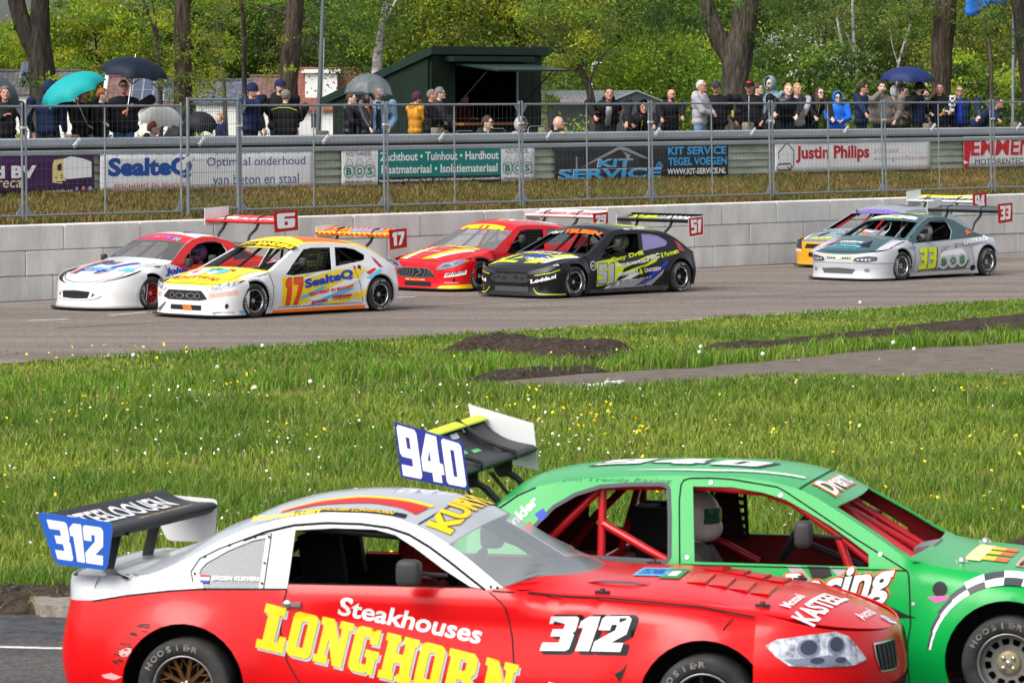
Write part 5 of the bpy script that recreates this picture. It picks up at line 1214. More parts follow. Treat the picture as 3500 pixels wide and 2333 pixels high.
# red roll cage seen through the open windows
b=MB();T=lambda*p:b.tube(p,.024,10)
for s_ in (-1,1):
    y=s_*.56;ys=s_*.64
    T((.27,ys,.15),(.27,y,.8),(.27,s_*.53,1.15));T((.27,s_*.53,1.14),(.80,s_*.54,1.155),(1.20,s_*.54,1.13),(1.36,s_*.555,1.075),(1.62,s_*.60,.91),(1.92,s_*.68,.70),(1.95,s_*.68,.2))
    T((.25,s_*.53,1.12),(-.02,s_*.55,.85),(-.28,s_*.56,.50));T((.28,y,.93),(.55,ys,.80),(.95,ys,.60))
    T((1.62,s_*.60,.91),(1.80,s_*.64,.45))
T((.27,-.53,1.15),(.27,.53,1.15));T((1.28,-.54,1.10),(1.28,.54,1.10));T((.27,-.6,.72),(.27,.6,.72));T((1.92,-.68,.70),(1.92,.68,.70))
T((1.36,.10,1.085),(1.95,.05,.72));T((1.36,.12,1.085),(1.66,.30,.89),(1.95,.42,.71));T((1.36,.55,1.07),(1.94,.66,.71));T((.27,.53,1.12),(.27,-.55,.40))
b.build("roll_cage",PRI,car)
b=MB();b.box((-.10,0,.62),(.70,1.40,.02));b.box((1.95,0,.66),(.3,1.36,.04));b.build("rear_shelf",PDR,car);seat(car,.50,.30,M_DARK);steering(car,1.22,.30,.78)
rb=MB();P4=[Vector((-.13,-.55,1.02)),Vector((-.33,-.58,.66)),Vector((-.33,.2,.66)),Vector((-.13,.2,1.02))];
P=[(.56,1.08),(.86,1.06),(.88,.74),(.60,.74)];net(car,P,.63,M_DARK,6,7)
b=MB();b.frame_box((1.98,-.16,.775),(.12,0,.025),(0,.32,.0),(0,0,.02));b.build("cowl_plate",M_LIPG,car)
racer("driver with white helmet and green visor in the green hatchback",O,(.62,.30,.885),0,mat("suit_grey",(.18,.15,.14),.8),mat("helmet_white",(.70,.66,.64),.25),mat("visor_green",(.01,.16,.08),.08,coat=1))
mirror_part(car,(1.475,-.86,.935),-1,M_MIRR,(1.66,-.70,.90),(.05,.10,.075));mirror_part(car,(1.475,.86,.935),1,M_MIRR,(1.66,.70,.90),(.05,.10,.075))
for x,y in ((2.30,-.50),(2.30,.50),(2.95,0)):b=MB();p=S.top(x,y,.008);b.lathe([(0,.02),(.02,.02),(.024,0)],10,Matrix.Translation(p));b.box(p,(.07,.02,.012));b.build("hood_pin",M_BOLT,car)
f=Flat()
for sg in (-1,1):S.dec_nose(Flat().poly([(sg*.62,.42),(sg*1.3,.46),(sg*1.2,.56),(sg*.68,.52)][::sg],0),"headlight",M_LAMP,car,phi=True)
S.dec_nose(Flat().rect(-.5,.22,.5,.36,0),"grille",M_DARK,car,phi=True)
# rear wing high on curved tubes
wg=MB();airfoil(wg,-.79,.79,[(-.50,1.20),(-.43,1.22)],[(-.845,1.375),(-.78,1.40)],.085,.075);rw=wg.build("rear_wing",M_CARB,car)
plate("end_plate",[(-.877,1.504),(-.476,1.397),(-.44,1.122),(-.835,1.189)],-.80,.008,mat("plate_navy",(.020,.03,.22),.4),rw);plate("end_plate",[(-.862,1.483),(-.457,1.374),(-.424,1.092),(-.80,1.17)],.80,.008,PW,rw)
f=Flat();plate_txt(f,"940",[(-.822,1.20),(-.452,1.14),(-.487,1.385),(-.863,1.488)],0,0);f.build("end_plate_number",V_W,lambda u,v:Vector((u,-.8055,v)),rw)
b=MB();airfoil(b,-.785,.785,[(-.80,1.368),(-.735,1.393)],[(-.865,1.395),(-.80,1.42)],.012,0);b.build("gurney_flap",V_LIME,rw)
for y in (-.35,.35):
    b=MB();o=-.02+.06*(y+.8)/1.6;b.add([(-.50+o,y+d,1.20) for d in (-.01,.01)]+[(-.85+o,y+d,1.41) for d in (-.01,.01)]+[(-.88+o,y+d,1.40) for d in (-.01,.01)]+[(-.66+o,y+d,1.22) for d in (-.01,.01)]+[(-.58+o,y+d,1.09) for d in (-.01,.01)]+[(-.50+o,y+d,1.10) for d in (-.01,.01)],[(0,2,4,6,8,10),(1,3,5,7,9,11)]+[(i*2,i*2+1,(i*2+3) % 12,(i*2+2) % 12) for i in range(6)])
    b.tube([(-.84+o,y,1.425),(-.70+o,y,1.32),(-.58+o,y,1.27),(-.48+o,y,1.24),(-.465+o,y,1.20)],.013,6);b.build("wing_rib",M_CARB,rw)
    b=MB();b.tube([(-.57,y,1.15),(-.45,y,1.09),(-.385,y,1.02),(-.36,y,.95)],.020,8);b.build("wing_tube",M_CARB,rw)
    b=MB();b.tube([(-.60,y,1.12),(-.42,y,.90)],.007,5);b.tube([(-.58,y*.6,1.13),(-.38,y*.4,.93)],.007,5);b.build("wing_stay",M_CARB,rw)
f=Flat();
def wing_top2(u,v):
    t=(u+.79)/1.58;le=Vector((-.50+.07*t,0,1.20+.02*t));te=Vector((-.845+.065*t,0,1.375+.025*t));p=le.lerp(te,v);c=4*v*(1-v)*.075;h=.085*(2.6*math.sqrt(max(v,0))*(1-v)+.1*(1-v)+.04);dd=te-le;nrm=Vector((dd.z,0,-dd.x)).normalized();nrm=nrm if nrm.z<0 else-nrm
    return p+nrm*c-nrm*(h*.5+.004)+Vector((0,u,0))
for u,v,m in ((.02,.80,0),(-.30,.72,0),(.30,.86,0),(-.2,.45,1),(0,.40,1),(-.35,.38,1)):f.poly([(u,v),(u+.14,v),(u+.17,v+.09),(u+.03,v+.09)],m)
f.build("wing_patches",[V_W,paint("vinyl_bright_green",(.03,.45,.08))],wing_top2,rw,.1)
# ================================================================== CARS ON THE FAR TRACK
def hatch_shell():return Shell(L=2.6,xc=2.72,xf=3.17,xr=-.30,xt=-.50,n=3.2,nr=3.5,belt=.66,tumble=.5,tuck=.03,flare=.03,fr=.12,ra=.305,rw=.255,sill=.055,zb_f=.05,zb_r=.12,grx=(-9,2.28),roundr=.05,roundh=.08,
  ze_pts=[(-.6,.55),(-.42,.64),(-.3,.70),(-.15,.80),(-.02,.885),(.1,.945),(.3,.99),(.5,1.02),(.84,1.052),(1.2,1.062),(1.42,1.045),(1.58,.985),(1.7,.925),(2.0,.78),(2.25,.665),(2.4,.632),(2.6,.60),(2.75,.56),(3.2,.42)],
  zc_pts=[(-.6,.62),(-.48,.76),(-.36,.90),(-.22,1.0),(.1,1.06),(.3,1.085),(.74,1.125),(1.21,1.145),(1.42,1.125),(1.52,1.085),(1.68,.985),(2.0,.84),(2.3,.725),(2.6,.685),(2.8,.63),(3.0,.56),(3.17,.48)],
  w_pts=[(-.6,.78),(-.3,.83),(0,.85),(.6,.84),(1.5,.835),(2.2,.835),(2.6,.85),(3.1,.80)],fdx=[(0,.07),(.12,.05),(.35,.035),(.6,.03),(.85,.02),(1,0)])
def coupe_shell():return Shell(L=2.5,xc=2.62,xf=3.19,xr=-.25,xt=-.42,n=2.7,nr=3.0,belt=.66,tumble=.5,tuck=.03,flare=.03,fr=.12,ra=.31,rw=.255,sill=.06,zb_f=.04,zb_r=.12,grx=(.05,2.30),roundr=.06,roundh=.10,
  ze_pts=[(-.5,.60),(-.25,.68),(0,.715),(.21,.765),(.47,.885),(.7,1.01),(.96,1.072),(1.2,1.082),(1.43,1.068),(1.65,1.005),(1.85,.915),(2.1,.79),(2.24,.725),(2.4,.685),(2.6,.63),(2.8,.56),(3.2,.42)],
  zc_pts=[(-.5,.66),(-.25,.745),(0,.79),(.2,.86),(.5,1.0),(.8,1.095),(1.2,1.135),(1.45,1.125),(1.65,1.07),(1.85,.985),(2.1,.865),(2.3,.785),(2.47,.755),(2.7,.69),(2.91,.615),(3.1,.53),(3.2,.45)],
  w_pts=[(-.5,.78),(-.2,.83),(0,.845),(.6,.82),(1.5,.82),(2.1,.825),(2.5,.845),(3.1,.78)],fdx=[(0,.09),(.12,.05),(.35,.02),(.6,.03),(.85,.02),(1,0)])
YAWF=math.atan2(-UY,-UX)
O17=((-2.62,62.647,0),YAWF);O51=((2.18,68.492,0),YAWF);O33=((7.952,74.356,0),YAWF)
DF=Vector((math.cos(YAWF),math.sin(YAWF),0));LF=Vector((-DF.y,DF.x,0))
def from_pt(px,py,x,y):p=gp(px,py)-DF*x-LF*y;return ((p.x,p.y,0.0),YAWF)
O6=from_pt(520,1059,2.5,.86);ORED=from_pt(1622,996,2.75,.86);O94=from_pt(2722,910,3.05,-.78)
def far_wing(car,foil_m,z=1.20,x0=-.62,x1=-.24,num=None,plate_m=None,y=.80,zl=(.95,1.25),te_m=None,lettering=None,let_m=None,rim=None,sup=M_CARB,tilt=.0,foil_top=None):
    wg=MB();airfoil(wg,-y,y,[(x1,z-.03)]*2,[(x0,z+.05)]*2,.06,.04);rw=wg.build("rear_wing",foil_m,car)
    P=[(x1,zl[1]-.02),(x0,zl[1]),(x0-.01,zl[0]+.01),(x1-.03,zl[0]-.02)]
    plate("end_plate",P,y,.010,plate_m or mat("plate_red",(.42,.008,.012),.4),rw);plate("end_plate",[(x1,zl[1]),(x0,zl[1]+.03),(x0,zl[0]+.06),(x1,zl[0]+.06)],-y,.010,PW,rw)
    if num:
        f=Flat();plate_txt(f,num,[(-(x1-.085),zl[0]+.035),(-(x0+.065),zl[0]+.055),(-(x0+.045),zl[1]-.045),(-(x1-.065),zl[1]-.055)],0,0)
        f.build("end_plate_number",V_W,lambda u,v:Vector((-u,y+.0065,v)),rw)
    if rim:f=Flat().stroke([(-a,b) for a,b in P+[P[0]]],.02);f.build("end_plate_edge",rim,lambda u,v:Vector((-u,y+.0062,v)),rw)
    def up(u,v):  # on the foil's upper face: u across, v from leading to trailing edge
        c=4*v*(1-v)*.04;h=.06*(2.6*math.sqrt(max(v,0))*(1-v)+.1*(1-v)+.04);le=Vector((x1,0,z-.03));te=Vector((x0,0,z+.05));d=te-le;n_=Vector((d.z,0,-d.x)).normalized();n_=n_ if n_.z<0 else-n_
        return le+d*v+n_*c-n_*(h*.5+.004)+Vector((0,u,0))
    if lettering:f=Flat();f.text(lettering,-y+.1,.25,2*y-.2,.55,0,bold=.03,shear=.1);f.build("wing_lettering",let_m,up,rw,.2)
    if te_m:b=MB();b.box((x0-.005,0,z+.055),(.012,2*y-.02,.035));b.build("gurney_flap",te_m,rw)
    for q in (-.38,.38):
        b=MB();b.tube([(x1+.02,q,z-.06),(x1-.10,q,z+.045),(x1-.22,q,z+.06)],.012,5);b.tube([(x1-.10,q,z-.02),(x1-.02,q,z-.14),(x1+.10,q*.95,z-.24),(x1+.14,q*.9,z-.38)],[.022,.026,.022,.018],6);b.build("wing_strut",sup,rw)
    return rw,up
def far_car(name_label,O,S,side_m,hood_m,roof_m,wscreen=None,inner=None,pillar_m=None,dwin=None,qwin=None,qglass=None,xb=None,xt=None,xh=None,header_m=None,nose_m=None,rim=('spoke',None,None),rear_m=None,rx=-.20,cage_m=M_CARB,cage=True,tail_m=None):
    car=car_root("race_car",name_label,O);inner=inner or M_DARK
    loops=[S.side_loop()]+[w for w in (dwin,qwin) if w]
    S.panel("body_side",loops,side_m,car,inner=inner)
    if qglass:S.panel("quarter_window",[[(p[0]+(.5-p[0])*-.02,p[1]+(.85-p[1])*-.02) for p in qwin]],qglass,car,th=0,inset=.010)
    S.patch("hood",xb,S.xend,-1,1,hood_m,car,inner=M_DARK)
    if wscreen:S.patch("windscreen",xt,xb,-1,1,wscreen,car,th=0)
    S.patch("windscreen_header",xh,xt,-1,1,header_m or roof_m,car,nu=4,inner=M_DARK);S.patch("roof",rx,xh,-1,1,roof_m,car,inner=M_DARK)
    if not wscreen:
        for a,b_ in ((-1,-.92),(.92,1)):S.patch("windscreen_pillar",xt,xb,a,b_,pillar_m or side_m,car,nv=2,inner=M_DARK)
    S.patch("tailgate",S.xrear,rx,-1,1,rear_m or side_m,car,inner=M_DARK)
    S.end("nose",True,nose_m or side_m,car);S.end("tail",False,tail_m or side_m,car);underbody(S,car);wells(S,car)
    for x in (0,S.L):
        for sg in (-1,1):wheel(car,x,sg,.255,.865,.24,rim[0],rim[1] or M_RIMK,rim[2] or M_RIMK,M_CHROME if rim[0] != 'mesh' else M_LIPG,30*x)
    b=MB()
    if cage:
        T=lambda*p:b.tube(p,.021,6);bz=S.ze(.8)-.06;fz=S.ze(1.45)-.05
        for s_ in (-1,1):
            T((.75,s_*.66,.1),(.70,s_*.60,.7),(.68,s_*.56,bz));T((.68,s_*.56,bz),(1.40,s_*.58,fz),(2.05,s_*.70,.66),(2.1,s_*.72,.15));T((.68,s_*.54,bz),(.05,s_*.60,.60));T((1.40,s_*.2,fz+.03),(2.05,s_*.24,.62))
        T((.68,-.56,bz),(.68,.56,bz));T((1.40,-.58,fz),(1.40,.58,fz));T((.70,-.6,.55),(.70,.6,.55));T((.68,.54,bz),(.72,-.62,.4));T((2.05,-.70,.64),(2.05,.70,.64))
        b.build("roll_cage",cage_m,car)
    seat(car,.72,.30,M_DARK);steering(car,1.42,.30,.66);b=MB();b.box((2.06,0,.56),(.35,1.4,.08));b.box((.25,0,.52),(.5,1.4,.02));b.build("dashboard",M_DARK,car)
    f=Flat();f.stroke([(S.L-S.ra-.02,S.ze(S.L-.4)-.02),(S.L-S.ra-.10,.45),(S.L-S.ra-.06,.12)],.012);f.stroke([(.50,.66),(.42,.45),(.36,.16)],.009);f.stroke([(.36,.145),(2.1,.135)],.008)
    for sg in (-1,1):S.dec_side(f,"panel_seams",M_SEAM,car,sg,d=.003,sym=True)
    f=Flat();f.stroke([(S.xend(v)-.05,v*S.We(S.xend(v)-.05)) for v in [-.9+1.8*i/24 for i in range(25)]],.010);f.stroke([(2.25,-.66),(2.9,-.60)],.009);f.stroke([(2.25,.66),(2.9,.60)],.009);S.dec_top(f,"hood_seam",M_SEAM,car,False)
    m=MB();k=22;vs=[]
    for i in range(k+1):
        ph=-1.5+3.0*i/k;p=S.nosephi(ph,S.zb_f+.012);q=p+Vector((.10*math.cos(ph)+.01,.04*math.sin(ph),0));vs += [(p.x-.15,p.y*.98,S.zb_f-.012),(q.x,q.y,S.zb_f-.012),(q.x,q.y,S.zb_f+.006),(p.x-.15,p.y*.98,S.zb_f+.006)]
    m.add(vs,sum([[(4*i+a,4*i+(a+1) % 4,4*i+4+(a+1) % 4,4*i+4+a) for a in range(4)] for i in range(k)],[]));m.build("front_splitter",M_CARB,car)
    return car
def hatch_windows():return dict(dwin=[(1.52,.90),(1.42,.965),(1.25,.99),(.85,.985),(.97,.66),(1.77,.60),(1.93,.615),(1.75,.75)],qwin=[(.76,.985),(.55,.978),(.37,.945),(.20,.855),(.22,.80),(.29,.77),(.87,.705)],
                              xb=lambda v:2.22+.10*(1-v*v),xt=lambda v:1.60+.07*(1-v*v),xh=lambda v:1.40+.05*(1-v*v))
def fl():return Flat()
def D(S,car,name,m,draw,where='side',d=.005,sg=1,step=.08,phi=True):
    f=Flat();draw(f)
    if where=='side':return S.dec_side(f,name,m,car,sg,step=step,d=d)
    if where=='top':return S.dec_top(f,name,m,car,True,step=step,d=d)
    if where=='plan':return S.dec_top(f,name,m,car,False,step=step,d=d)
    return S.dec_nose(f,name,m,car,step=step,d=d,phi=phi)
def sym(S,car,name,m,poly,d=.006):
    for q in (1,-1):D(S,car,name,m,lambda f:f.poly([(q*a,b) for a,b in poly][::q],0),'nose',d)
HEADL=[(.30,.415),(.50,.485),(.95,.535),(1.46,.562),(1.20,.495),(.78,.428),(.40,.388)]
def inset(P,k):cx=sum(p[0] for p in P)/len(P);cy=sum(p[1] for p in P)/len(P);return [(cx+(p[0]-cx)*k,cy+(p[1]-cy)*k) for p in P]
def arch_lip(S,car,m):
    f=Flat()
    for x in (0,S.L):f.stroke([(x+(S.ra+.008)*math.cos(R(a)),S.rw+(S.ra+.008)*math.sin(R(a))) for a in range(-20,201,10)],.012)
    for sg in (1,-1):S.dec_side(f,"arch_lip",m,car,sg,d=.004,sym=True)

# ---- white and yellow hatchback, number 17
S=hatch_shell();car=far_car("white and yellow hatchback numbered 17 leading on the far track",O17,S,PW,PY,PY,inner=PW,header_m=PY,rim=('spoke',M_RIMK,M_RIMK),**hatch_windows())
D(S,car,"door_graphics",[PY,V_LB,V_W],lambda f:(f.poly([(-2.02,.16),(-2.02,.575),(-1.2,.62),(-.40,.70),(-.25,.66),(-.95,.15)],0),),d=.002)
D(S,car,"door_flashes",[V_LB,V_W,V_Y],lambda f:[f.poly(q,i) for q,i in (([(-2.02,.17),(-1.82,.17),(-1.1,.40),(-1.2,.42)],0),([(-1.55,.15),(-1.2,.15),(-.55,.36),(-.7,.38)],0),([(-2.0,.44),(-1.7,.50),(-1.0,.645),(-1.3,.62)],1),([(-1.5,.24),(-1.3,.20),(-.40,.50),(-.6,.53)],1),([(-.55,.25),(-.45,.20),(.10,.45),(.05,.50)],2),([(-.30,.52),(-.20,.49),(.06,.62),(.0,.64)],0),([(-.95,.15),(-.75,.15),(-.4,.28),(-.5,.30)],2))],d=.004)
D(S,car,"race_number_box",V_Y,lambda f:f.poly([(-2.0,.155),(-1.66,.18),(-1.58,.575),(-1.99,.57)],0),d=.006)
D(S,car,"race_number_edge",V_K,lambda f:f.glyphs("17",BLOCK,-1.985,.165,.36,.405,.1,0,shear=.10),d=.008);D(S,car,"race_number",paint("vinyl_red_orange",(.70,.05,.012)),lambda f:f.glyphs("17",BLOCK,-1.975,.178,.34,.38,.13,0,shear=.10),d=.010)
D(S,car,"door_lettering",[V_B,V_R,V_W,V_K],lambda f:(f.text("SealteQ",-1.56,.375,1.02,.155,0,bold=.05,rot=R(7.5),shear=.1),f.text("BESCHERMT EN BEHOUDT",-1.47,.285,.93,.052,1,bold=.04,rot=R(5.5)),f.text("rolf",-1.63,.135,.22,.052,2,bold=.05,rot=R(5)),f.text("grooten",-1.41,.15,.32,.060,1,bold=.06,rot=R(5)),f.text(".nl",-1.09,.185,.08,.05,2,bold=.05,rot=R(5)),f.text("Walraven",-.99,.215,.40,.06,1,bold=.06,rot=R(5)),f.text("Voorbehandeling",-.95,.19,.32,.03,3,rot=R(5),shear=.3),f.poly([(-.52,.64),(-.52,.71),(-.46,.68)],1),f.poly([(-.44,.66),(-.42,.71),(-.36,.70),(-.38,.65)],3)),d=.009)
D(S,car,"sill_stripe",V_O,lambda f:f.poly([(-2.2,.056),(-2.2,.100),(-.31,.110),(-.31,.056)],0),d=.006);D(S,car,"tail_light",mat("tail_lamp_red",(.30,.015,.012),.2,coat=1),lambda f:f.poly([(-.08,.83),(-.005,.775),(.09,.665),(.01,.665),(-.05,.75)],0),d=.006)
D(S,car,"fender_marks",[V_Y,V_LB,V_K,V_R],lambda f:(f.poly([(-2.69,.20),(-2.66,.33),(-2.70,.33)],0),f.text("mistb",-2.56,.455,.16,.035,2,shear=.3),f.poly([(-.28,.60),(-.10,.66),(-.06,.64),(-.22,.56)],3)),d=.006);arch_lip(S,car,mat("arch_dirt",(.25,.24,.22),.7))
D(S,car,"hood_edge_field",V_W,lambda f:(f.rect(-.80,-2.75,-.62,-2.3,0),f.rect(.66,-2.75,.80,-2.3,0)),'top',d=.003)
D(S,car,"hood_graphics",[V_W,V_LB,V_GR,V_R,V_O],lambda f:(f.disc(-.22,-2.72,.16,0,18,ry=.20),f.disc(.12,-2.66,.20,1,18,ry=.14),f.disc(.02,-2.60,.12,2,14,ry=.10),f.disc(.10,-2.74,.08,0,12),f.disc(-.28,-2.70,.07,3,12,ry=.10),f.text("KRETTING",-.50,-2.98,.95,.085,4,bold=.03),f.text("DRUKKERIJ - UITGEVERS",-.40,-3.05,.75,.03,4)),'top',d=.007)
D(S,car,"hood_vents",V_K,lambda f:(f.poly([(-.62,-2.86),(-.50,-2.82),(-.52,-2.90),(-.62,-2.92)],0),f.disc(.36,-2.98,.025,0,10),f.poly([(.25,-2.55),(.36,-2.50),(.38,-2.60)],0)),'top',d=.008)
D(S,car,"windscreen_band",V_K,lambda f:f.poly([(-.66,-1.64),(.66,-1.64),(.66,-1.53),(-.66,-1.53)],0),'top',d=.004);D(S,car,"windscreen_name",V_Y,lambda f:(f.text("Johan",-.58,-1.625,.36,.08,0,shear=.4),f.text("SANDERS",-.18,-1.625,.78,.075,0,bold=.06,shear=.2)),'top',d=.008)
D(S,car,"roof_flash",[V_O,V_W],lambda f:(f.poly([(1.2,.15),(1.3,.55),(.3,.56),(.5,.25)],0),f.poly([(1.18,-.4),(1.22,-.2),(.6,-.1),(.6,-.3)],1)),'plan',d=.004)
for q in (1,-1):
    h=D(S,car,"headlight",M_LAMP,lambda f:f.poly([(q*a,b) for a,b in HEADL][::q],0),'nose',.006);D(S,car,"lamp_lens",M_LAMPM,lambda f:f.poly([(q*a,b) for a,b in [(.5,.43),(.72,.47),(1.0,.505),(.8,.455)]][::q],0),'nose',.009)
D(S,car,"grille",M_CARB,lambda f:f.poly([(-.42,.30),(-.27,.405),(.22,.405),(.37,.285),(.19,.262),(-.25,.262)],0),'nose',.006);D(S,car,"grille_holes",M_DARK,lambda f:[f.disc(a,.325,.042,0,14,ry=.036) for a in (-.17,-.05,.05,.15)],'nose',.009);D(S,car,"grille_hole_rims",M_BOLT,lambda f:[f.disc(a,.325,.048,0,14,ry=.040,r_in=.042) for a in (-.17,-.05,.05,.15)],'nose',.010)
D(S,car,"lower_intake",M_DARK,lambda f:f.poly([(-.20,.19),(.24,.19),(.25,.115),(-.20,.12)],0),'nose',.006);D(S,car,"tow_strap",V_O,lambda f:f.poly([(-.01,.18),(.05,.185),(.08,.12),(.0,.115)],0),'nose',.012);D(S,car,"fog_hole",M_DARK,lambda f:(f.disc(.95,.19,.055,0,14,ry=.036),f.disc(-.95,.19,.055,0,14,ry=.036)),'nose',.008)
D(S,car,"bumper_marks",[V_O,V_LB,V_K],lambda f:(*[f.stroke([(.40,.36-.018*i),(.9,.40-.018*i),(1.3,.42-.02*i)],.005,0) for i in range(4)],*[f.stroke([(-.5,.36-.018*i),(-.95,.37-.018*i)],.005,0) for i in range(4)],f.poly([(1.35,.08),(1.54,.08),(1.54,.15)],1),f.text("AUTOMISTER",.72,.085,.5,.022,2,shear=.3)),'nose',.007)
bm=MB()
for q in (1,-1):
    a,b_,c=S.nosephi(q*.35,.22),S.nosephi(q*.62,.10),S.nosephi(q*1.45,.10);n_=Vector((.05,0,0));bm.add([a,a+n_*.6,b_+n_*1.4,b_,c+Vector((.03,q*.03,.03)),c],[(0,1,2,3),(3,2,4,5)])
bm.build("bumper_fins",PW,car)
P=[(1.42,.965),(.90,.965),(.99,.665),(1.42,.64)];net(car,P,.66,M_CARB,7,6);mirror_part(car,(1.62,.86,.80),1,M_MIRR,(1.75,.70,.74),(.045,.11,.06));mirror_part(car,(1.85,-.88,.80),-1,M_MIRR,(1.9,-.72,.70),(.045,.11,.06))
rw,up=far_wing(car,mat("wing_red_yellow",(.72,.50,.01),.4),1.17,num="17",zl=(.94,1.24))
f=Flat();[f.rect(-.80+.114*i,.0,-.80+.114*i+.057,.22,0) for i in range(14)];f.build("wing_checks",V_R,up,rw,.2);f=Flat();[f.rect(-.80+.114*i,.45,-.80+.114*i+.057,1.0,0) for i in range(14)];f.rect(-.3,.45,.35,.95,1);f.build("wing_bands",[V_R,V_LB],up,rw,.2)
b=MB();[b.box((-.233,-.77+.11*i,1.135),(.012,.055,.035)) for i in range(15)];b.build("wing_edge_checks",V_R,rw)
racer("driver of the white and yellow hatchback numbered 17, yellow helmet behind the net",O17,(.82,.30,.80),0,mat("suit_dark",(.03,.03,.035),.8),mat("helmet_lime",(.45,.50,.05),.3),M_LAMPD)

# ---- black hatchback, number 51
S=hatch_shell();hw=hatch_windows();G_VIO=glass_mat("violet_film",(.30,.26,.52),.72,.12)
car=far_car("black hatchback with lime streaks numbered 51 in the middle pair",O51,S,PB,PB,PB,rim=('spoke',M_RIMK,M_RIMK),qglass=G_VIO,**hw)
D(S,car,"race_number_field",V_LIME,lambda f:f.poly([(-2.04,.16),(-1.62,.20),(-1.36,.46),(-1.66,.60),(-2.05,.56)],0),d=.003)
D(S,car,"door_flashes",[V_G,V_W,V_B,V_LIME],lambda f:[f.poly(q,i) for q,i in (([(-1.88,.115),(-.9,.13),(-.65,.22),(-1.2,.26),(-1.62,.24)],0),([(-1.86,.12),(-1.60,.13),(-1.0,.34),(-1.15,.36)],1),([(-1.1,.14),(-.85,.16),(-.35,.46),(-.30,.55),(-.55,.42)],2),([(-1.62,.41),(-1.45,.42),(-.9,.57),(-.30,.67),(-.8,.62)],3),([(-.85,.14),(-.70,.14),(-.45,.32),(-.40,.40)],0),([(-.95,.42),(-.6,.52),(-.5,.62),(-.75,.53)],3),([(-1.55,.33),(-1.2,.36),(-.8,.50),(-1.2,.42)],3))],d=.005)
D(S,car,"race_number_edge",V_K,lambda f:f.glyphs("51",BLOCK,-2.03,.19,.40,.35,.03,0,shear=.05),d=.007);D(S,car,"race_number",mat("vinyl_silver",(.42,.46,.50),.4),lambda f:f.glyphs("51",BLOCK,-2.02,.205,.37,.32,.08,0,shear=.05),d=.009)
D(S,car,"door_lettering",[V_LIME,V_W,V_B],lambda f:(f.text("Easy Drill",-1.68,.53,.80,.085,0,bold=.04,rot=R(7)),f.text("BRONBORINGEN",-1.60,.455,.80,.050,1,bold=.04,rot=R(5)),f.text("BOSSERS",-1.55,.305,.50,.062,1,bold=.03,rot=R(4)),f.text("&",-1.03,.33,.10,.085,0,bold=.04),f.text("CNOSSEN",-.90,.35,.40,.062,1,bold=.03,rot=R(4)),f.text("Sharing ideas & IT",-1.24,.215,.52,.045,1,rot=R(4)),f.text("HBC",-.80,.535,.30,.085,1,bold=.03,rot=R(9)),f.text("& Partners",-.47,.575,.45,.075,0,bold=.03,rot=R(9)),f.disc(-2.14,.50,.075,1,18,r_in=.062),f.text("DEX",-2.19,.475,.10,.05,1)),d=.010)
D(S,car,"sill_edge",mat("scuffed_black",(.05,.05,.05),.8,var=.5,vscale=12),lambda f:f.poly([(-2.2,.056),(-2.2,.12),(-.31,.13),(-.31,.056)],0),d=.004);D(S,car,"tail_light",mat("tail_lamp_red",(.30,.015,.012),.2,coat=1),lambda f:f.poly([(-.02,.86),(.10,.78),(.15,.67),(.0,.68)],0),d=.006)
D(S,car,"hood_flashes",[V_LIME,V_W,V_B,V_K],lambda f:[f.poly(q,i) for q,i in (([(-.70,-3.00),(-.55,-2.98),(-.30,-2.55),(-.42,-2.60)],0),([(-.55,-2.95),(-.10,-3.02),(-.05,-2.96),(-.50,-2.88)],0),([(-.62,-2.78),(-.50,-2.95),(-.42,-2.95),(-.58,-2.72)],0),([(.10,-3.02),(.35,-2.98),(.70,-2.38),(.55,-2.36)],0),([(.40,-2.95),(.50,-2.92),(.76,-2.40),(.70,-2.38)],1),([(.0,-2.72),(.4,-2.78),(.5,-2.66),(.1,-2.64)],2),([(-.50,-2.42),(-.10,-2.50),(.0,-2.44),(-.40,-2.36)],1),([(-.3,-2.90),(-.1,-2.82),(-.16,-2.74)],0),([(.05,-2.92),(.2,-2.86),(.1,-2.80)],1))],'top',d=.005)
D(S,car,"hood_lettering",[V_LIME,V_W],lambda f:(f.text("HOEKSTRA",-.35,-2.48,.75,.09,1,bold=.04,shear=.3),f.text("VAN SMELLEN",-.30,-2.62,.62,.075,0,bold=.05,shear=.3),f.text("GRONDWERK",-.05,-2.85,.5,.06,1,shear=.3)),'top',d=.010)
D(S,car,"windscreen_name",[V_O,V_W],lambda f:(f.text("TEUBEN",-.28,-1.665,.80,.095,0,bold=.06,shear=.2),f.text("Mari",-.62,-1.66,.30,.08,1,shear=.4)),'top',d=.008)
D(S,car,"roof_flashes",[V_LIME,V_W,V_B],lambda f:[f.poly(q,i) for q,i in (([(1.35,-.52),(1.30,-.40),(.7,-.20),(.7,-.34)],1),([(1.38,-.30),(1.30,-.20),(.6,.0),(.6,-.12)],1),([(1.3,-.05),(1.25,.1),(.3,.35),(.2,.1)],0),([(1.1,.25),(1.0,.4),(.1,.5),(.3,.38)],0),([(.6,-.4),(.5,-.25),(.0,-.1),(.0,-.3)],2))],'plan',d=.004);D(S,car,"roof_name",V_W,lambda f:f.text("Mari TEUBEN",-1.15,1.048,.50,.035,0,bold=.03),d=.006)
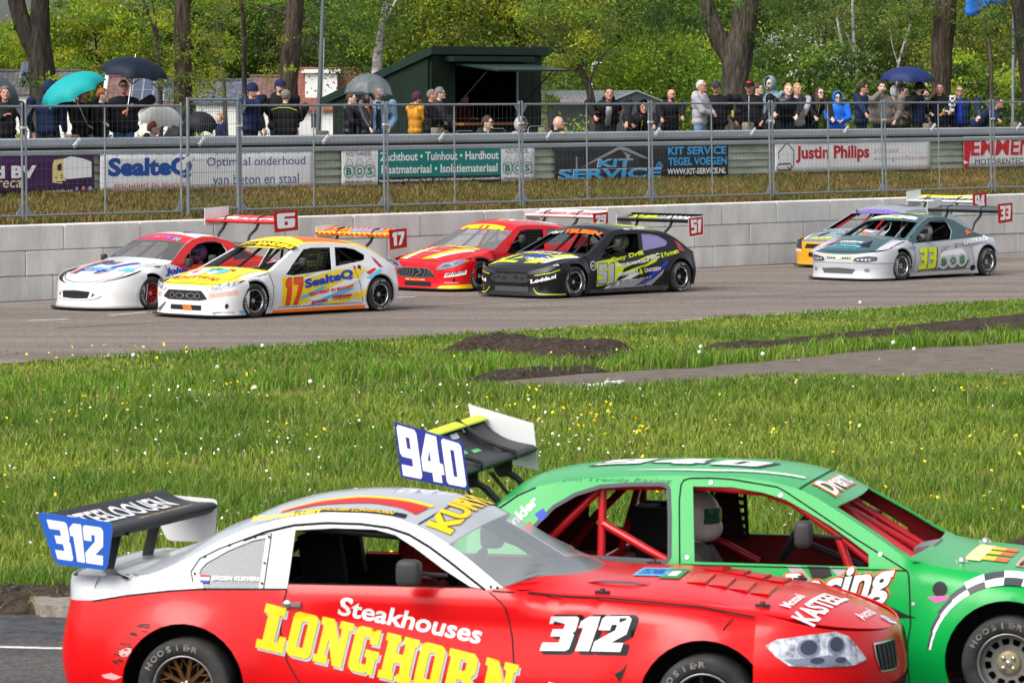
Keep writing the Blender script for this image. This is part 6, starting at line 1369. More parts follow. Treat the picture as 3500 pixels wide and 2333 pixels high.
for q in (1,-1):
    D(S,car,"headlight",mat("lamp_smoked",(.03,.032,.036),.12,coat=1),lambda f:f.poly([(q*a,b) for a,b in [(.22,.41),(.5,.47),(1.15,.56),(1.12,.51),(.72,.41),(.27,.38)]][::q],0),'nose',.006);D(S,car,"lime_pinstripe",V_LIME,lambda f:f.stroke([(q*.42,.365),(q*.9,.41),(q*1.25,.46)],.010),'nose',.008);D(S,car,"splitter_stripe",V_LIME,lambda f:(f.stroke([(q*.42,.16),(q*.50,.10),(q*.62,.065),(q*1.5,.065)],.011),),'nose',.008)
    D(S,car,"bumper_name",V_W,lambda f:f.text("Lodds.nl",.33 if q>0 else-1.35,.235 if q>0 else .30,.78,.062,0,bold=.04,rot=R(7 if q>0 else-5)),'nose',.009);D(S,car,"bumper_sticker",[V_W,V_LIME],lambda f:(f.text("mistb",q*1.1-.1,.52,.22,.03,0,shear=.3),),'nose',.009)
D(S,car,"grille",mat("grille_black",(.03,.03,.03),.6),lambda f:f.poly([(-.40,.30),(-.25,.38),(.22,.38),(.34,.29),(.20,.24),(-.22,.24)],0),'nose',.006);D(S,car,"grille_holes",M_DARK,lambda f:[f.disc(-.26+.10*i,.31+.02*(i % 2),.032,0,10,ry=.03) for i in range(6)],'nose',.009);D(S,car,"lower_intake",mat("intake_mesh",(.05,.045,.04),.7),lambda f:f.poly([(-.24,.18),(.28,.18),(.30,.10),(-.24,.10)],0),'nose',.006)
P=[(1.42,.965),(.90,.965),(.99,.665),(1.42,.64)];mirror_part(car,(1.55,.86,.84),1,M_MIRR,(1.75,.70,.74),(.045,.10,.07));mirror_part(car,(1.55,-.88,.84),-1,M_MIRR,(1.9,-.72,.70),(.045,.10,.06))
rw,up=far_wing(car,PB,1.20,num="51",zl=(.92,1.24),te_m=PB,rim=V_W);D_=Flat();D_.text("TEUBEN",-.72,.25,.62,.6,0,bold=.06,shear=.1);D_.text("LODDS.NL",-.05,.25,.75,.6,1,bold=.05,shear=.1);D_.build("wing_lettering",[V_LIME,V_W],up,rw,.2)
racer("driver of the black hatchback numbered 51, blue and yellow helmet",O51,(.85,.30,.82),0,mat("suit_dark",(.03,.03,.035),.8),mat("helmet_blue",(.02,.10,.40),.3,var=.3,vscale=9,c2=(.45,.45,.04)),M_LAMPD)

# ---- red hatchback beside it
S=hatch_shell();hw=hatch_windows();PR2=paint("paint_bright_red",(.56,.003,.008),.28)
car=far_car("red hatchback with yellow stripes, half hidden by the black numbered 51 car",ORED,S,PR2,PR2,PR2,wscreen=glass_mat("hazy_screen",(.30,.30,.31),.42,.15),rim=('spoke',M_RIMK,M_RIMK),qglass=G_CLEAR,**hw)
D(S,car,"hood_stripes",[V_Y,V_W],lambda f:[f.poly(q,i) for q,i in (([(-.66,-2.98),(-.54,-3.02),(-.32,-2.45),(-.42,-2.42)],0),([(-.52,-3.04),(-.42,-3.06),(-.24,-2.5),(-.30,-2.46)],1),([(-.05,-3.08),(.12,-3.06),(.52,-2.45),(.40,-2.42)],0),([(.13,-3.05),(.24,-3.03),(.64,-2.50),(.54,-2.46)],1))],'top',d=.005)
D(S,car,"hood_lettering",[V_Y,V_W],lambda f:(f.text("MASTER METER",-.55,-2.46,1.15,.13,0,bold=.05,shear=.25),f.text("Service",-.12,-2.60,.4,.05,1),f.text("Remko Grupa",-.42,-2.80,.5,.07,1,shear=.3)),'top',d=.010)
D(S,car,"windscreen_name",V_Y,lambda f:f.text("PIETER",-.52,-1.665,1.04,.11,0,bold=.07,shear=.2),'top',d=.008)
D(S,car,"roof_stripes",[V_Y,V_W,V_K],lambda f:[f.poly(q,i) for q,i in (([(1.36,-.50),(1.36,-.38),(.4,-.10),(.4,-.30)],0),([(1.34,-.36),(1.34,-.28),(.4,.0),(.4,-.08)],1),([(1.2,.12),(1.28,.3),(.3,.50),(.3,.3)],1),([(1.1,.20),(1.15,.28),(.6,.40),(.6,.32)],2),([(1.36,.05),(1.36,.15),(.9,.2),(.9,.12)],0))],'plan',d=.004)
GRL=[(-.48,.315),(-.38,.37),(-.20,.385),(.10,.38),(.28,.245),(.06,.225),(-.36,.235),(-.46,.27)]
D(S,car,"grille",M_DARK,lambda f:f.poly(GRL,0),'nose',.006)
D(S,car,"grille_mesh",mat("grille_silver",(.30,.31,.33),.3,metal=.8),lambda f:(f.stroke(GRL+[GRL[0]],.014),*[f.stroke([(-.44+.052*i,.25),(-.40+.052*i,.31),(-.42+.052*i,.365)],.010) for i in range(13)]),'nose',.010)
for q in (1,-1):D(S,car,"headlight",M_LAMPM,lambda f:f.poly([(q*a,b) for a,b in [(.27,.38),(.46,.475),(.9,.525),(1.28,.54),(1.26,.495),(.75,.40),(.31,.355)]][::q],0),'nose',.006);D(S,car,"lamp_lens",M_LAMPD,lambda f:f.poly([(q*a,b) for a,b in [(.40,.40),(.55,.455),(1.0,.50),(.75,.43)]][::q],0),'nose',.009)
D(S,car,"bumper_plate",V_W,lambda f:f.poly([(.51,.235),(.56,.305),(1.29,.36),(1.27,.29)],0),'nose',.006);D(S,car,"bumper_name",V_K,lambda f:(f.text("SPIVERON",.56,.252,.66,.048,0,bold=.03,rot=R(6),shear=.3),),'nose',.009);D(S,car,"bumper_site",[V_Y,V_W],lambda f:(f.text("WWW.",-.19,.178,.09,.022,1,bold=.03),f.text("NIBRG",-.09,.178,.10,.022,0,bold=.03),f.text(".NL",.01,.178,.06,.022,1,bold=.03)),'nose',.009)
D(S,car,"lower_intake",M_DARK,lambda f:f.poly([(-.22,.16),(.18,.16),(.20,.08),(-.20,.085)],0),'nose',.006);D(S,car,"lip_stripe",V_Y,lambda f:f.poly([(.36,.052),(.44,.10),(1.54,.13),(1.54,.052)],0),'nose',.006);D(S,car,"bumper_marks",[V_Y,V_W],lambda f:(f.text("AHB",1.22,.50,.14,.03,0,shear=.3),f.text("AUTOMOTIVE",.55,.14,.5,.02,1,shear=.3)),'nose',.009)
for q in (1,-1):D(S,car,"fog_hole",M_DARK,lambda f:f.disc(q*.85,.20,.05,0,12,ry=.03),'nose',.008)
P=[(1.42,.965),(.90,.965),(.99,.665),(1.42,.64)];net(car,P,.66,M_CARB,7,6);mirror_part(car,(1.6,.86,.84),1,M_MIRR,(1.75,.70,.74),(.045,.10,.07));arch_lip(S,car,M_SEAM)
rw,up=far_wing(car,PW,1.20,num="29",zl=(1.0,1.25),lettering="SPEED PIETER",let_m=V_R,te_m=PW)

# ---- silver and dark teal coupe, number 33
S=coupe_shell();PSV=paint("paint_silver",(.42,.43,.46),.38,.5)
car=far_car("silver and dark teal coupe numbered 33 at the right of the far track",O33,S,PSV,PDT,PDT,inner=PDT,pillar_m=PDT,dwin=[(1.61,.925),(1.4,1.0),(1.15,1.03),(.98,1.01),(.91,.965),(.88,.83),(1.01,.685),(1.5,.66),(2.00,.645),(1.97,.735),(1.80,.83)],xb=lambda v:2.24+.12*(1-v*v),xt=lambda v:1.70+.06*(1-v*v),xh=lambda v:1.46+.05*(1-v*v),rim=('holes',mat("rim_grey_dark",(.10,.10,.11),.4,metal=.5),M_RIMK),rear_m=PDT,rx=.15,cage_m=mat("cage_grey",(.22,.23,.25),.4,metal=.3))
D(S,car,"upper_side_paint",PDT,lambda f:f.poly([[(-2.27,.70),(-2.10,.64),(-.95,.675),(.02,.715),(-.21,.775),(-.47,.89),(-.7,1.01),(-.96,1.073),(-1.2,1.083),(-1.43,1.068),(-1.65,1.0),(-1.85,.91),(-2.1,.785)],[(-1.61,.925),(-1.4,1.0),(-1.15,1.03),(-.98,1.01),(-.91,.965),(-.88,.83),(-1.01,.685),(-1.5,.66),(-2.00,.645),(-1.97,.735),(-1.80,.83)]],0),d=.003)
D(S,car,"quarter_window",mat("dark_gloss_panel",(.025,.055,.062),.08,coat=1),lambda f:f.poly([(-.80,.69),(-.72,.83),(-.58,.885),(-.20,.745)],0),d=.006);D(S,car,"quarter_splash",V_O,lambda f:f.poly([(-.52,.80),(-.44,.85),(-.40,.80),(-.30,.79),(-.42,.77),(-.50,.74),(-.48,.78)],0),d=.009)
D(S,car,"door_shadow",mat("vinyl_graphite",(.10,.11,.12),.4),lambda f:f.poly([(-1.60,.15),(-1.2,.22),(-.49,.31),(-.60,.14)],0),d=.003);D(S,car,"door_streak",mat("vinyl_mid_grey",(.22,.23,.25),.4),lambda f:f.poly([(-.95,.60),(-.3,.62),(.05,.60),(-.6,.54)],0),d=.003)
D(S,car,"race_number_shadow",V_K,lambda f:f.glyphs("33",BLOCK,-1.985,.150,.53,.395,.06,0,shear=.12,rot=R(1.5)),d=.006);D(S,car,"race_number",V_LIME,lambda f:f.glyphs("33",BLOCK,-1.985,.170,.50,.38,.08,0,shear=.12,rot=R(1.5)),d=.009)
def bosd(f):
    for i,ch in enumerate("BOS"):
        cx=-1.25+.265*i;f.disc(cx,.29+.014*i,.150,0,24,ry=.125);f.disc(cx,.29+.014*i,.128,1,24,ry=.104)
    f.poly([(-1.38,.40),(-1.20,.52),(-1.0,.58),(-.75,.54),(-.58,.40)],0)
D(S,car,"door_logo",[V_W,PSV],bosd,d=.006);D(S,car,"door_logo_letters",[V_GR,V_K,V_W],lambda f:([f.text(ch,-1.32+.265*i,.225+.014*i,.14,.125,0,bold=.05) for i,ch in enumerate("BOS")],f.text("HOUTHANDEL",-1.32,.475,.62,.075,1,bold=.07,rot=R(5)),f.text("HOUTHANDEL",-1.315,.480,.61,.066,2,bold=.02,rot=R(5))),d=.010)
D(S,car,"side_lettering",[V_W,mat("vinyl_pale_grey",(.30,.32,.35),.5),V_R,V_LB],lambda f:(f.text("LASERACE",-.63,.575,.72,.075,0,bold=.04,rot=R(6)),f.text("DESIGNS",-.58,.53,.34,.03,1,rot=R(6)),f.text("VATEC",-2.60,.47,.26,.04,2,bold=.04,rot=R(14)),f.text("CENTURY",-2.28,.535,.24,.05,3,bold=.03)),d=.006)
D(S,car,"exhaust_outlet",M_DARK,lambda f:f.disc(-.40,.16,.060,0,18,ry=.052),d=.006);D(S,car,"sill_scuffs",mat("scraped_metal",(.35,.34,.33),.6,var=.4,vscale=25),lambda f:f.poly([(-1.95,.062),(-1.6,.09),(-1.2,.075),(-.5,.10),(-.34,.064)],0),d=.004);arch_lip(S,car,mat("vinyl_mid_grey",(.22,.23,.25),.4))
D(S,car,"hood_panel_edge",PSV,lambda f:(f.poly([(-.80,-3.0),(-.55,-3.05),(-.50,-2.42),(-.80,-2.35)],0),f.poly([(.62,-2.98),(.80,-2.8),(.80,-2.35),(.60,-2.44)],0)),'top',d=.003)
D(S,car,"hood_scoop",M_DARK,lambda f:f.poly([(.20,-2.95),(.46,-2.93),(.33,-2.66)],0),'top',d=.006);D(S,car,"hood_lettering",[V_W,V_LB,mat("vinyl_mint",(.05,.40,.30),.5),V_R],lambda f:(f.text("Witteburg",-.32,-2.83,.52,.085,0,bold=.04,shear=.1),f.text("Autoschade",-.24,-2.88,.36,.035,0),f.text("Rob Hoving",-.52,-3.00,.80,.085,1,bold=.05,shear=.3),f.text("TOTAAL METAAL",-.34,-3.06,.60,.040,2,bold=.03),f.text("TENCATE",-.10,-2.52,.5,.05,3,bold=.03),f.text("Coatings",.10,-2.56,.4,.07,2,shear=.2),f.poly([(-.60,-2.9),(-.50,-2.86),(-.42,-2.72),(-.52,-2.74)],3)),'top',d=.010)
D(S,car,"windscreen_name",[V_W,V_LIME],lambda f:(f.text("BOS",-.50,-1.67,1.0,.12,0,bold=.06),f.text("Rico Karsten",-.40,-1.70,.6,.07,1,shear=.3,bold=.03)),'top',d=.008);D(S,car,"roof_paint",PB,lambda f:f.rect(-.40,-1.44,.40,-.5,0),'top',d=.003);D(S,car,"roof_number",V_LIME,lambda f:f.glyphs("33",BLOCK,-.25,-1.30,.62,.40,.1,0),'top',d=.006)
for q in (1,-1):
    D(S,car,"headlight",mat("lamp_black",(.035,.038,.045),.1,coat=1),lambda f:f.poly([(q*a,b) for a,b in [(.25,.355),(.31,.405),(.63,.438),(.90,.425),(.90,.362),(.65,.332),(.33,.332)]][::q],0),'nose',.006)
    D(S,car,"lamp_lens",M_LAMP,lambda f:[f.disc(q*a,.372,.035,0,10,ry=.016) for a in (.38,.48,.58,.68)],'nose',.009);D(S,car,"fog_lamp",mat("fog_grey",(.16,.16,.17),.4),lambda f:f.disc(q*.62,.19,.08,0,14,ry=.032),'nose',.007)
D(S,car,"nose_holes",M_DARK,lambda f:[f.disc(s_*(.05+.045*i),.392,.016,0,10,ry=.015) for i in range(4) for s_ in (1,-1)],'nose',.008);D(S,car,"nose_vee",V_LIME,lambda f:(f.stroke([(-.28,.43),(-.06,.425),(.0,.36),(.06,.425),(.28,.425)],.010),),'nose',.008);D(S,car,"nose_vee_field",V_W,lambda f:f.poly([(-.05,.425),(.05,.425),(0,.375)],0),'nose',.007)
D(S,car,"lower_intake",mat("intake_shadow",(.07,.07,.075),.7),lambda f:f.poly([(-.36,.205),(-.28,.125),(.26,.12),(.31,.205),(.0,.225)],0),'nose',.006);D(S,car,"bumper_step",mat("vinyl_mid_grey",(.22,.23,.25),.4),lambda f:f.stroke([(-1.5,.315),(-.6,.315),(0,.31),(.6,.312),(1.5,.315)],.014),'nose',.005)
mirror_part(car,(1.72,.84,.74),1,M_MIRR,(1.85,.74,.68),(.045,.09,.07));mirror_part(car,(1.9,-.84,.74),-1,M_MIRR,(1.95,-.74,.68),(.045,.09,.07))
b=MB();b.box((1.75,-.25,.66),(.25,.30,.10));b.build("orange_box",PAM,car)
rw,up=far_wing(car,PB,1.18,x0=-.80,x1=-.36,num="33",zl=(.95,1.30));
racer("driver with grey patterned helmet in the silver and dark teal coupe",O33,(1.18,.36,.80),0,mat("suit_dark",(.03,.03,.035),.8),mat("helmet_grey",(.30,.30,.30),.3,var=.35,vscale=14,c2=(.55,.55,.55)),M_LAMPD)

# ---- grey and amber hatchback, number 94, behind it
S=hatch_shell();hw=hatch_windows();hw.pop('qwin')
car=far_car("grey and amber hatchback numbered 94, mostly hidden by the silver coupe",O94,S,PGR,PGR,PGR,header_m=PGR,nose_m=PAM,cage_m=mat("cage_red_dark",(.34,.012,.012),.4),rim=('spoke',M_RIMK,M_RIMK),qwin=None,**hw)
D(S,car,"hood_flashes",[V_LB,V_O,V_W,V_K,V_LIME],lambda f:[f.poly(q,i) for q,i in (([(-.62,-2.55),(-.1,-2.60),(.1,-2.45),(-.5,-2.42)],0),([(-.2,-2.62),(.5,-2.66),(.6,-2.52),(.0,-2.55)],1),([(.0,-2.48),(.6,-2.50),(.6,-2.40),(.1,-2.40)],2),([(-.1,-2.72),(.5,-2.78),(.55,-2.70),(.0,-2.66)],0),([(-.42,-2.90),(-.28,-2.92),(-.20,-2.72),(-.30,-2.72)],3),([(-.70,-2.95),(-.60,-3.0),(-.66,-2.6)],2))],'top',d=.005)
D(S,car,"hood_lettering",[V_LIME,V_K],lambda f:(f.text("PLUS",-.45,-3.06,.5,.07,0,bold=.06,shear=.2),f.text("Vincent",.0,-2.86,.5,.06,1,shear=.3)),'top',d=.010);D(S,car,"windscreen_name",mat("vinyl_violet",(.18,.10,.50),.5),lambda f:f.text("WORLDMODEL",-.55,-1.665,1.1,.11,0,bold=.07,shear=.3),'top',d=.008);D(S,car,"roof_stripes",[V_W,V_K],lambda f:(f.poly([(1.36,-.35),(1.36,-.27),(.6,-.15),(.6,-.25)],0),f.poly([(1.36,-.2),(1.36,-.13),(.6,-.02),(.6,-.12)],0),f.rect(.7,.05,1.1,.3,1)),'plan',d=.004)
for q in (1,-1):D(S,car,"headlight",M_LAMPD,lambda f:f.poly([(q*a,b) for a,b in [(.50,.34),(.55,.47),(.95,.52),(1.25,.50),(1.0,.38)]][::q],0),'nose',.006)
D(S,car,"nose_lettering",V_W,lambda f:f.text("WWW.",-1.05,.285,.55,.05,0,bold=.05),'nose',.008);D(S,car,"grille",M_DARK,lambda f:f.poly([(-.38,.36),(.38,.36),(.34,.44),(-.34,.44)],0),'nose',.006);D(S,car,"lower_intake",M_DARK,lambda f:f.poly([(-.25,.20),(.3,.20),(.3,.28),(-.25,.28)],0),'nose',.006)
rw,up=far_wing(car,PW,1.21,x0=-.80,x1=-.36,num="94",zl=(1.0,1.36),lettering="KERKHOF RENNSPORT",let_m=V_K,te_m=V_LIME)
b=MB();b.ell((1.6,-.45,.98),(.05,.05,.05));b.tube([(1.6,-.45,.98),(1.6,-.5,1.06)],.012,5);b.build("interior_mirror",M_MIRR,car)

# ---- white and red coupe, number 6
S=coupe_shell();S.__dict__.update(xf=3.28,n=2.2,xc=2.60);
S.ze=pchip([(-.5,.58),(-.25,.66),(0,.70),(.21,.755),(.47,.875),(.7,1.0),(.96,1.07),(1.2,1.08),(1.43,1.045),(1.62,.97),(1.8,.86),(1.98,.74),(2.1,.69),(2.3,.665),(2.5,.64),(2.75,.57),(3.0,.47),(3.3,.36)])
S.zc=pchip([(-.5,.66),(-.25,.745),(0,.79),(.2,.86),(.5,1.0),(.8,1.10),(1.2,1.14),(1.43,1.115),(1.62,1.04),(1.85,.92),(2.12,.775),(2.4,.72),(2.7,.655),(2.95,.565),(3.15,.46),(3.3,.38)]);S.fd=pchip([(0,.10),(.2,.06),(.5,.03),(.8,.015),(1,0)])
PRC=paint("paint_cabin_red",(.58,.018,.014),.3)
car=far_car("white coupe with red cabin numbered 6, beside the wall at the left",O6,S,PW,PW,PW,wscreen=glass_mat("dark_screen",(.10,.095,.09),.72,.1),dwin=[(1.50,.90),(1.35,.97),(1.15,1.0),(.98,1.0),(.85,.96),(.80,.84),(.90,.69),(1.4,.66),(1.80,.66),(1.72,.76)],xb=lambda v:2.0+.13*(1-v*v),xt=lambda v:1.58+.07*(1-v*v),xh=lambda v:1.36+.05*(1-v*v),header_m=PRC,rim=('mesh',M_RIMR,M_RIMR),rear_m=PRC,rx=.15)
D(S,car,"upper_side_paint",PRC,lambda f:f.poly([[(-2.06,.69),(-1.9,.645),(-.9,.66),(.05,.70),(-.21,.76),(-.47,.88),(-.7,1.0),(-.96,1.068),(-1.2,1.078),(-1.43,1.04),(-1.62,.965),(-1.8,.855),(-1.98,.735)],[(-1.50,.90),(-1.35,.97),(-1.15,1.0),(-.98,1.0),(-.85,.96),(-.80,.84),(-.90,.69),(-1.4,.66),(-1.80,.66),(-1.72,.76)]],0),d=.003)
D(S,car,"quarter_window",mat("dark_gloss",(.02,.02,.022),.08,coat=1),lambda f:f.poly([(-.72,.70),(-.70,.86),(-.60,.90),(-.25,.745)],0),d=.006);D(S,car,"side_lettering",[V_W,V_B,V_R],lambda f:(f.text("John",-2.2,.50,.42,.13,1,shear=.4,bold=.05),f.text("Bosch",-1.75,.42,.9,.16,0,shear=.3,bold=.04)),d=.008)
D(S,car,"door_paint",PRC,lambda f:f.poly([(-1.9,.645),(-.9,.66),(.05,.69),(.2,.62),(-.5,.40),(-1.6,.36)],0),d=.004)
D(S,car,"hood_flashes",[V_B,V_O,V_LB,V_K],lambda f:[f.poly(q,i) for q,i in (([(-.42,-2.98),(-.34,-3.0),(-.10,-2.40),(-.20,-2.38)],0),([(-.52,-2.96),(-.44,-2.99),(-.26,-2.38),(-.36,-2.36)],1),([(.05,-3.0),(.14,-2.99),(.52,-2.42),(.40,-2.40)],0),([(.16,-3.0),(.22,-2.99),(.40,-2.70)],1))],'top',d=.005)
D(S,car,"hood_lettering",[V_K,V_LB,V_B],lambda f:(f.glyphs("6",BLOCK,-.70,-2.86,.13,.17,.1,0),f.text("Ochinstal",-.34,-2.86,.66,.10,1,bold=.06,shear=.3),f.text("BRANDBEVEILIGING",-.30,-2.92,.6,.04,2,bold=.04),f.text("JB",.42,-2.82,.24,.15,1,bold=.07,shear=.4)),'top',d=.009)
D(S,car,"hood_slots",V_K,lambda f:[f.stroke([(-.18+.04*j,-2.46-.05*i),(.0,-2.50-.05*i),(.16,-2.47-.05*i)],.022) for i,j in ((0,0),(1,1),(2,0),(3,1))],'top',d=.008);D(S,car,"windscreen_name",[mat("vinyl_purple",(.25,.10,.55),.5),V_P,V_LB],lambda f:(f.text("BO",-.12,-1.61,.22,.085,1,bold=.07),f.text("SC",.12,-1.61,.20,.085,0,bold=.07),f.text("H",.34,-1.61,.11,.085,2,bold=.07),f.text("John van",-.52,-1.60,.36,.06,0,bold=.03)),'top',d=.008)
D(S,car,"roof_number",V_K,lambda f:f.glyphs("6",BLOCK,-.1,-1.2,.35,.45,.1,0),'top',d=.006);D(S,car,"roof_flash",V_B,lambda f:f.stroke([(.3,-.9),(.34,-1.1),(.25,-1.3)],.03),'top',d=.006)
D(S,car,"grille",M_DARK,lambda f:f.poly([(-.44,.235),(-.30,.285),(0,.295),(.30,.285),(.44,.235),(.30,.185),(0,.175),(-.30,.185)],0),'nose',.006);D(S,car,"grille_surround",PW,lambda f:(f.disc(0,.235,.58,0,28,ry=.085,r_in=.47),),'nose',.02);D(S,car,"grille_bars",PW,lambda f:(f.poly([(-.36,.18),(-.30,.18),(-.34,.29),(-.40,.28)],0),f.poly([(.30,.18),(.36,.18),(.40,.28),(.34,.29)],0)),'nose',.012);D(S,car,"lower_lip_shadow",mat("lip_grey",(.35,.35,.35),.6),lambda f:f.rect(-1.4,.045,1.4,.075,0),'nose',.006)
D(S,car,"corner_scuff",V_K,lambda f:f.poly([(1.50,.08),(1.54,.08),(1.55,.40),(1.52,.42)],0),'nose',.006)
mirror_part(car,(1.80,.92,.70),1,M_MIRR,(1.85,.75,.66),(.05,.11,.07));mirror_part(car,(1.95,-.88,.74),-1,M_MIRR,(1.95,-.72,.68),(.05,.07,.05))
rw,up=far_wing(car,PRC,1.30,x0=-.62,x1=-.10,num="6",zl=(1.13,1.46),lettering="Bosch",let_m=V_W);
racer("driver with blue helmet in the white coupe with red cabin",O6,(1.05,.34,.80),0,mat("suit_red",(.22,.012,.012),.8),mat("helmet_blue_red",(.03,.09,.35),.3,var=.3,vscale=9,c2=(.30,.06,.05)),M_LAMPD)
# ================================================================== BEHIND THE STAND WALL: trees, houses, kiosk, poles
def tof(x,y):return (x-A0.x)*N.x+(y-A0.y)*N.y
def gz(t):return GZ if t<15 else (.1 if t>24 else GZ-(GZ-.1)*(t-15)/9)
def place(px,depth):p=at(px,HZ,depth);return Vector((p.x,p.y,gz(tof(p.x,p.y))))
def bark(name,c,c2,sc=14,stretch=(1,1,.16)):
    m=mat(name,c,.95,var=.3,vscale=sc,bump=1.0,bscale=sc*1.3,c2=c2,stretch=stretch)
    [n for n in m.node_tree.nodes if n.type=='BUMP'][0].inputs['Distance'].default_value=.07;return m
B_OAK=bark("oak_bark",(.014,.011,.008),(.095,.072,.050));B_GREY=bark("grey_bark",(.016,.013,.010),(.105,.088,.068));B_DARK=bark("dark_bark",(.009,.008,.007),(.052,.043,.034))
B_BIRCH=bark("birch_bark",(.07,.066,.062),(.44,.42,.39),5,(1,1,1.6))
L_CARD=leaf_mat("leaves",.52)
CLR=dict(lime=(.32,.43,.030),mid=(.145,.25,.030),dark=(.055,.105,.022),olive=(.15,.18,.036),pale=(.20,.26,.075),yellow=(.33,.36,.030),deep=(.018,.038,.010),grey=(.085,.10,.055))
def rough_tube(b,pts,rs,n=12,amp=.10,seed=0):
    """limb with an uneven, knotted surface"""
    vs=[];P=[];Q=[]
    for i in range(len(pts)-1):  # finer rings
        a,c=Vector(pts[i]),Vector(pts[i+1]);k=max(1,int((c-a).length/.22))
        for j in range(k):t=j/k;P.append(a.lerp(c,t));Q.append(rs[i]*(1-t)+rs[i+1]*t)
    P.append(Vector(pts[-1]));Q.append(rs[-1]);up=Vector((0,1,0));m=len(P)
    for _ in range(2):P=[P[0]]+[(P[i-1]+P[i]*2+P[i+1])/4 for i in range(1,m-1)]+[P[-1]]
    for i,p in enumerate(P):
        d=(P[min(i+1,m-1)]-P[max(i-1,0)]).normalized();a=d.cross(up)
        if a.length<.1:a=d.cross(Vector((1,0,0)))
        a.normalize();c=a.cross(d).normalized()
        for k in range(n):
            w=2*math.pi*k/n;o=a*math.cos(w)+c*math.sin(w);nn=noise.noise(p*1.7+o*1.1+Vector((seed,0,0)))*amp+noise.noise(p*4.5+o*2.5+Vector((seed,3,0)))*amp*.6
            vs.append(p+o*Q[i]*(1+nn))
    b.add(vs,[(i*n+k,(i+1)*n+k,(i+1)*n+(k+1) % n,i*n+(k+1) % n) for i in range(m-1) for k in range(n)],0,True)
def leaves(name,parent,clumps,cols,size,seed,droop=.3,mat_=None,shape=.5):
    """clumps: (x, y, z, radius, count); every leaf is a small folded blade"""
    rs=np.random.RandomState(seed);C=[];T=[]
    cols=[np.array(CLR[c] if isinstance(c,str) else c) for c in cols]
    for (x,y,z,r,k) in clumps:
        k=int(k);p=rs.randn(k,3)*np.array([1,1,.62])*r*.55+np.array([x,y,z]);C.append(p)
        c=cols[rs.randint(len(cols))]*(.62+.7*rs.rand());T.append(np.clip(c[None]*(.82+.36*rs.rand(k,1))*np.array([1,1,1])+rs.randn(k,3)*.006,.004,1))
    C=np.concatenate(C);T=np.concatenate(T);n=len(C)
    d=rs.randn(n,3);d[:,2] -= droop*1.5;d /= np.linalg.norm(d,axis=1)[:,None];u=np.cross(d,rs.randn(n,3));u /= np.linalg.norm(u,axis=1)[:,None]
    L=size*(.6+.8*rs.rand(n,1));w=L*shape*.5;nrm=np.cross(d,u)
    V=np.stack([C-d*L*.5,C+u*w+nrm*w*.35,C+d*L*.5,C-u*w+nrm*w*.35],1).reshape(-1,3)
    lo=(np.arange(n)[:,None]*4+np.array([0,1,2,0,2,3])[None]).ravel()
    return fast_mesh(name,V,3,lo,mat_ or L_CARD,parent,np.repeat(T,4,0))
def crown_clumps(seed,c,rad,n,r,k,hollow=.45,cut=None):
    rs=random.Random(seed);out=[]
    while len(out)<n:
        v=Vector((rs.gauss(0,1),rs.gauss(0,1),rs.gauss(0,1))).normalized()*(hollow+(1-hollow)*rs.random()**.6)
        p=(c[0]+v.x*rad[0],c[1]+v.y*rad[1],c[2]+v.z*rad[2])
        if p[2]<.25:continue
        if cut and not cut(p):continue
        out.append((*p,r*(.6+.8*rs.random()),k*(.5+rs.random())))
    return out
def tree(label,name,px,depth,H,crown,bark_m,cols,size=.16,n=70,k=70,r=.75,tr=.18,seed=1,lean=0,stems=1,base_z=None,group=None,limbs=7,droop=.3,hollow=.45):
    """crown: (centre height, half width, half height)"""
    P=place(px,depth);e=empty("tree",P,0,label,"tree",group);q=random.Random(seed);b=MB();tips=[]
    for s_ in range(stems):
        dx=(q.random()-.5)*1.2*(stems>1);top=Vector((lean+dx+q.uniform(-.3,.3),q.uniform(-.3,.3),H*.8));mid=Vector((lean*.4+dx*.5+q.uniform(-.15,.15),q.uniform(-.15,.15),H*.4))
        rough_tube(b,[(0,0,-.2),(0,0,.3),mid,top],[tr*1.5,tr*1.1,tr*.8,tr*.25],9,.12,seed)
        for i in range(limbs):
            t=.35+.6*q.random();a=q.random()*6.28;base=mid.lerp(top,max(0,(t-.4)/.6)) if t>.4 else Vector((0,0,H*t));ln=crown[1]*(.5+.5*q.random())
            tip=base+Vector((math.cos(a)*ln,math.sin(a)*ln,ln*q.uniform(.0,.7)));b.tube([base,base.lerp(tip,.5)+Vector((0,0,.12*ln)),tip],[tr*.32,tr*.2,tr*.05],5);tips.append(tip)
    b.build("trunk",bark_m,e)
    cl=crown_clumps(seed+50,(lean*.8,0,crown[0]),(crown[1],crown[1]*.8,crown[2]),n,r,k,hollow)+[(*t,r*.8,k*.7) for t in tips]
    leaves("crown",e,cl,cols,size,seed,droop);return e
# ---- the far wood: one mass of foliage behind everything
def far_wood():
    cl=[];q=random.Random(77)
    for i in range(620):
        px=q.uniform(-700,4300);d=q.uniform(285,345);p=at(px,HZ,d);top=9.0 if px>900 else 5.6+1.6*math.sin(px*.012)
        if 420<px<470 or px<60:top=5.0
        cl.append((p.x,p.y,q.uniform(.5,top),2.3,150))
    o=leaves("far_wood",None,cl,['mid','dark','dark','olive','deep'],.40,5);tag(o,"dark mass of woodland far behind the houses",kind='stuff')
    cl=[]
    for i in range(420):  # unseen foliage added behind the camera to damp low sky reflections
        a=q.uniform(R(150),R(390));d=q.uniform(85,105);cl.append((math.cos(a)*d,math.sin(a)*d,q.uniform(.3,4.5),2.0,46))
    o=leaves("added_rear_foliage",None,cl,['mid','dark','dark','deep'],.9,15);tag(o,"added unseen foliage behind the viewer, damping low sky reflections",kind='stuff')
far_wood()
hb=[]  # clipped dark undergrowth just below eye level, beyond the terrace
q_=random.Random(3)
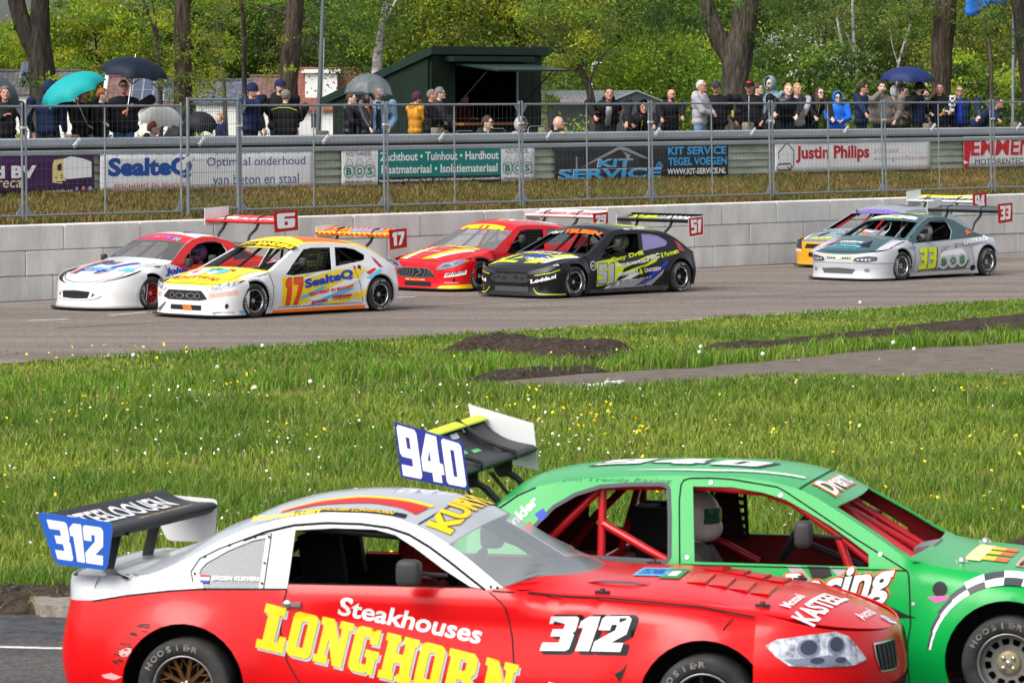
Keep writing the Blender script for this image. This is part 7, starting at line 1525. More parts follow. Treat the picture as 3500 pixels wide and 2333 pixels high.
for i in range(300):px=q_.uniform(-300,3900);d=q_.uniform(106,135);p=at(px,HZ,d);hb.append((p.x,p.y,q_.uniform(.2,2.4 if px>1900 else 1.9),.7 if px>1900 else .42,110)) if not 1120<px<1300 else None
tag(leaves("undergrowth",None,hb,['mid','dark','dark','lime','deep'],.14,6),"low bushes and undergrowth behind the spectators",kind='stuff')
BG="leafy trees in the background"
specs=[  # px, depth, H, crown(centre, half width, half height), cols, n, leaf, label
 (60,285,9.5,(4.6,5.2,3.3),['lime','yellow','lime','mid'],110,.24,"bright lime tree behind the forked oak at the left edge"),
 (330,275,9.8,(5.6,5.2,4.0),['lime','yellow','mid'],120,.24,"bright lime tree above the dark blue umbrella"),
 (560,285,10,(5.8,4.6,4.4),['lime','lime','mid'],90,.24,"bright green tree between two thin trunks, behind the ivy trunk's left side"),
 (760,272,11,(6.6,4.6,4.6),['mid','lime','dark'],90,.21,"mid green tree right of the ivy covered trunk"),
 (905,280,11,(7.0,4.2,4.4),['lime','mid'],80,.22,"light green tree between the two leaning trunks, left of the lamp post"),
 (1130,270,10.5,(6.0,4.6,4.2),['olive','olive','dark','grey'],120,.20,"dusky olive shrub tree behind the lamp post and red roofed house"),
 (1320,140,9,(5.8,2.4,2.8),['dark','mid','dark'],90,.19,"dark green tree behind the birch and the kiosk roof"),
 (1500,128,9.5,(5.9,2.8,2.2),['yellow','olive','lime','mid'],120,.20,"yellow green willow-like tree over the left of the kiosk"),
 (1760,126,9.5,(6.0,2.8,2.2),['olive','yellow','mid'],120,.20,"olive green tree over the middle of the kiosk roof"),
 (2120,140,9,(5.2,2.8,3.6),['mid','dark','mid','lime'],130,.19,"dense mid green tree right of the kiosk"),
 (2300,128,6,(3.0,2.6,2.0),['lime','mid','mid'],110,.18,"light green bush tree above the grey metal shed"),
 (2290,165,10,(6.2,3.2,3.6),['grey','mid','dark'],110,.22,"greyish green tall tree behind the light bush"),
 (2420,150,9,(5.2,2.4,3.6),['dark','mid'],90,.20,"dark tree left of the stubbed oak"),
 (2640,150,9.5,(5.8,2.6,3.6),['mid','dark','olive'],100,.20,"green tree just right of the stubbed oak"),
 (2830,148,10,(6.0,2.4,3.2),['pale','olive','mid'],90,.17,"pale drooping tree behind the two white stems"),
 (3090,150,10,(6.0,2.6,3.2),['pale','mid','olive'],100,.17,"pale drooping tree left of the straight oak"),
 (3330,140,9.5,(5.6,1.8,3.0),['olive','mid','yellow'],80,.18,"olive tree between the straight oak and the flag pole"),
 (3500,128,9,(5.0,2.2,3.0),['olive','dark','yellow'],90,.18,"olive green tree at the right edge behind the flag pole"),
 (-190,275,9.5,(4.6,5.0,3.2),['lime','mid'],90,.24,"lime tree beyond the left edge"),(3760,150,9,(5.0,3.0,3.4),['mid','olive'],90,.20,"green tree beyond the right edge")]
for i,(px,d,H,cr,cols,n,sz,lb) in enumerate(specs):
    tree(lb,"tree",px,d,H,cr,B_DARK,cols,(.22 if d>200 else sz*.62),int(n*(1.8 if d>200 else 1.35)),210 if d>200 else 170,(1.0 if d>200 else .8),.13,100+i,group=BG)
# hawthorn in white blossom
e=tree("hawthorn full of white blossom behind the hooded spectators","tree",2730,112,4.2,(2.4,2.0,1.9),B_DARK,['mid','dark','mid'],.14,110,85,.55,.09,41,stems=2)
leaves("blossom",e,crown_clumps(42,(0,-.3,2.6),(2.0,1.7,1.8),60,.30,16,.75),[(.50,.50,.44)],.070,43,shape=.9)
for px,d,sd in ((2960,118,45),(3330,112,46)):
    tree("green shrub behind the navy umbrella" if sd==45 else "green shrub in front of the brick building","tree",px,d,3.0,(1.6,1.4,1.3),B_DARK,['mid','lime','dark'],.14,60,80,.45,.05,sd,stems=2)
# ---- single trunks one can tell apart
def trunk_tree(label,paths,bark_m,depth,clumps,cols,size=.13,seed=0,n=14,amp=.13,kind="tree",crown_top=None,ckw={}):
    """paths: lists of (px, py, width in photo pixels) at one depth"""
    sc=F_PX/depth;e=None;b=MB();base=paths[0][0];P=place(base[0],depth);e=empty(kind,P,0,label,"tree")
    def loc(px,py,dd=0):q=at(px,py,depth+dd);return q-P
    for path in paths:
        pts=[loc(p[0],p[1],p[3] if len(p)>3 else 0) for p in path];rs=[p[2]/sc/2 for p in path]
        if path is paths[0]:pts=[Vector((pts[0].x,0,-.15)),Vector((pts[0].x,0,.25))]+pts[0 if pts[0].z>.4 else 1:];rs=[rs[0]*1.45,rs[0]*1.12]+rs[0 if len(pts)==len(path)+2 else 1:]
        rough_tube(b,pts,rs,n,amp,seed)
    b.build("trunk",bark_m,e)
    cl=[];q=random.Random(seed)
    for (px,py,r,k,m) in clumps:
        for _ in range(m):c=loc(px+q.gauss(0,r*sc*.6),py+q.gauss(0,r*sc*.45),q.uniform(-1.2,1.2));cl.append((c.x,c.y,c.z,r*.55,k*2.2))
    if crown_top:cl += crown_clumps(seed,(crown_top[0],0,crown_top[1]),(crown_top[2],crown_top[2]*.8,crown_top[3]),crown_top[4],.6,50,.4)
    if cl:leaves("crown",e,cl,cols,size*.66,seed)
    return e
trunk_tree("massive forked oak trunk at the left edge of the picture",[[(152,430,104),(148,330,96),(142,240,88),(138,150,72),(136,60,66),(138,-60,62),(150,-250,44),(190,-420,20)],[(130,190,60),(95,130,64),(66,50,62),(48,-40,58),(20,-200,40),(-60,-380,16)],[(90,105,30),(60,90,34),(50,88,26)],[(185,430,60),(178,330,50),(166,220,40),(155,150,36)]],B_DARK,80,[(330,10,.5,30,6),(120,280,.25,14,5),(195,290,.3,16,4)],['mid','dark','lime'],.13,11,crown_top=(0,7.6,3.0,1.6,50))
trunk_tree("straight trunk wrapped in yellow green leafy shoots",[[(628,440,70),(626,300,66),(625,180,60),(622,60,54),(620,-60,50),(600,-300,26)],[(622,40,22),(660,-20,16),(740,-120,8)]],B_OAK,82,[(575,170,.35,26,8),(680,150,.40,26,9),(600,260,.35,26,8),(690,250,.40,26,8),(640,320,.35,24,7),(720,90,.4,20,6),(580,90,.3,18,4),(700,310,.4,20,5)],['yellow','olive','lime','olive'],.11,12,crown_top=(0,7.8,2.6,1.5,40))
trunk_tree("burred trunk leaning right, left of the lamp post",[[(978,440,78),(982,330,66),(990,230,62),(1000,120,60),(1008,20,60),(1016,-80,54),(1040,-300,30)],[(1000,60,20),(940,30,12),(850,10,6)]],B_OAK,86,[(960,120,.2,10,4),(1030,130,.2,10,4),(940,250,.3,14,4)],['yellow','olive'],.11,13,amp=.22,crown_top=(.3,8.0,2.6,1.5,40))
trunk_tree("white barked birch rising behind the kiosk's low roof",[[(1284,440,40),(1286,250,36),(1292,180,34),(1300,130,30),(1312,60,26),(1326,0,24),(1338,-120,18),(1350,-260,10)],[(1306,100,18),(1330,40,14),(1380,-40,8)]],B_BIRCH,92,[(1180,60,.55,34,10),(1270,40,.5,34,12),(1330,70,.45,30,10),(1230,110,.4,24,6),(1150,20,.5,30,8)],['dark','mid','dark'],.10,14,amp=.06,crown_top=(.5,7.6,2.2,1.4,40))
trunk_tree("crooked tree with bare branches right of the kiosk",[[(2030,440,30),(2024,352,27),(2012,290,24),(1998,240,22),(1960,205,18),(1915,170,14),(1850,120,9),(1790,70,6)],[(1990,230,14),(1975,170,11),(1990,110,8),(2040,60,5)],[(1940,190,10),(1860,160,7),(1780,150,4)],[(1998,240,10),(1950,248,5),(1930,240,3)],[(2012,290,9),(2040,210,6),(2090,160,4)]],B_GREY,98,[(1900,120,.5,36,14),(1990,150,.5,36,14),(1960,60,.6,36,16),(1830,60,.5,34,12),(2060,90,.5,34,12),(1920,230,.35,26,8),(1880,350,.3,26,6)],['olive','yellow','mid','olive'],.13,15,n=8)
trunk_tree("thick forked oak with a sawn branch stub, right of centre",[[(2508,440,92),(2510,350,88),(2512,280,92),(2514,215,104),(2528,150,100),(2545,70,88),(2552,0,82),(2560,-120,66),(2590,-320,30)],[(2500,210,62),(2462,140,64),(2434,70,52),(2412,0,46),(2380,-140,36),(2330,-320,18)],[(2500,205,66),(2462,140,62),(2440,108,58),(2430,88,50),(2427,84,34)]],B_GREY,94,[(2260,50,.5,34,12),(2330,70,.45,34,10),(2230,10,.5,34,8),(2640,30,.5,34,12),(2600,150,.35,24,6),(2480,20,.4,20,5),(2700,10,.5,30,8)],['dark','mid','dark'],.12,16,crown_top=(0,8.4,3.2,1.7,60))
trunk_tree("straight dark oak trunk behind the checked shirt",[[(3218,440,70),(3216,330,66),(3216,240,68),(3222,140,74),(3230,50,80),(3236,-40,80),(3250,-260,44)]],B_OAK,100,[(3080,30,.5,34,12),(3150,60,.4,30,10),(3300,50,.5,34,12),(3340,110,.4,28,8),(3110,90,.4,24,6)],['mid','olive','dark'],.12,17,crown_top=(0,8.4,3.0,1.7,50))
trunk_tree("dark leaning trunk cut by the right edge of the picture",[[(3530,440,70),(3520,300,60),(3505,160,60),(3488,60,56),(3472,-40,50),(3440,-260,24)]],B_DARK,92,[(3400,20,.4,26,8),(3460,150,.35,20,6)],['olive','dark'],.12,18,crown_top=(0,8.0,2.6,1.5,40))
for lb,path,bm_,d,sd in (("slender trunk forking high, left of the ivy covered trunk",[[(550,440,17),(549,350,16),(546,250,16),(540,150,14),(528,90,12),(505,40,9),(480,-20,7)],[(540,140,9),(532,70,8),(520,0,6)]],B_DARK,96,31),("ragged slender trunk with a pale scar, right of the ivy covered trunk",[[(772,440,18),(768,340,16),(762,260,14),(752,160,10),(740,60,7)],[(765,280,7),(730,230,5),(700,160,3)],[(760,200,6),(800,150,4),(850,120,3)]],B_GREY,96,32),("slender trunk with many fine bare branches, above the knitted hat",[[(838,440,20),(836,280,18),(832,180,18),(836,100,16),(832,40,14),(815,-30,10)],[(836,90,8),(870,40,6),(930,10,4),(980,8,3)],[(834,200,6),(890,160,4),(960,170,3)],[(836,150,6),(790,110,4),(760,60,3)]],B_DARK,100,33)):
    trunk_tree(lb,path,bm_,d,[(path[0][-1][0],30,.4,18,5)],['mid','olive'],.11,sd,n=7,amp=.08)
for lb,path,d,sd in (("left of two white birch stems behind the hooded child",[[(2896,440,12),(2892,275,13),(2886,210,13),(2878,150,11),(2860,60,8)]],112,34),("right of two white birch stems, behind the drinking person",[[(2932,440,14),(2926,280,15),(2922,180,14),(2916,90,12),(2914,0,10)],[(2920,170,7),(2905,140,5),(2890,110,4)]],112,35),("slanting pale birch stem above the navy umbrella",[[(3066,440,9),(3066,230,10),(3078,180,9),(3098,130,8),(3120,60,6)],[(3068,215,6),(3050,170,4),(3040,100,3)]],114,36),("thin grey stem between the straight oak and the flag pole",[[(3392,440,15),(3390,330,14),(3386,200,13),(3378,120,10),(3360,30,7)]],110,37)):
    trunk_tree(lb,path,B_BIRCH if sd<37 else B_GREY,d,[(path[0][-1][0],60,.5,24,6)],['pale','olive'],.10,sd,n=7,amp=.05)

# ---- houses beyond the trees
def tiles(name,c,c2):return mat(name,c,.8,var=.25,vscale=1.2,bump=.6,bscale=3.5,c2=c2,stretch=(1,1,6))
M_WALLW=mat("white_render",(.66,.66,.65),.7,var=.06,vscale=1);M_GLASSD=mat("window_glass",(.03,.035,.04),.1)
M_SOLAR=mat("solar_cells",(.045,.06,.10),.12,coat=1);M_SFR=mat("solar_frame",(.55,.56,.58),.35,metal=.5)
def house(label,px0,px1,depth,z_eave,z_ridge,roof_m,wall_m,run=2.4,back=2.4,z0=-.05,wins=(),dorm=(),panels=(),gable=None):
    """roof slope faces the track; ridge level; positions given across the front in metres"""
    a=at(px0,HZ,depth);w=at(px1,HZ,depth).x-a.x;e=empty("house",(a.x,depth,0),0,label,"house")
    b=MB();b.frame_box((.15,.25,z0),(w-.3,0,0),(0,run+back-.5,0),(0,0,z_eave-z0+.02));b.add([(.16,.25,z_eave),(.16,run,z_ridge-.15),(.16,run+back-.25,z_eave)],[(0,1,2)]);b.add([(w-.16,.25,z_eave),(w-.16,run,z_ridge-.15),(w-.16,run+back-.25,z_eave)],[(0,1,2)]);b.build("wall",wall_m,e)
    r=MB();nr=max(4,int(w/.30));vs=[];H=z_ridge-z_eave;rows=10
    for j in range(rows+1):
        for i in range(nr*4+1):
            x=w*i/(nr*4);t=j/rows;vs.append((x,run*t,z_eave+H*t+.025*math.sin(i*math.pi/2)-.0))
    r.add(vs,[(j*(nr*4+1)+i,j*(nr*4+1)+i+1,(j+1)*(nr*4+1)+i+1,(j+1)*(nr*4+1)+i) for j in range(rows) for i in range(nr*4)],smooth=True)
    r.add([(0,run,z_ridge),(w,run,z_ridge),(w,run+back,z_eave),(0,run+back,z_eave)],[(0,1,2,3)]);r.add([(0,0,z_eave-.02),(w,0,z_eave-.02),(w,0,z_eave-.10),(0,0,z_eave-.10)],[(0,1,2,3)])
    r.tube([(0,run,z_ridge+.03),(w,run,z_ridge+.03)],.09,8)
    ro=r.build("roof",roof_m,e)
    for x0,x1,t0,t1 in dorm:
        d=MB();y0,zb,zt=run*t0,z_eave+H*t0,z_eave+H*t1;d.frame_box((x0,y0-.05,zb-.05),(x1-x0,0,0),(0,run*(t1-t0)+.5,0),(0,0,zt-zb));d.frame_box((x0-.2,y0-.3,zt-.05),(x1-x0+.4,0,0),(0,run*(t1-t0)+1.0,0),(0,0,.22));o=d.build("dormer",M_WALLW,ro)
    for x0,x1,t0,t1,nx,ny in panels:
        for i in range(nx):
            for j in range(ny):
                p=lambda u,v:Vector((x0+(x1-x0)*(i+u)/nx,run*(t0+(t1-t0)*(j+v)/ny),z_eave+H*(t0+(t1-t0)*(j+v)/ny)+.10))
                m=MB();m.add([p(.02,.02),p(.98,.02),p(.98,.98),p(.02,.98)],[(0,1,2,3)],1);m.add([p(.07,.05)+Vector((0,-.01,.02)),p(.93,.05)+Vector((0,-.01,.02)),p(.93,.95)+Vector((0,-.01,.02)),p(.07,.95)+Vector((0,-.01,.02))],[(0,1,2,3)],0);m.build("solar_panel",[M_SOLAR,M_SFR],ro)
    for x0,x1,za,zb in wins:
        m=MB();m.frame_box((x0,.235,za),(x1-x0,0,0),(0,.03,0),(0,0,zb-za));f=m.build("window",M_WALLW,e);MB().add([(x0+.06,.228,za+.06),(x1-.06,.228,za+.06),(x1-.06,.228,zb-.06),(x0+.06,.228,zb-.06)],[(0,1,2,3)]).build("pane",M_GLASSD,f)
    if gable:
        g0,g1=gable;m=MB();m.tube([(0.0,-.05,z_eave-.25),(0.0,run,z_ridge+.02)],.13,6);m.build("barge_board",M_WALLW,e)
    return e
sc=lambda d:F_PX/d
zpx=lambda y,d:CAM_H+(HZ-y)/sc(d)
T_GREY=tiles("grey_roof_tiles",(.055,.052,.055),(.11,.105,.11));T_BLUE=tiles("slate_blue_tiles",(.06,.07,.10),(.115,.13,.17));T_RED=tiles("red_roof_tiles",(.15,.050,.038),(.25,.095,.07));T_BRN=tiles("brown_roof_tiles",(.10,.055,.048),(.17,.10,.09))
d=235
house("low house with dark grey roof and a white framed solar collector, at the left edge",-90,262,d,zpx(322,d),zpx(244,d),T_GREY,M_WALLW,panels=((2.42,2.95,.30,1.35,1,3),))
d=228
house("house with solar panels and a white gable edge, under the dark blue umbrella",352,600,d,zpx(362,d),zpx(262,d),T_BRN,M_WALLW,panels=((1.5,3.9,.10,.86,4,2),),gable=(0,1))
d=240
house("house with slate blue roof behind the blond child",660,850,d,zpx(352,d),zpx(275,d),T_BLUE,M_WALLW)
house("house with weathered red roof behind the person in the knitted hat",846,1000,250,zpx(360,250),zpx(262,250),T_BRN,M_WALLW)
d=245;s_=sc(d)
house("white house with red tiled roof and white dormer, behind the lamp post",985,1290,d,zpx(377,d),zpx(236,d),T_RED,M_WALLW,wins=((1.3,1.75,zpx(440,d),zpx(385,d)),(2.6,3.0,zpx(440,d),zpx(390,d))),dorm=((56/s_,165/s_,.32,.92),))
d=175
house("small shed with bright pink red roof and white posts, right of the kiosk",1905,2030,d,zpx(362,d),zpx(337,d),mat("pink_red_roof",(.46,.14,.12),.7,var=.1,vscale=2),M_WALLW,run=1.2,back=1.2,wins=((.2,.55,zpx(420,d),zpx(372,d)),(.7,1.1,zpx(420,d),zpx(372,d))))
# grey metal shed: low gable with a ribbed wall
d=120;a=at(2085,HZ,d);e=empty("shed",(a.x,d,0),R(28),"grey corrugated metal shed behind the leaning spectators","shed")
M_CORR=mat("corrugated_grey",(.13,.15,.17),.5,metal=.3,var=.1,vscale=2);M_CORRR=mat("corrugated_roof",(.26,.29,.32),.5,metal=.3)
w=1.75;ze=zpx(352,d);zr=zpx(318,d);b=MB()
for i in range(40):x=w*i/40;b.frame_box((x,(0 if i % 2 else .03),.1),(w/40,0,0),(0,.04,0),(0,0,ze+(zr-ze)*(1-abs(2*(i+.5)/40-1)**1.0)-.1))
b.build("gable_wall",M_CORR,e);b=MB()
for i in range(60):y=.12*i;z_=.025*(i % 2);b.add([(w/2,y,zr+z_+.05),(w/2,y+.12,zr+z_+.05),(w+.1,y+.12,ze+z_),(w+.1,y,ze+z_)],[(0,1,2,3)]);b.add([(w/2,y,zr+z_+.05),(w/2,y+.12,zr+z_+.05),(-.1,y+.12,ze+z_),(-.1,y,ze+z_)],[(0,1,2,3)])
b.build("roof",M_CORRR,e);b=MB();b.tube([(-.12,-.03,ze),(w/2,-.03,zr+.06),(w+.12,-.03,ze)],.035,5);b.build("roof_trim",M_CORRR,e);b=MB();b.frame_box((w-.02,.02,.1),(.04,0,0),(0,7,0),(0,0,ze-.1));b.build("side_wall",M_CORR,e)
# brick building at the right and the dark flat roofed one left of it
d=130;e=empty("brick_building",(at(3290,HZ,d).x,d,0),0,"brown brick building with pale roof edge at the right, behind the flag pole","building")
M_BRICK=mat("brown_brick",(.085,.040,.032),.9,var=.35,vscale=14,bump=.3,bscale=30,c2=(.15,.075,.06));w=(3485-3290)/sc(d)
b=MB();b.frame_box((0,0,0),(w,0,0),(0,5,0),(0,0,zpx(287,d)));b.build("wall",M_BRICK,e);b=MB();b.frame_box((-.05,-.05,zpx(287,d)),(w+.1,0,0),(0,5.1,0),(0,0,.06));b.build("roof_edge",M_WALLW,e);b=MB();b.tube([(.12,-.06,0),(.12,-.06,zpx(287,d))],.04,6);b.build("downpipe",M_GALV,e);b=MB();b.tube([(w-.45,-.02,.2),(w-.30,-.02,zpx(330,d))],.03,5);b.build("leaning_plank",mat("pale_plank",(.35,.27,.18),.8),e)
d=150;e=empty("flat_roof_building",(at(2900,HZ,d).x,d,0),0,"dark building with pale flat roof edge behind the navy umbrella","building");w=(3190-2900)/sc(d)
b=MB();b.frame_box((0,0,0),(w,0,0),(0,6,0),(0,0,zpx(285,d)));b.build("wall",mat("dark_brick",(.05,.042,.042),.9,var=.3,vscale=10,c2=(.085,.07,.065)),e);b=MB();b.frame_box((-.1,-.1,zpx(285,d)),(w+.2,0,0),(0,6.2,0),(0,0,.08));b.build("roof_edge",M_WALLW,e)
b=MB();b.frame_box((.4,1.0,zpx(285,d)),(1.7,0,0),(0,3,0),(0,0,.95));up_=b.build("upper_storey",mat("dark_cladding",(.06,.045,.04),.8,var=.2,vscale=8,stretch=(6,1,1)),e);b=MB();b.frame_box((.3,.9,zpx(285,d)+.95),(1.9,0,0),(0,3.2,0),(0,0,.10));b.build("upper_roof",mat("grey_roofing",(.12,.13,.14),.7),up_);MB().frame_box((.5,.97,zpx(285,d)+.2),(.35,0,0),(0,.02,0),(0,0,.6)).build("window",M_GLASSD,up_)
# ---- dark green kiosk, square to the race wall
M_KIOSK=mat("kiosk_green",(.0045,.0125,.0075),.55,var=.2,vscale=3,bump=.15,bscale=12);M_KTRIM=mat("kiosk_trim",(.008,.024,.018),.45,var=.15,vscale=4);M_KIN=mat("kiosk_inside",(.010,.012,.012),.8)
KT=6.6;ks0,kz=wpx(1475,165,KT);ks1,_=wpx(1850,165,KT);kw=ks1-ks0
def px_of(p):return project(p.x,p.y)[0]
kd=.5
while True:
    p=wp(ks0,KT+kd,0);x_=CX+F_PX*p.x/p.y
    if x_<1150 or kd>12:break
    kd += .05
e=empty("kiosk",wp(ks0,KT,GZ),math.atan2(UY,UX),"dark green kiosk with raised serving flap behind the spectators","kiosk");H=kz-GZ;HB=H-.95
o0,o1=(wpx(1556,300,KT)[0]-ks0),(wpx(1768,300,KT)[0]-ks0);zo0,zo1=wpx(1660,424,KT)[1]-GZ,wpx(1660,228,KT)[1]-GZ
b=MB();th=.06
b.frame_box((0,0,0),(o0,0,0),(0,th,0),(0,0,H-.12));b.frame_box((o1,0,0),(kw-o1,0,0),(0,th,0),(0,0,H-.12));b.frame_box((o0,0,0),(o1-o0,0,0),(0,th,0),(0,0,zo0));b.frame_box((o0,0,zo1),(o1-o0,0,0),(0,th,0),(0,0,H-.12-zo1));b.build("front_wall",M_KIOSK,e)
b=MB();b.add([(0,th,0),(0,kd,0),(0,kd,HB-.12),(0,th,H-.12)],[(0,1,2,3)]);b.add([(kw,th,0),(kw,kd,0),(kw,kd,HB-.12),(kw,th,H-.12)],[(0,1,2,3)]);b.add([(0,kd,0),(kw,kd,0),(kw,kd,HB-.12),(0,kd,HB-.12)],[(0,1,2,3)]);so=b.build("side_walls",M_KIOSK,e);sm=so.modifiers.new("thick",'SOLIDIFY');sm.thickness=.05
b=MB();v=[(-.12,-.12,H-.12),(kw+.12,-.12,H-.12),(kw+.12,kd+.3,HB-.20),(-.12,kd+.3,HB-.20)];b.add(v+[(p[0],p[1],p[2]+.16) for p in v],[(3,2,1,0),(4,5,6,7),(0,1,5,4),(1,2,6,5),(2,3,7,6),(3,0,4,7)]);b.build("roof",M_KTRIM,e)
b=MB();b.frame_box((o0-.35,-.30,zo1+.10),(o1-o0+.55,0,0),(0,.30,0),(0,0,.10));b.build("box_gutter",M_KTRIM,e)
b=MB();v=[(o0-.1,-.05,zo1+.04),(o1+.15,-.05,zo1+.04),(o1+.15,-1.25,zo1-.10),(o0-.1,-1.25,zo1-.10)];b.add(v+[(p[0],p[1],p[2]+.035) for p in v],[(3,2,1,0),(4,5,6,7),(0,1,5,4),(1,2,6,5),(2,3,7,6),(3,0,4,7)]);fo=b.build("serving_flap",M_KTRIM,e)
b=MB();b.tube([(o1+.05,-.03,zo0+.35),(o1+.10,-.9,zo1-.08)],.012,5);b.tube([(o0,-.03,zo0+.35),(o0,-.9,zo1-.08)],.012,5);b.build("flap_strut",M_SEAM if False else mat("strut_black",(.02,.02,.02),.5),fo)
b=MB();b.frame_box((o0-.05,-.28,zo0-.02),(o1-o0+.1,0,0),(0,.45,0),(0,0,.05));b.build("counter",mat("counter_wood",(.24,.10,.03),.5,var=.2,vscale=5),e)
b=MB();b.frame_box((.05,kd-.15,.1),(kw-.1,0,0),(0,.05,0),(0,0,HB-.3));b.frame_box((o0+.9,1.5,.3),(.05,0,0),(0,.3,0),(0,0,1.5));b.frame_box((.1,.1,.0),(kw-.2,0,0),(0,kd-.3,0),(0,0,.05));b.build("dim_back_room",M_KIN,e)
b=MB();b.frame_box((o1-.03,-.015,zo0),(.05,0,0),(0,.02,0),(0,0,zo1-zo0));b.build("opening_frame",M_GALV,e)
f=Flat();f.stroke([(.45*0+kw-.28,0),(kw-.28,H-.15)],.02);f.stroke([(.0,0),(.0,H-.15)],.03);f.build("panel_joints",mat("joint_black",(.004,.006,.005),.8),lambda u,v:Vector((u+.02,-.004,v)),e)
# ---- lamp post, flag pole with flag, far lamp
p0,p1=at(1083,470,84),at(1107,-60,84);e=empty("lamp_post",(p0.x,84,GZ),0,"leaning dark grey steel lamp post left of the birch","lamp post");b=MB();b.tube([(0,0,0),(p1.x-p0.x,0,p1.z-GZ)],[.060,.042],10);b.build("pole",mat("post_grey",(.12,.135,.15),.5,metal=.3),e);b=MB();b.tube([(.04,-.08,.0),(.10,-.07,.6),(.13,-.07,1.6),(.16,-.06,2.6)],.008,4);b.build("cable",mat("cable_pale",(.45,.45,.42),.6),e)
b=MB();b.tube([(p1.x-p0.x,0,p1.z-GZ),(p1.x-p0.x+.2,-.1,p1.z-GZ+2.6),(p1.x-p0.x+.9,-.5,p1.z-GZ+2.9)],.04,8);b.box((p1.x-p0.x+1.1,-.6,p1.z-GZ+2.9),(.5,.22,.12));b.build("lamp_head",M_GALV,e)
p0=at(3462,440,92);sF=sc(92);e=empty("flag_pole",(p0.x,92,GZ),0,"grey steel flag pole near the right edge","flag pole");b=MB();b.tube([(0,0,0),(0,0,3.0),(.03,0,7.2)],[.042,.036,.028],10);b.tube([(0.005,0,1.15),(.005,0,1.25)],.048,10);b.build("pole",M_GALV,e)
e2=empty("flag",(p0.x,92,GZ),0,"blue flag hanging from the flag pole, cut by the top edge","flag");M_FLAG=mat("flag_blue",(.02,.14,.52),.7,var=.1,vscale=3)
gx_,gz_=14,12;vs=[]
for j in range(gz_+1):
    for i in range(gx_+1):
        u,v=i/gx_,j/gz_;px=3456-(150-110*v*(1-u)*.4)*u*.95-10*v;py=-150+165*v+30*u*v+14*math.sin(u*7+v*2)-26*u*u*(1-v)*0;q=at(px-6*v,py,92+.15*math.sin(u*9+v*3));vs.append((q.x-p0.x,q.y-92,q.z-GZ))
b=MB();b.add(vs,[(j*(gx_+1)+i,j*(gx_+1)+i+1,(j+1)*(gx_+1)+i+1,(j+1)*(gx_+1)+i) for j in range(gz_) for i in range(gx_)],smooth=True);b.build("cloth",M_FLAG,e2).modifiers.new("thick",'SOLIDIFY').thickness=.006
p0=at(2022,420,160);e=empty("street_lamp",(p0.x,160,.1),0,"far pale street lamp post above the crooked tree's right side","street lamp");b=MB();z1=at(2022,222,160).z-.1;b.tube([(0,0,0),(0,0,z1)],[.06,.05],6);b.build("pole",M_WALLW,e);b=MB();b.tube([(0,0,z1),(.12,0,z1+.06),(.45,0,z1+.05)],[.05,.06,.05],6);b.build("lamp_head",M_WALLW,e)
# ================================================================== SPECTATORS
def cloth(name,c,rough=.8,var=.18,sc_=14):return mat("cloth_"+name,c,rough,var=var,vscale=sc_,bump=.35,bscale=11,spec=.12)
CB,CN,CK=cloth("black",(.012,.012,.014)),cloth("navy",(.012,.020,.055)),cloth("charcoal",(.035,.035,.040))
JEANS=cloth("denim",(.035,.075,.17));DENIML=cloth("pale_denim",(.16,.27,.44));TROU=cloth("dark_trousers",(.016,.017,.022));SHOE=mat("shoe_dark",(.02,.02,.02),.6)
PUFF=mat("cloth_puffer_black",(.013,.012,.018),.38,var=.2,vscale=10,bump=.8,bscale=7)
HAIR={k:mat("hair_"+k,c,.6,var=.3,vscale=60,bump=.5,bscale=60) for k,c in dict(brown=(.055,.030,.016),dark=(.018,.013,.010),grey=(.13,.125,.12),white=(.42,.41,.39),blond=(.38,.24,.10),ginger=(.22,.065,.02),auburn=(.16,.05,.02)).items()}
M_EYE=mat("eye_dark",(.02,.015,.012),.3);M_LIP=mat("lip",(.30,.10,.085),.5);M_SPEC=mat("spectacle_frame",(.015,.015,.015),.3)
KW,KH=1.75,0
def ik(S,T,l1,l2,pole):
    d=T-S;L=min(d.length,(l1+l2)*.999);d=d.normalized();T2=S+d*L;a=(l1*l1-l2*l2+L*L)/(2*L);h=math.sqrt(max(0,l1*l1-a*a));p=(pole-d*pole.dot(d)).normalized();return S+d*a+p*h,T2
def hand(b,w,d,up,side,k,grip=True,r=.0085):
    """palm, four unequal fingers and a thumb from the palm's side; d: forearm direction"""
    d=d.normalized();n=up-d*up.dot(d);n=n.normalized() if n.length>1e-3 else Vector((0,0,1));s=d.cross(n)*side
    M=Matrix((d,s,n)).transposed();b.ell(w+d*.045*k,(.048*k,.040*k,.017*k),M,10,7)
    for i,(o,ln) in enumerate(((-.030,.062),(-.010,.074),(.011,.070),(.030,.056))):
        p0=w+d*.075*k+s*o*k;c=.75 if grip else .25
        p1=p0+d*ln*.45*k-n*.010*c*k;p2=p1+(d*(1-c)-n*c).normalized()*ln*.38*k;p3=p2+(d*(1-2*c)-n*c*1.2).normalized()*ln*.25*k
        b.tube([p0,p1,p2,p3],[r*k*1.1,r*k,r*k*.95,r*k*.8],6)
    p0=w+d*.030*k-s*.036*k;b.tube([p0,p0+(d*.5-s*.8-n*.3).normalized()*.034*k,p0+(d*.5-s*.8-n*.3).normalized()*.034*k+(d*.9-s*.1-n*.5).normalized()*.030*k],[r*1.3*k,r*1.15*k,r*.9*k],6)
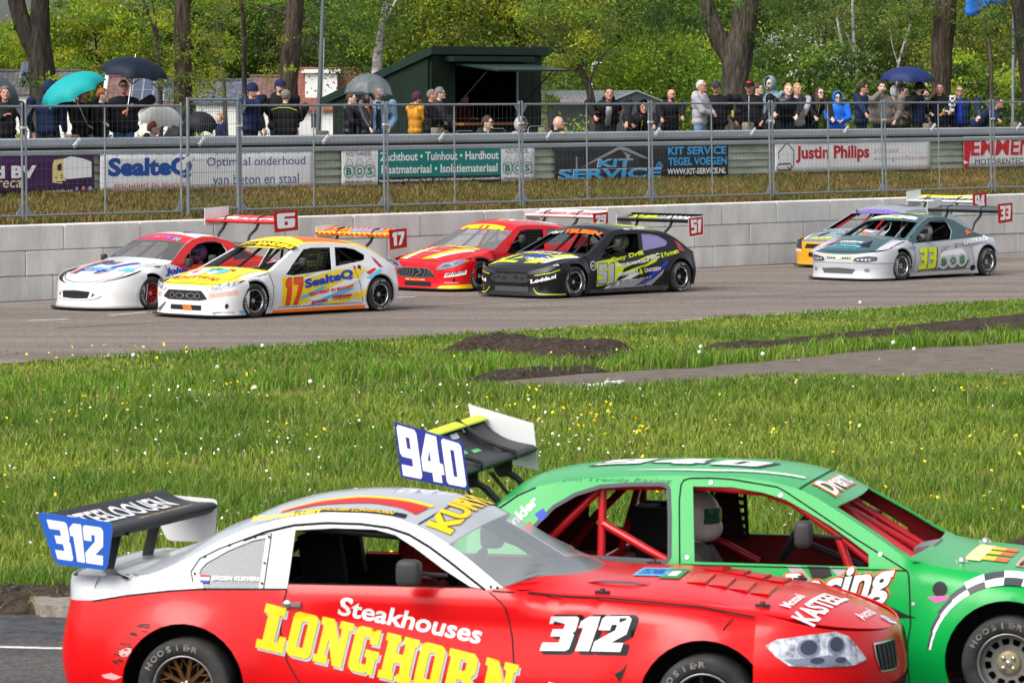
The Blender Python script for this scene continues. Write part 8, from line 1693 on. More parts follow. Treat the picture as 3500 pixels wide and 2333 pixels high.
def person(label,px,py,t=4.25,face=0,jacket=CB,trousers=TROU,pose='down',hair='brown',hat=None,hood=None,lean=None,look=None,group=None,skin=0,glasses=None,beard=None,female=False,slim=1.0,arms=None,zip_=None,long_hair=None,sit=False,coll=True,extra=None,vest=None,inner=None,hz_fix=None):
    slim *= 1.22;s,zh=wpx(px,py,t);HW_=wp(s,t,0);f=R(face);fw=Vector((math.sin(f),-math.cos(f),0));rz=math.atan2(fw.y,fw.x);hh=zh-GZ
    k=.98 if female else 1.02
    if not sit and lean is None:k=max(.62,min(1.12,hh/1.62));a=0
    elif sit:a=R(lean or 8)
    else:
        a=math.acos(max(.62,min(1,(hh-.95*k)/(.68*k))))
    hipz=(.50 if sit else .92)*k
    if sit or lean:hipz=hh-.70*k*math.cos(a)
    off=.70*k*math.sin(a);loc=HW_-fw*off;r=empty("person",(loc.x,loc.y,GZ),rz,label,"person",group)
    hip=Vector((0,0,hipz));ux=Vector((math.sin(a),0,math.cos(a)));uf=Vector((math.cos(a),0,-math.sin(a)))
    def up(x,y,z):return hip+ux*((z-.92)*k)+uf*x*k+Vector((0,y*k*slim,0))
    Mu=Matrix((uf,Vector((0,1,0)),ux)).transposed()
    hc=up(.0,0,1.50)+Vector((.045*k,0,.125*k));lk=R((look if look is not None else face)-face);Mh=Matrix.Rotation(lk,3,'Z')
    def hd(x,y,z):return hc+Mh @ (Vector((x,y,z))*k*1.10)
    sw=(.185 if not female else .165)*slim*1.08
    sh=[up(0,q*sw,1.40) for q in (-1,1)];arms=arms or (pose,pose);hands=[];elb=[]
    inv=Matrix.Rotation(-rz,3,'Z')
    for i,q in enumerate((-1,1)):
        A=arms[i];pole=Vector((-.5,q*.6,-.8))
        if isinstance(A,tuple):
            if A[0]=='px':ss,zz=wpx(A[1],A[2],A[3]);T=inv @ (wp(ss,A[3],zz)-Vector((loc.x,loc.y,GZ)))
            else:T=Vector(A)*k if not lean else up(A[0],A[1],A[2])
        elif A=='down':T=up(.05,q*.27,.84);pole=Vector((-1,q*.4,0))
        elif A=='pocket':T=up(.10,q*.19,.90);pole=Vector((-.8,q*.5,-.2))
        elif A=='front':T=up(.29,q*.05,1.06);pole=Vector((-.2,q*1,-.6))
        elif A=='hold':T=up(.30,q*.10,1.14)
        elif A=='mouth':T=hd(.125,q*.035,-.075);pole=Vector((.3,q*1,-1))
        elif A=='chest':T=up(.22,q*.02,1.22)
        elif A=='high':T=up(.28,q*.12,1.28)
        else:T=up(.05,q*.26,.85)
        e_,h_=ik(sh[i],T,.305*k,.285*k,pole);hands.append(h_);elb.append(e_)
    kn,ft=[],[]
    for q in (-1,1):
        hp=hip+Vector((0,q*.09*k,-.02))
        if sit:kn.append(hp+Vector((.42*k,q*.05,.02)));ft.append(Vector((.42*k,q*.13,.08)))
        else:kn.append(Vector((.02+.06*(a>.1),q*.10*k,.49*k)));ft.append(Vector((-.02,q*.11*k,.08)))
    # body: one skin
    b=MB();b.ell(hc,(.101*k,.084*k,.124*k),Mh,20,14);b.ell(hd(.022,0,-.055),(.070*k,.060*k,.065*k),Mh,14,10);b.ell(hd(.098,0,-.012),(.017*k,.014*k,.026*k),Mh,8,6);b.ell(hd(.088,0,-.082),(.020*k,.024*k,.018*k),Mh,8,6)
    for q in (-1,1):b.ell(hd(-.005,q*.077,-.005),(.020*k,.011*k,.032*k),Mh,8,6);b.ell(hd(.080,q*.034,.030),(.016*k,.022*k,.010*k),Mh,8,6)
    b.tube([up(-.01,0,1.36),hc+Vector((-.015,0,-.07))*k],[.062*k,.052*k],12);b.ell(up(0,0,1.25),(.10*k,.16*k,.20*k),Mu);b.ell(up(0,0,1.02),(.095*k,.14*k,.18*k),Mu);b.ell(hip,(.10*k,.15*k,.12*k))
    for i in (0,1):
        b.tube([sh[i],elb[i],hands[i]],[.046*k,.038*k,.026*k],10);b.tube([hip+Vector((0,(-1,1)[i]*.09*k,0)),kn[i],ft[i]],[.075*k,.05*k,.036*k],10);b.ell(ft[i]+Vector((.06,0,-.03)),(.11,.04,.04));b.ell(sh[i],(.05*k,.05*k,.05*k))
        hand(b,hands[i],hands[i]-elb[i],Vector((0,0,1)) if abs((hands[i]-elb[i]).normalized().z)<.8 else Vector((1,0,0)),(1,-1)[i],k)
    body=remesh(b,"body",SKIN[skin],r,.0105)
    fm=MB()
    for q in (-1,1):fm.ell(hd(.086,q*.033,.012),(.008*k,.015*k,.0075*k),Mh,8,6,0);fm.tube([hd(.090,q*.018,.034),hd(.084,q*.050,.036)],.0055*k,5,1)
    fm.ell(hd(.093,0,-.058),(.008*k,.024*k,.0065*k),Mh,8,6,2);fm.build("facial_features",[M_EYE,HAIR[hair if hair in HAIR else 'brown'],M_LIP],body)
    # clothes
    g=.022
    j=MB();j.ell(up(0,0,1.27),((.140+g)*k,(.178+g)*k*slim,.21*k),Mu,18,12);j.ell(up(.01,0,1.06),((.138+g)*k,(.155+g)*k*slim,.24*k),Mu,18,12);j.ell(up(0,0,.90),((.138+g)*k,(.165+g)*k*slim,.13*k),Mu,18,10);j.ell(up(-.01,0,1.39),(.075*k,.185*k*slim,.075*k),Mu,16,8)
    if coll:j.tube([up(-.02,0,1.40),up(-.012,0,1.475)],[.098*k,.080*k],14)
    if hood=='down':j.ell(up(-.085,0,1.46),(.075*k,.135*k,.075*k),Mu,14,9)
    arm_m=jacket if vest is None else vest
    ja=j if vest is None else MB()
    for i in (0,1):
        w_=hands[i].lerp(elb[i],.05);ja.tube([sh[i],sh[i].lerp(elb[i],.5),elb[i],elb[i].lerp(w_,.5),w_],[.092*k,.085*k,.074*k,.066*k,.050*k],12);ja.ell(sh[i],(.098*k,.095*k,.095*k));ja.ell(elb[i],(.076*k,.076*k,.076*k))
    remesh(j,"jacket",jacket,r,.017)
    if vest is not None:remesh(ja,"sleeves",vest,r,.015)
    if hood=='up' or isinstance(hood,bpy.types.Material):
        h=MB();M_=hood if isinstance(hood,bpy.types.Material) else jacket;n,m_=20,12;vs=[]
        for rad in (1.0,.90):
            for i_ in range(m_+1):
                th=R(62+118*i_/m_)  # from the face opening round to the back
                for q in range(n):w=2*math.pi*q/n;vs.append(hd(.02+.128*math.cos(th)*rad*-1*-1-.0,.118*math.sin(th)*math.cos(w)*rad,.02+.145*math.sin(th)*math.sin(w)*rad))
        o=(m_+1)*n
        h.add(vs,[(i_*n+q,i_*n+(q+1) % n,(i_+1)*n+(q+1) % n,(i_+1)*n+q) for i_ in range(m_) for q in range(n)]+[(o+i_*n+q,o+(i_+1)*n+q,o+(i_+1)*n+(q+1) % n,o+i_*n+(q+1) % n) for i_ in range(m_) for q in range(n)]+[(q,o+q,o+(q+1) % n,(q+1) % n) for q in range(n)],smooth=True)
        h.ell(up(-.05,0,1.44),(.09*k,.125*k,.07*k),Mu,14,8);h.build("hood",M_,r)
    l=MB();l.ell(hip+Vector((0,0,-.02)),(.125*k,.165*k,.14*k))
    for i in (0,1):l.tube([hip+Vector((0,(-1,1)[i]*.09*k,0)),(hip+Vector((0,(-1,1)[i]*.09*k,0))).lerp(kn[i],.5),kn[i],kn[i].lerp(ft[i],.5),ft[i]],[.112*k,.098*k,.080*k,.072*k,.066*k],12)
    remesh(l,"trousers",trousers,r,.020)
    sb=MB()
    for q in ft:sb.ell(q+Vector((.06,0,-.04)),(.135,.055,.045),n=12,m=8);sb.ell(q+Vector((-.01,0,0)),(.06,.05,.07),n=12,m=8)
    sb.build("shoes",SHOE,r)
    # hair and headgear
    if hair != 'bald' and not (hood=='up' or isinstance(hood,bpy.types.Material)):
        h=MB();n,m_=18,8;vs=[];rs_=random.Random(int(px))
        for i_ in range(m_+1):
            for q in range(n):
                w=2*math.pi*q/n;cf=math.cos(w);lim=48 if cf>.5 else (84 if cf>-.2 else 116);th=R(lim*i_/m_);e_=1+.05*rs_.random()
                vs.append(hd(-.010+.099*math.sin(th)*cf*e_,.082*math.sin(th)*math.sin(w)*e_,.006+.113*math.cos(th)*e_+(.012 if hair in ('blond','brown') else 0)*math.cos(th)))
        h.add(vs,[(i_*n+q,(i_+1)*n+q,(i_+1)*n+(q+1) % n,i_*n+(q+1) % n) for i_ in range(m_) for q in range(n)],smooth=True);ho=h.build("hair",HAIR[hair],r);ho.modifiers.new("thick",'SOLIDIFY').thickness=.012
    if long_hair:
        h=MB();pts=[hd(-.07,0,.03),hd(-.09,0,-.10),hd(-.09,0,-.24),hd(-.08,0,-.36)];h.tube(pts,[.07*k,.085*k,.08*k,.03*k],10)
        for q in (-1,1):h.tube([hd(.02,q*.08,.02),hd(.05,q*.095,-.14),hd(.07,q*.10,-.30),hd(.07,q*.09,-.42)],[.022*k,.030*k,.028*k,.010*k],7)
        remesh(h,"long_hair",HAIR[long_hair],r,.012)
    if hat:
        kind,hm=hat[0],hat[1];h=MB();n,m_=20,6;vs=[]
        for i_ in range(m_+1):
            th=R((98 if kind != 'beanie' else 104)*i_/m_)
            for q in range(n):w=2*math.pi*q/n;vs.append(hd(-.004+.112*math.sin(th)*math.cos(w),.098*math.sin(th)*math.sin(w),.028+(.105 if kind != 'beanie' else .13)*math.cos(th)))
        h.add(vs,[(i_*n+q,(i_+1)*n+q,(i_+1)*n+(q+1) % n,i_*n+(q+1) % n) for i_ in range(m_) for q in range(n)],smooth=True)
        if kind=='cap':
            vb=[]
            for i_ in range(9):w=R(-62+124*i_/8);vb += [hd(.100*math.cos(w),.095*math.sin(w),.030),hd(.085+.105*math.cos(w*.9),.092*math.sin(w),.012)]
            h.add(vb+[v+Vector((0,0,-.008)) for v in vb],[(2*i_,2*i_+1,2*i_+3,2*i_+2) for i_ in range(8)]+[(18+2*i_,18+2*i_+2,18+2*i_+3,18+2*i_+1) for i_ in range(8)])
        if kind=='bucket':
            vb=[]
            for q in range(n):w=2*math.pi*q/n;vb += [hd(.112*math.cos(w),.098*math.sin(w),.022),hd(.175*math.cos(w),.160*math.sin(w),-.022)]
            h.add(vb,[(2*q,2*q+1,(2*q+3) % (2*n),(2*q+2) % (2*n)) for q in range(n)],smooth=True)
        if kind=='beanie':h.lathe([(.104*k,0),(.110*k,.015),(.110*k,.045),(.104*k,.055)],20,Matrix.Translation(hd(-.004,0,-.004)))
        ho=h.build("cap" if kind=='cap' else ("sun_hat" if kind=='bucket' else "knitted_hat"),hm,r)
        if len(hat)>2:f2=MB();f2.ell(hd(.085,0,.085),(.030*k,.055*k,.028*k),Mh,10,6);f2.build("cap_patch",hat[2],ho)
    if beard:bb=MB();bb.ell(hd(.045,0,-.075),(.058*k,.060*k,.048*k),Mh,14,8);bb.build("beard",HAIR[beard],r)
    if glasses:
        gg=MB()
        for q in (-1,1):
            gg.tube([hd(.098,q*.010,.018),hd(.098,q*.030,.032),hd(.088,q*.056,.022),hd(.092,q*.050,-.002),hd(.099,q*.020,-.002),hd(.098,q*.010,.018)],.0042*k,4);gg.tube([hd(.088,q*.056,.02),hd(.0,q*.084,.018)],.004*k,4)
        gg.tube([hd(.099,-.01,.018),hd(.099,.01,.018)],.004*k,4)
        if glasses != 'clear':
            for q in (-1,1):gg.ell(hd(.094,q*.033,.014),(.007*k,.024*k,.017*k),Mh,10,6)
        gg.build("sunglasses" if glasses != 'clear' else "glasses",M_SPEC if glasses in ('clear','dark') else glasses,r)
    if zip_:
        z=MB();n=10
        pts=[up(x_,0,z_) for x_,z_ in ((.158,.86),(.172,.95),(.178,1.08),(.176,1.22),(.158,1.34),(.112,1.44))];z.tube(pts,.008,5);z.build("zip",zip_,r)
    if inner:z=MB();zz_=[(.105,1.44),(.150,1.34),(.170,1.22),(.172,1.08),(.165,.95),(.150,.86)];z.add([up(x_,q*(.035+.012*(i_ % 2)),z_) for i_,(x_,z_) in enumerate(zz_) for q in (-1,1)],[(2*i_,2*i_+1,2*i_+3,2*i_+2) for i_ in range(5)],smooth=True);z.build("shirt_front",inner,r).modifiers.new("thick",'SOLIDIFY').thickness=.01
    r['k_']=k;del r['k_']
    Mw=Matrix.Translation((loc.x,loc.y,GZ)) @ Matrix.Rotation(rz,4,'Z')
    return r,dict(hand=[Mw @ h for h in hands],up=lambda x,y,z:Mw @ up(x,y,z),hd=lambda x,y,z:Mw @ hd(x,y,z),uploc=up,r=r)
GRP="spectators behind the crash rail"
RT=3.44
def rail(px,py):return ('px',px,py,RT)
GREYP=cloth("grey_puffer",(.36,.36,.39),.6);BEIGE=cloth("taupe",(.17,.145,.125));OLIVE=cloth("olive_beige",(.20,.18,.14));BLUE=cloth("bright_blue",(.015,.13,.60));BLUEG=cloth("blue_grey",(.14,.23,.28));LGREY=cloth("light_grey",(.34,.35,.37));MUST=mat("cloth_mustard_puffer",(.50,.22,.012),.5,var=.15,vscale=9,bump=.8,bscale=7);DGREEN=cloth("dark_green",(.018,.04,.035));CAMO=cloth("camo",(.16,.15,.13),.9,.5,30);RBLUE=cloth("royal_blue",(.012,.04,.45));REDC=cloth("dark_red",(.12,.012,.015));BROWNC=cloth("brown_grey",(.055,.042,.036));WHITEC=cloth("white",(.6,.6,.6));PURPLE=cloth("plum",(.06,.02,.05))
CHK=bpy.data.materials.new("cloth_checked");CHK.use_nodes=True;_n=CHK.node_tree;_c=_n.nodes.new("ShaderNodeTexChecker");_c.inputs['Scale'].default_value=16;_c.inputs['Color1'].default_value=(.62,.62,.62,1);_c.inputs['Color2'].default_value=(.012,.012,.014,1);_t=_n.nodes.new("ShaderNodeTexCoord");_n.links.new(_t.outputs['Object'],_c.inputs['Vector']);_n.links.new(_c.outputs['Color'],_n.nodes["Principled BSDF"].inputs['Base Color']);_n.nodes["Principled BSDF"].inputs['Roughness'].default_value=.8
ZW=mat("zip_pale",(.45,.47,.48),.5);ZO=mat("zip_orange",(.55,.12,.02),.5);ZL=mat("zip_lime",(.45,.5,.02),.5)
def P(label,*a,**k):k.setdefault('group',GRP);return person(label,*a,**k)
info={}
info['edge']=P("grey haired person with hand at chest, at the left edge",16,321,face=15,hair='grey',arms=('chest','down'),zip_=None,jacket=CB,skin=1)
P("hooded person seen from behind, left of the teal umbrella",161,306,4.6,face=150,hood='up',jacket=CN,pose='down',slim=1.1)
info['teal']=P("person with glasses under the teal umbrella",274,322,face=62,hair='brown',glasses='clear',arms=(('px',300,430,3.95),'down'),skin=1)
info['ginger']=P("ginger haired person laughing, between teal and dark blue umbrellas",344,326,face=80,hair='ginger',arms=(('px',357,420,3.75),'down'),skin=2,jacket=CB)
info['navyumb']=P("smiling broad person in jeans under the dark blue umbrella",422,299,face=8,hair='dark',glasses='clear',arms=('down',('px',434,378,3.95)),jacket=CB,trousers=JEANS,slim=1.28,skin=1)
P("auburn haired seated person in grey hood under the white umbrella",522,440,4.3,face=85,hair='auburn',jacket=CK,sit=True,female=True,hood='down',arms=('front','front'),skin=2)
P("blond child in dark jacket behind the gate",755,405,4.3,face=-75,hair='blond',jacket=CN,female=True,skin=2,hood='down')
info['beanie']=P("person in navy knitted hat with hand at mouth",856,312,face=70,hat=('beanie',CN),hair='grey',jacket=CN,arms=('mouth','down'),hood='down',skin=1,slim=1.15)
P("bearded person in navy peaked cap, behind the grey camouflage cap",954,298,4.7,face=35,hat=('cap',CN),hair='dark',beard='dark',jacket=CB,hood='down',slim=1.1)
info['camo']=P("person in grey camouflage cap and lime trimmed jacket, seen from behind",975,330,4.1,face=168,hat=('cap',CAMO),hair='grey',jacket=CB,slim=1.2,pose='front')
P("brown haired youth in black puffer jacket looking down, left of the clear umbrella",1194,338,4.2,face=78,hair='brown',jacket=PUFF,hood='down',pose='front',skin=2)
P("long haired hooded person with hands on the rail under the clear umbrella",1250,345,4.0,face=72,jacket=PUFF,hood='up',long_hair='auburn',female=True,arms=(rail(1276,461),rail(1262,463)),skin=2)
info['denim']=P("person in pale denim jacket holding the clear umbrella",1292,318,4.4,face=5,jacket=DENIML,hair='dark',arms=('high','pocket'),inner=CB,trousers=JEANS,skin=1)
P("person in mustard puffer jacket and plum hat, seen from behind",1420,338,4.5,face=120,jacket=MUST,hat=('beanie',PURPLE),hair='dark',hood='down',female=True,pose='front')
P("person with curly grey hair in black jacket beside the kiosk",1470,327,4.2,face=88,hair='grey',long_hair=None,jacket=CB,hood='down',pose='front',trousers=JEANS,slim=1.1,skin=1)
P("balding person with glasses behind the curly grey hair",1497,321,4.7,face=86,hair='grey',glasses='clear',jacket=CK,pose='front',skin=2)
P("person in dark hood sitting below the curly grey haired person",1529,427,4.4,face=82,hood='up',jacket=CB,sit=True,pose='front',skin=1)
P("long haired person inside the kiosk, seen from behind",1672,338,8.2,face=170,hair='brown',long_hair='brown',jacket=BROWNC,female=True,pose='front')
P("person in dark red top at the left of the kiosk opening",1582,338,8.0,face=60,hair='dark',jacket=REDC,pose='hold',skin=2)
P("seated youth in sunglasses and dark green hood in front of the kiosk",1662,422,4.4,face=70,hair='brown',glasses='dark',jacket=DGREEN,sit=True,hood='down',pose='front',skin=2)
P("seated person in pale grey hood and sunglasses by the kiosk's right post",1774,430,4.4,face=55,jacket=BROWNC,hood=LGREY,glasses='dark',sit=True,pose='front',skin=1)
P("bald person leaning low on folded hands at the rail",1911,424,4.1,face=72,hair='bald',jacket=CB,sit=True,lean=30,arms=(rail(1924,452),rail(1912,453)),hood='down',skin=0)
info['lean1']=P("dark haired person leaning on the rail, grey shirt under open black jacket",2083,330,4.0,face=4,hair='dark',jacket=CB,lean=1,arms=(rail(2059,452),rail(2138,451)),hood='down',inner=LGREY,slim=1.15,skin=1)
info['lean2']=P("grey haired person in black hood crouching low over the rail",2200,378,4.0,face=14,jacket=CB,hood='up',lean=1,arms=(rail(2180,447),rail(2232,446)),skin=1,zip_=ZL)
P("bald person with glasses in black jacket, hand gripping the rail",2290,325,4.1,face=45,hair='bald',glasses='clear',beard='dark',jacket=CB,arms=(rail(2274,451),rail(2336,441)),hood='down',trousers=JEANS,slim=1.15,skin=1)
P("white haired person in pale grey puffer jacket",2391,296,4.3,face=72,hair='white',glasses='clear',jacket=GREYP,pose='front',trousers=DENIML,hood='down',skin=1)
info['can']=P("person in dark cap and blue sunglasses holding a yellow can",2448,299,4.5,face=-12,hat=('cap',CK),glasses=mat("blue_mirror_lens",(.01,.08,.45),.1,coat=1),hair='grey',jacket=CB,arms=('down',('px',2504,392,4.3)),slim=1.2,skin=1)
P("partly hidden person looking right, behind the red and black cap",2586,306,5.0,face=60,hair='brown',jacket=BROWNC,female=True,pose='pocket',skin=2)
P("person in red and black cap, pale zip on black jacket",2562,298,4.3,face=-8,hat=('cap',CB,mat("cap_red",(.60,.02,.015),.7)),hair='dark',jacket=CB,zip_=ZW,pose='pocket',slim=1.2,skin=1)
P("bearded person in blue grey hooded top looking left",2640,289,4.7,face=-50,jacket=BLUEG,hood=BLUEG,hair='brown',glasses='clear',beard='brown',pose='pocket',skin=2)
P("blond youth in black jacket leaning forward with both hands on the rail",2696,314,3.95,face=6,hair='blond',jacket=PUFF,arms=(rail(2655,441),rail(2708,440)),hood='down',lean=1,skin=2)
info['can2']=P("curly blond person in grey sweatshirt reaching over the rail",2722,306,4.3,face=30,hair='blond',jacket=LGREY,arms=(('px',2733,398,4.3),rail(2746,448)),skin=1)
P("person with glasses and brown ponytail in black coat, leaning on the rail",2805,325,4.0,face=28,hair='brown',long_hair='brown',glasses='clear',jacket=CB,lean=1,arms=(rail(2809,438),rail(2856,438)),hood='down',female=True,zip_=ZW,skin=2)
P("child with glasses in bright blue hooded top",2860,336,4.3,face=12,jacket=BLUE,hood='up',glasses='clear',female=True,pose='front',skin=2)
P("person in navy parka looking right, one hand on the rail",2944,303,4.3,face=75,hair='dark',glasses='clear',jacket=CN,arms=(rail(2978,424),'down'),hood='down',slim=1.15,skin=1)
info['drink']=P("person in taupe jacket drinking from a can",3012,300,4.5,face=10,hair='dark',jacket=BEIGE,arms=('mouth','pocket'),slim=1.25,skin=0)
P("person hidden under a pale grey hood, in olive beige jacket",3053,316,4.8,face=60,jacket=OLIVE,hood=LGREY,female=True,arms=('front','chest'),skin=2)
P("dark haired person in the shade behind the pale grey hood",3087,316,5.2,face=40,hair='dark',jacket=OLIVE,female=True,hood='down',pose='front',skin=0)
info['bucket']=P("person in grey sun hat and navy vest under the navy umbrella",3137,302,4.5,face=76,hat=('bucket',CK),hair='brown',glasses='clear',beard='brown',jacket=CN,vest=CB,hood='down',arms=(('px',3106,330,4.5),'front'),skin=2)
P("person looking down, between the sun hat and the checked shirt",3168,324,4.9,face=-30,hair='brown',jacket=CK,female=True,pose='hold',skin=2)
info['check']=P("person in black and white checked shirt holding a can",3211,304,4.3,face=-6,hair='dark',jacket=CB,vest=CHK,arms=('pocket',('px',3224,388,4.05)),skin=1,hood='down')
info['bottle']=P("grey haired person with glasses in navy and bright blue jacket",3280,313,4.1,face=-4,hair='grey',glasses='clear',jacket=CN,inner=RBLUE,arms=(rail(3273,433),rail(3340,429)),slim=1.2,skin=1)
P("person in white sunglasses leaning on folded arms, rightmost at the rail",3420,360,4.0,face=68,hair='dark',glasses=mat("white_plastic",(.7,.7,.7),.4),jacket=CN,lean=1,arms=(rail(3424,420),rail(3410,422)),hood='down',female=True,skin=1)
# small things on and in hands
def can(name,label,pos,c,h=.14,r=.030,cat="drink can",tilt=0):
    e=empty(name,pos,0,label,cat);e.rotation_euler=(tilt,tilt*.5,0)
    MB().lathe([(0,-h/2),(r*.85,-h/2),(r,-h*.42),(r,h*.40),(r*.8,h/2),(0,h/2)],14).build("body_shell",mat(name+"_print_%d" % int(c[0]*100),c,.3,metal=.3),e)
    MB().lathe([(r*.8,h/2),(r*.82,h/2+.004),(r*.3,h/2+.005),(0,h/2+.003)],12).build("lid",M_CHROME,e);return e
can("drink_can","yellow drink can held by the person in blue sunglasses",info['can'][1]['hand'][1]+Vector((0,-.05,.01)),(.62,.55,.10));can("drink_can","orange drink can held by the person in the checked shirt",info['check'][1]['hand'][1]+Vector((0,-.05,.03)),(.70,.35,.02),tilt=.4)
can("drink_can","orange red can held by the curly blond person",info['can2'][1]['hand'][0]+Vector((.02,-.06,.03)),(.55,.10,.02));can("drink_can","silver can at the mouth of the person in taupe jacket",info['drink'][1]['hand'][0]+Vector((0,-.04,.03)),(.5,.5,.52),tilt=.9)
p=info['bottle'][1]['hand'][1]+Vector((.03,-.05,.03));e=empty("bottle",p,0,"dark bottle held over the rail by the person in the bright blue jacket","bottle");MB().lathe([(0,-.10),(.033,-.10),(.034,.03),(.014,.09),(.013,.13),(0,.13)],12).build("glass",mat("bottle_glass",(.015,.02,.012),.1,coat=1),e);MB().lathe([(.0345,-.06),(.0345,.0)],12).build("bottle_label",WHITEC,e)
# prints on clothes
def print_on(inf,name,fl_,m,c):inf[0];return fl_.build(name,m,lambda u,v:inf[1]['uploc'](c[0],c[1]+u,c[2]+v),inf[0])
f=Flat();f.text("12",-.08,-.05,.12,.10,0,bold=.04);M_PB=mat("print_pale_blue",(.35,.62,.72),.6);i_=info['teal'];f.build("jacket_number",M_PB,lambda u,v:i_[1]['uploc'](-.03-u*.9,-.245,1.17+v),i_[0])
i_=info['navyumb'];f=Flat();f.poly([(-.03,.03),(.03,.03),(.03,-.01),(0,-.04),(-.03,-.01)],0);f.build("jacket_badge",LGREY,lambda u,v:i_[1]['uploc'](.160,.105+u,1.30+v),i_[0])
i_=info['camo'];b=MB();b.tube([i_[1]['uploc'](-.115,-.19,1.33),i_[1]['uploc'](-.155,-.09,1.385),i_[1]['uploc'](-.158,.06,1.39),i_[1]['uploc'](-.125,.18,1.345)],.007,5);b.build("lime_piping",ZL,i_[0])
i_=info['lean1'];b=MB();b.tube([i_[1]['uploc'](.05,-.245,1.36),i_[1]['uploc'](.10,-.20,1.30),i_[1]['uploc'](.13,-.13,1.28)],.007,5);b.tube([i_[1]['uploc'](.05,.245,1.36),i_[1]['uploc'](.10,.20,1.30),i_[1]['uploc'](.13,.13,1.28)],.007,5);b.build("orange_piping",ZO,i_[0])
i_=info['lean2'];b=MB();
for o in (0,.035):b.tube([i_[1]['uploc'](.03+o,-.245,1.38-o),i_[1]['uploc'](.09+o,-.21,1.30-o),i_[1]['uploc'](.12+o,-.15,1.26-o)],.010,5)
b.build("sleeve_stripes",LGREY,i_[0])
# ---- umbrellas
M_UMBR=mat("umbrella_rib",(.03,.03,.032),.4,metal=.5);M_WOODH=mat("umbrella_handle_wood",(.35,.14,.04),.4)
def umbrella(label,top,wdt,hgt,tilt,canopy,handle_to,n=8,handle_m=None,ribs=True,dome=1.0,alpha_edge=None,trim=None):
    """top: (px, py, t) of the canopy's peak; wdt in metres; tilt: (about x, about y) in degrees; handle_to: world point of the grip"""
    s,z=wpx(*top);O_=wp(s,top[2],z);e=empty("umbrella",O_,0,label,"umbrella");Rm=Matrix.Rotation(R(tilt[0]),3,'X') @ Matrix.Rotation(R(tilt[1]),3,'Y');r_=wdt/2;vs=[];m_=8;k=4
    def cp(u,w):  # u: 0 peak..1 rim, w angle; the panels sag between the ribs
        seg=(w/(2*math.pi)*n) % 1;sag=1-.15*math.sin(seg*math.pi)*u;rad=r_*math.sin(u*math.pi/2*.98)*sag;zz=-hgt*(1-math.cos(u*math.pi/2*dome))/(1-math.cos(math.pi/2*dome))+.035*math.sin(seg*math.pi)*u*u
        return Rm @ Vector((rad*math.cos(w),rad*math.sin(w),zz))
    for i in range(m_+1):
        for q in range(n*k):vs.append(cp(i/m_,2*math.pi*q/(n*k)))
    K=n*k;b=MB();b.add(vs,[(i*K+q,(i+1)*K+q,(i+1)*K+(q+1) % K,i*K+(q+1) % K) for i in range(m_) for q in range(K)],smooth=True);b.build("canopy",canopy,e)
    if ribs:
        for q in range(n):
            b=MB();w=2*math.pi*q/n;b.tube([cp(u/6,w)*.985+Rm @ Vector((0,0,-.012)) for u in range(7)],.006,4);b.tube([cp(.55,w)*.98,Rm @ Vector((0,0,-hgt*1.15-.1))],.005,4);b.build("rib",M_UMBR,e)
    h=Vector(handle_to)-O_ if handle_to is not None else Rm @ Vector((0,0,-.85));b=MB();ax=h.normalized();b.tube([-ax*.06,h],.008,6);b.build("shaft",trim or M_UMBR,e)
    b=MB();b.tube([h-ax*.05,h+ax*.10],.016,8);b.build("handle",handle_m or M_UMBR,e);return e
def ucl(name,c):
    m=leaf_mat("umbrella_"+name,.22,.6)
    if "set" not in m:
        a=[x for x in m.node_tree.nodes if x.type=='ATTRIBUTE'][0];rgb=m.node_tree.nodes.new("ShaderNodeRGB");rgb.outputs[0].default_value=(*c,1)
        for l_ in list(a.outputs['Color'].links):m.node_tree.links.new(rgb.outputs[0],l_.to_socket)
        m["set"]=1
    return m
H_=lambda k,i:info[k][1]['hand'][i]+Vector((0,-.04,0))
umbrella("grey umbrella tilted towards the left edge of the picture",(22,272,4.9),1.05,.38,(-18,38),ucl("grey",(.085,.10,.11)),None)
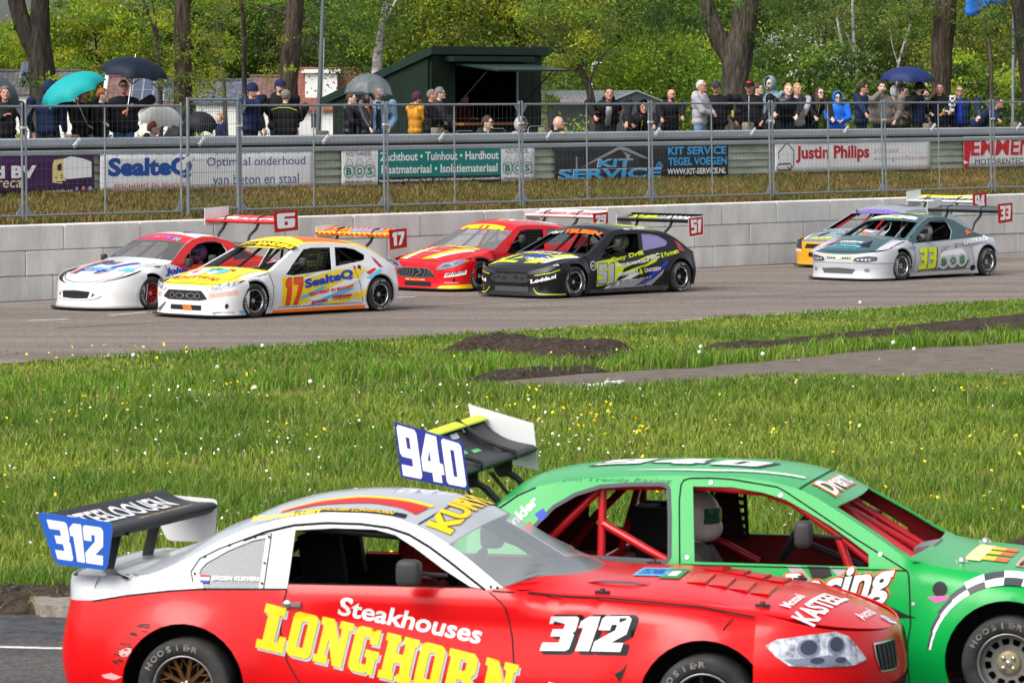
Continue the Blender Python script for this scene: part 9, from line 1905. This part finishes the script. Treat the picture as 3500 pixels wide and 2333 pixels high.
umbrella("teal umbrella tilted to the left",(226,262,3.9),1.22,.34,(12,-24),ucl("teal",(.008,.36,.37)),H_('teal',0),trim=M_CHROME)
umbrella("large dark blue umbrella with wooden handle",(462,196,4.0),1.22,.33,(6,7),ucl("dark_blue",(.005,.011,.028)),H_('navyumb',1),handle_m=M_WOODH,trim=M_CHROME)
umbrella("white umbrella held low over a seated person",(552,364,4.35),.80,.30,(14,4),ucl("white",(.62,.62,.58)),None,n=12)
umbrella("black umbrella lying open behind the gate",(690,384,4.6),.66,.30,(16,8),ucl("black",(.012,.013,.018)),None)
umbrella("second black umbrella, below the white one",(600,426,4.9),.62,.26,(18,-18),ucl("black",(.012,.013,.018)),None)
GU=glass_mat("clear_umbrella_film",(.55,.62,.68),.17,.12)
umbrella("clear dome umbrella over the hooded person",(1262,251,4.2),.90,.40,(-4,2),GU,H_('denim',0),n=8,dome=1.0)
umbrella("navy umbrella over the sun hat at the right",(3104,228,4.6),1.20,.32,(4,2),ucl("navy",(.012,.028,.12)),H_('bucket',0))
# ---- tubular chairs
for px,py,t,lb in ((1590,448,4.25,"metal framed chair left of the seated youth in sunglasses"),(1700,440,4.3,"metal framed chair right of the seated youth in sunglasses"),(1836,432,4.25,"metal framed chair behind the bald person leaning low")):
    s,z=wpx(px,py,t);o=wp(s,t,GZ);zt=z-GZ;e=empty("folding_chair",o,math.atan2(UY,UX),lb,"chair","metal framed chairs by the kiosk");b=MB();b.tube([(-.24,0,.45),(-.24,.02,zt-.06),(-.19,.02,zt),(.19,.02,zt),(.24,.02,zt-.06),(.24,0,.45)],.013,6);b.build("back_frame",M_LIPG,e)
    MB().frame_box((-.24,-.42,.43),(.48,0,0),(0,.42,0),(0,0,.025)).build("seat",CB,e);MB().frame_box((-.22,.015,.5),(.44,0,0),(0,.015,0),(0,0,max(.1,zt-.55))).build("backrest",CK,e)
    for x in (-.23,.23):
        for y in (-.40,.02):b=MB();b.tube([(x,y,0),(x,y*.9,.44)],.011,6);b.build("leg",M_LIPG,e)
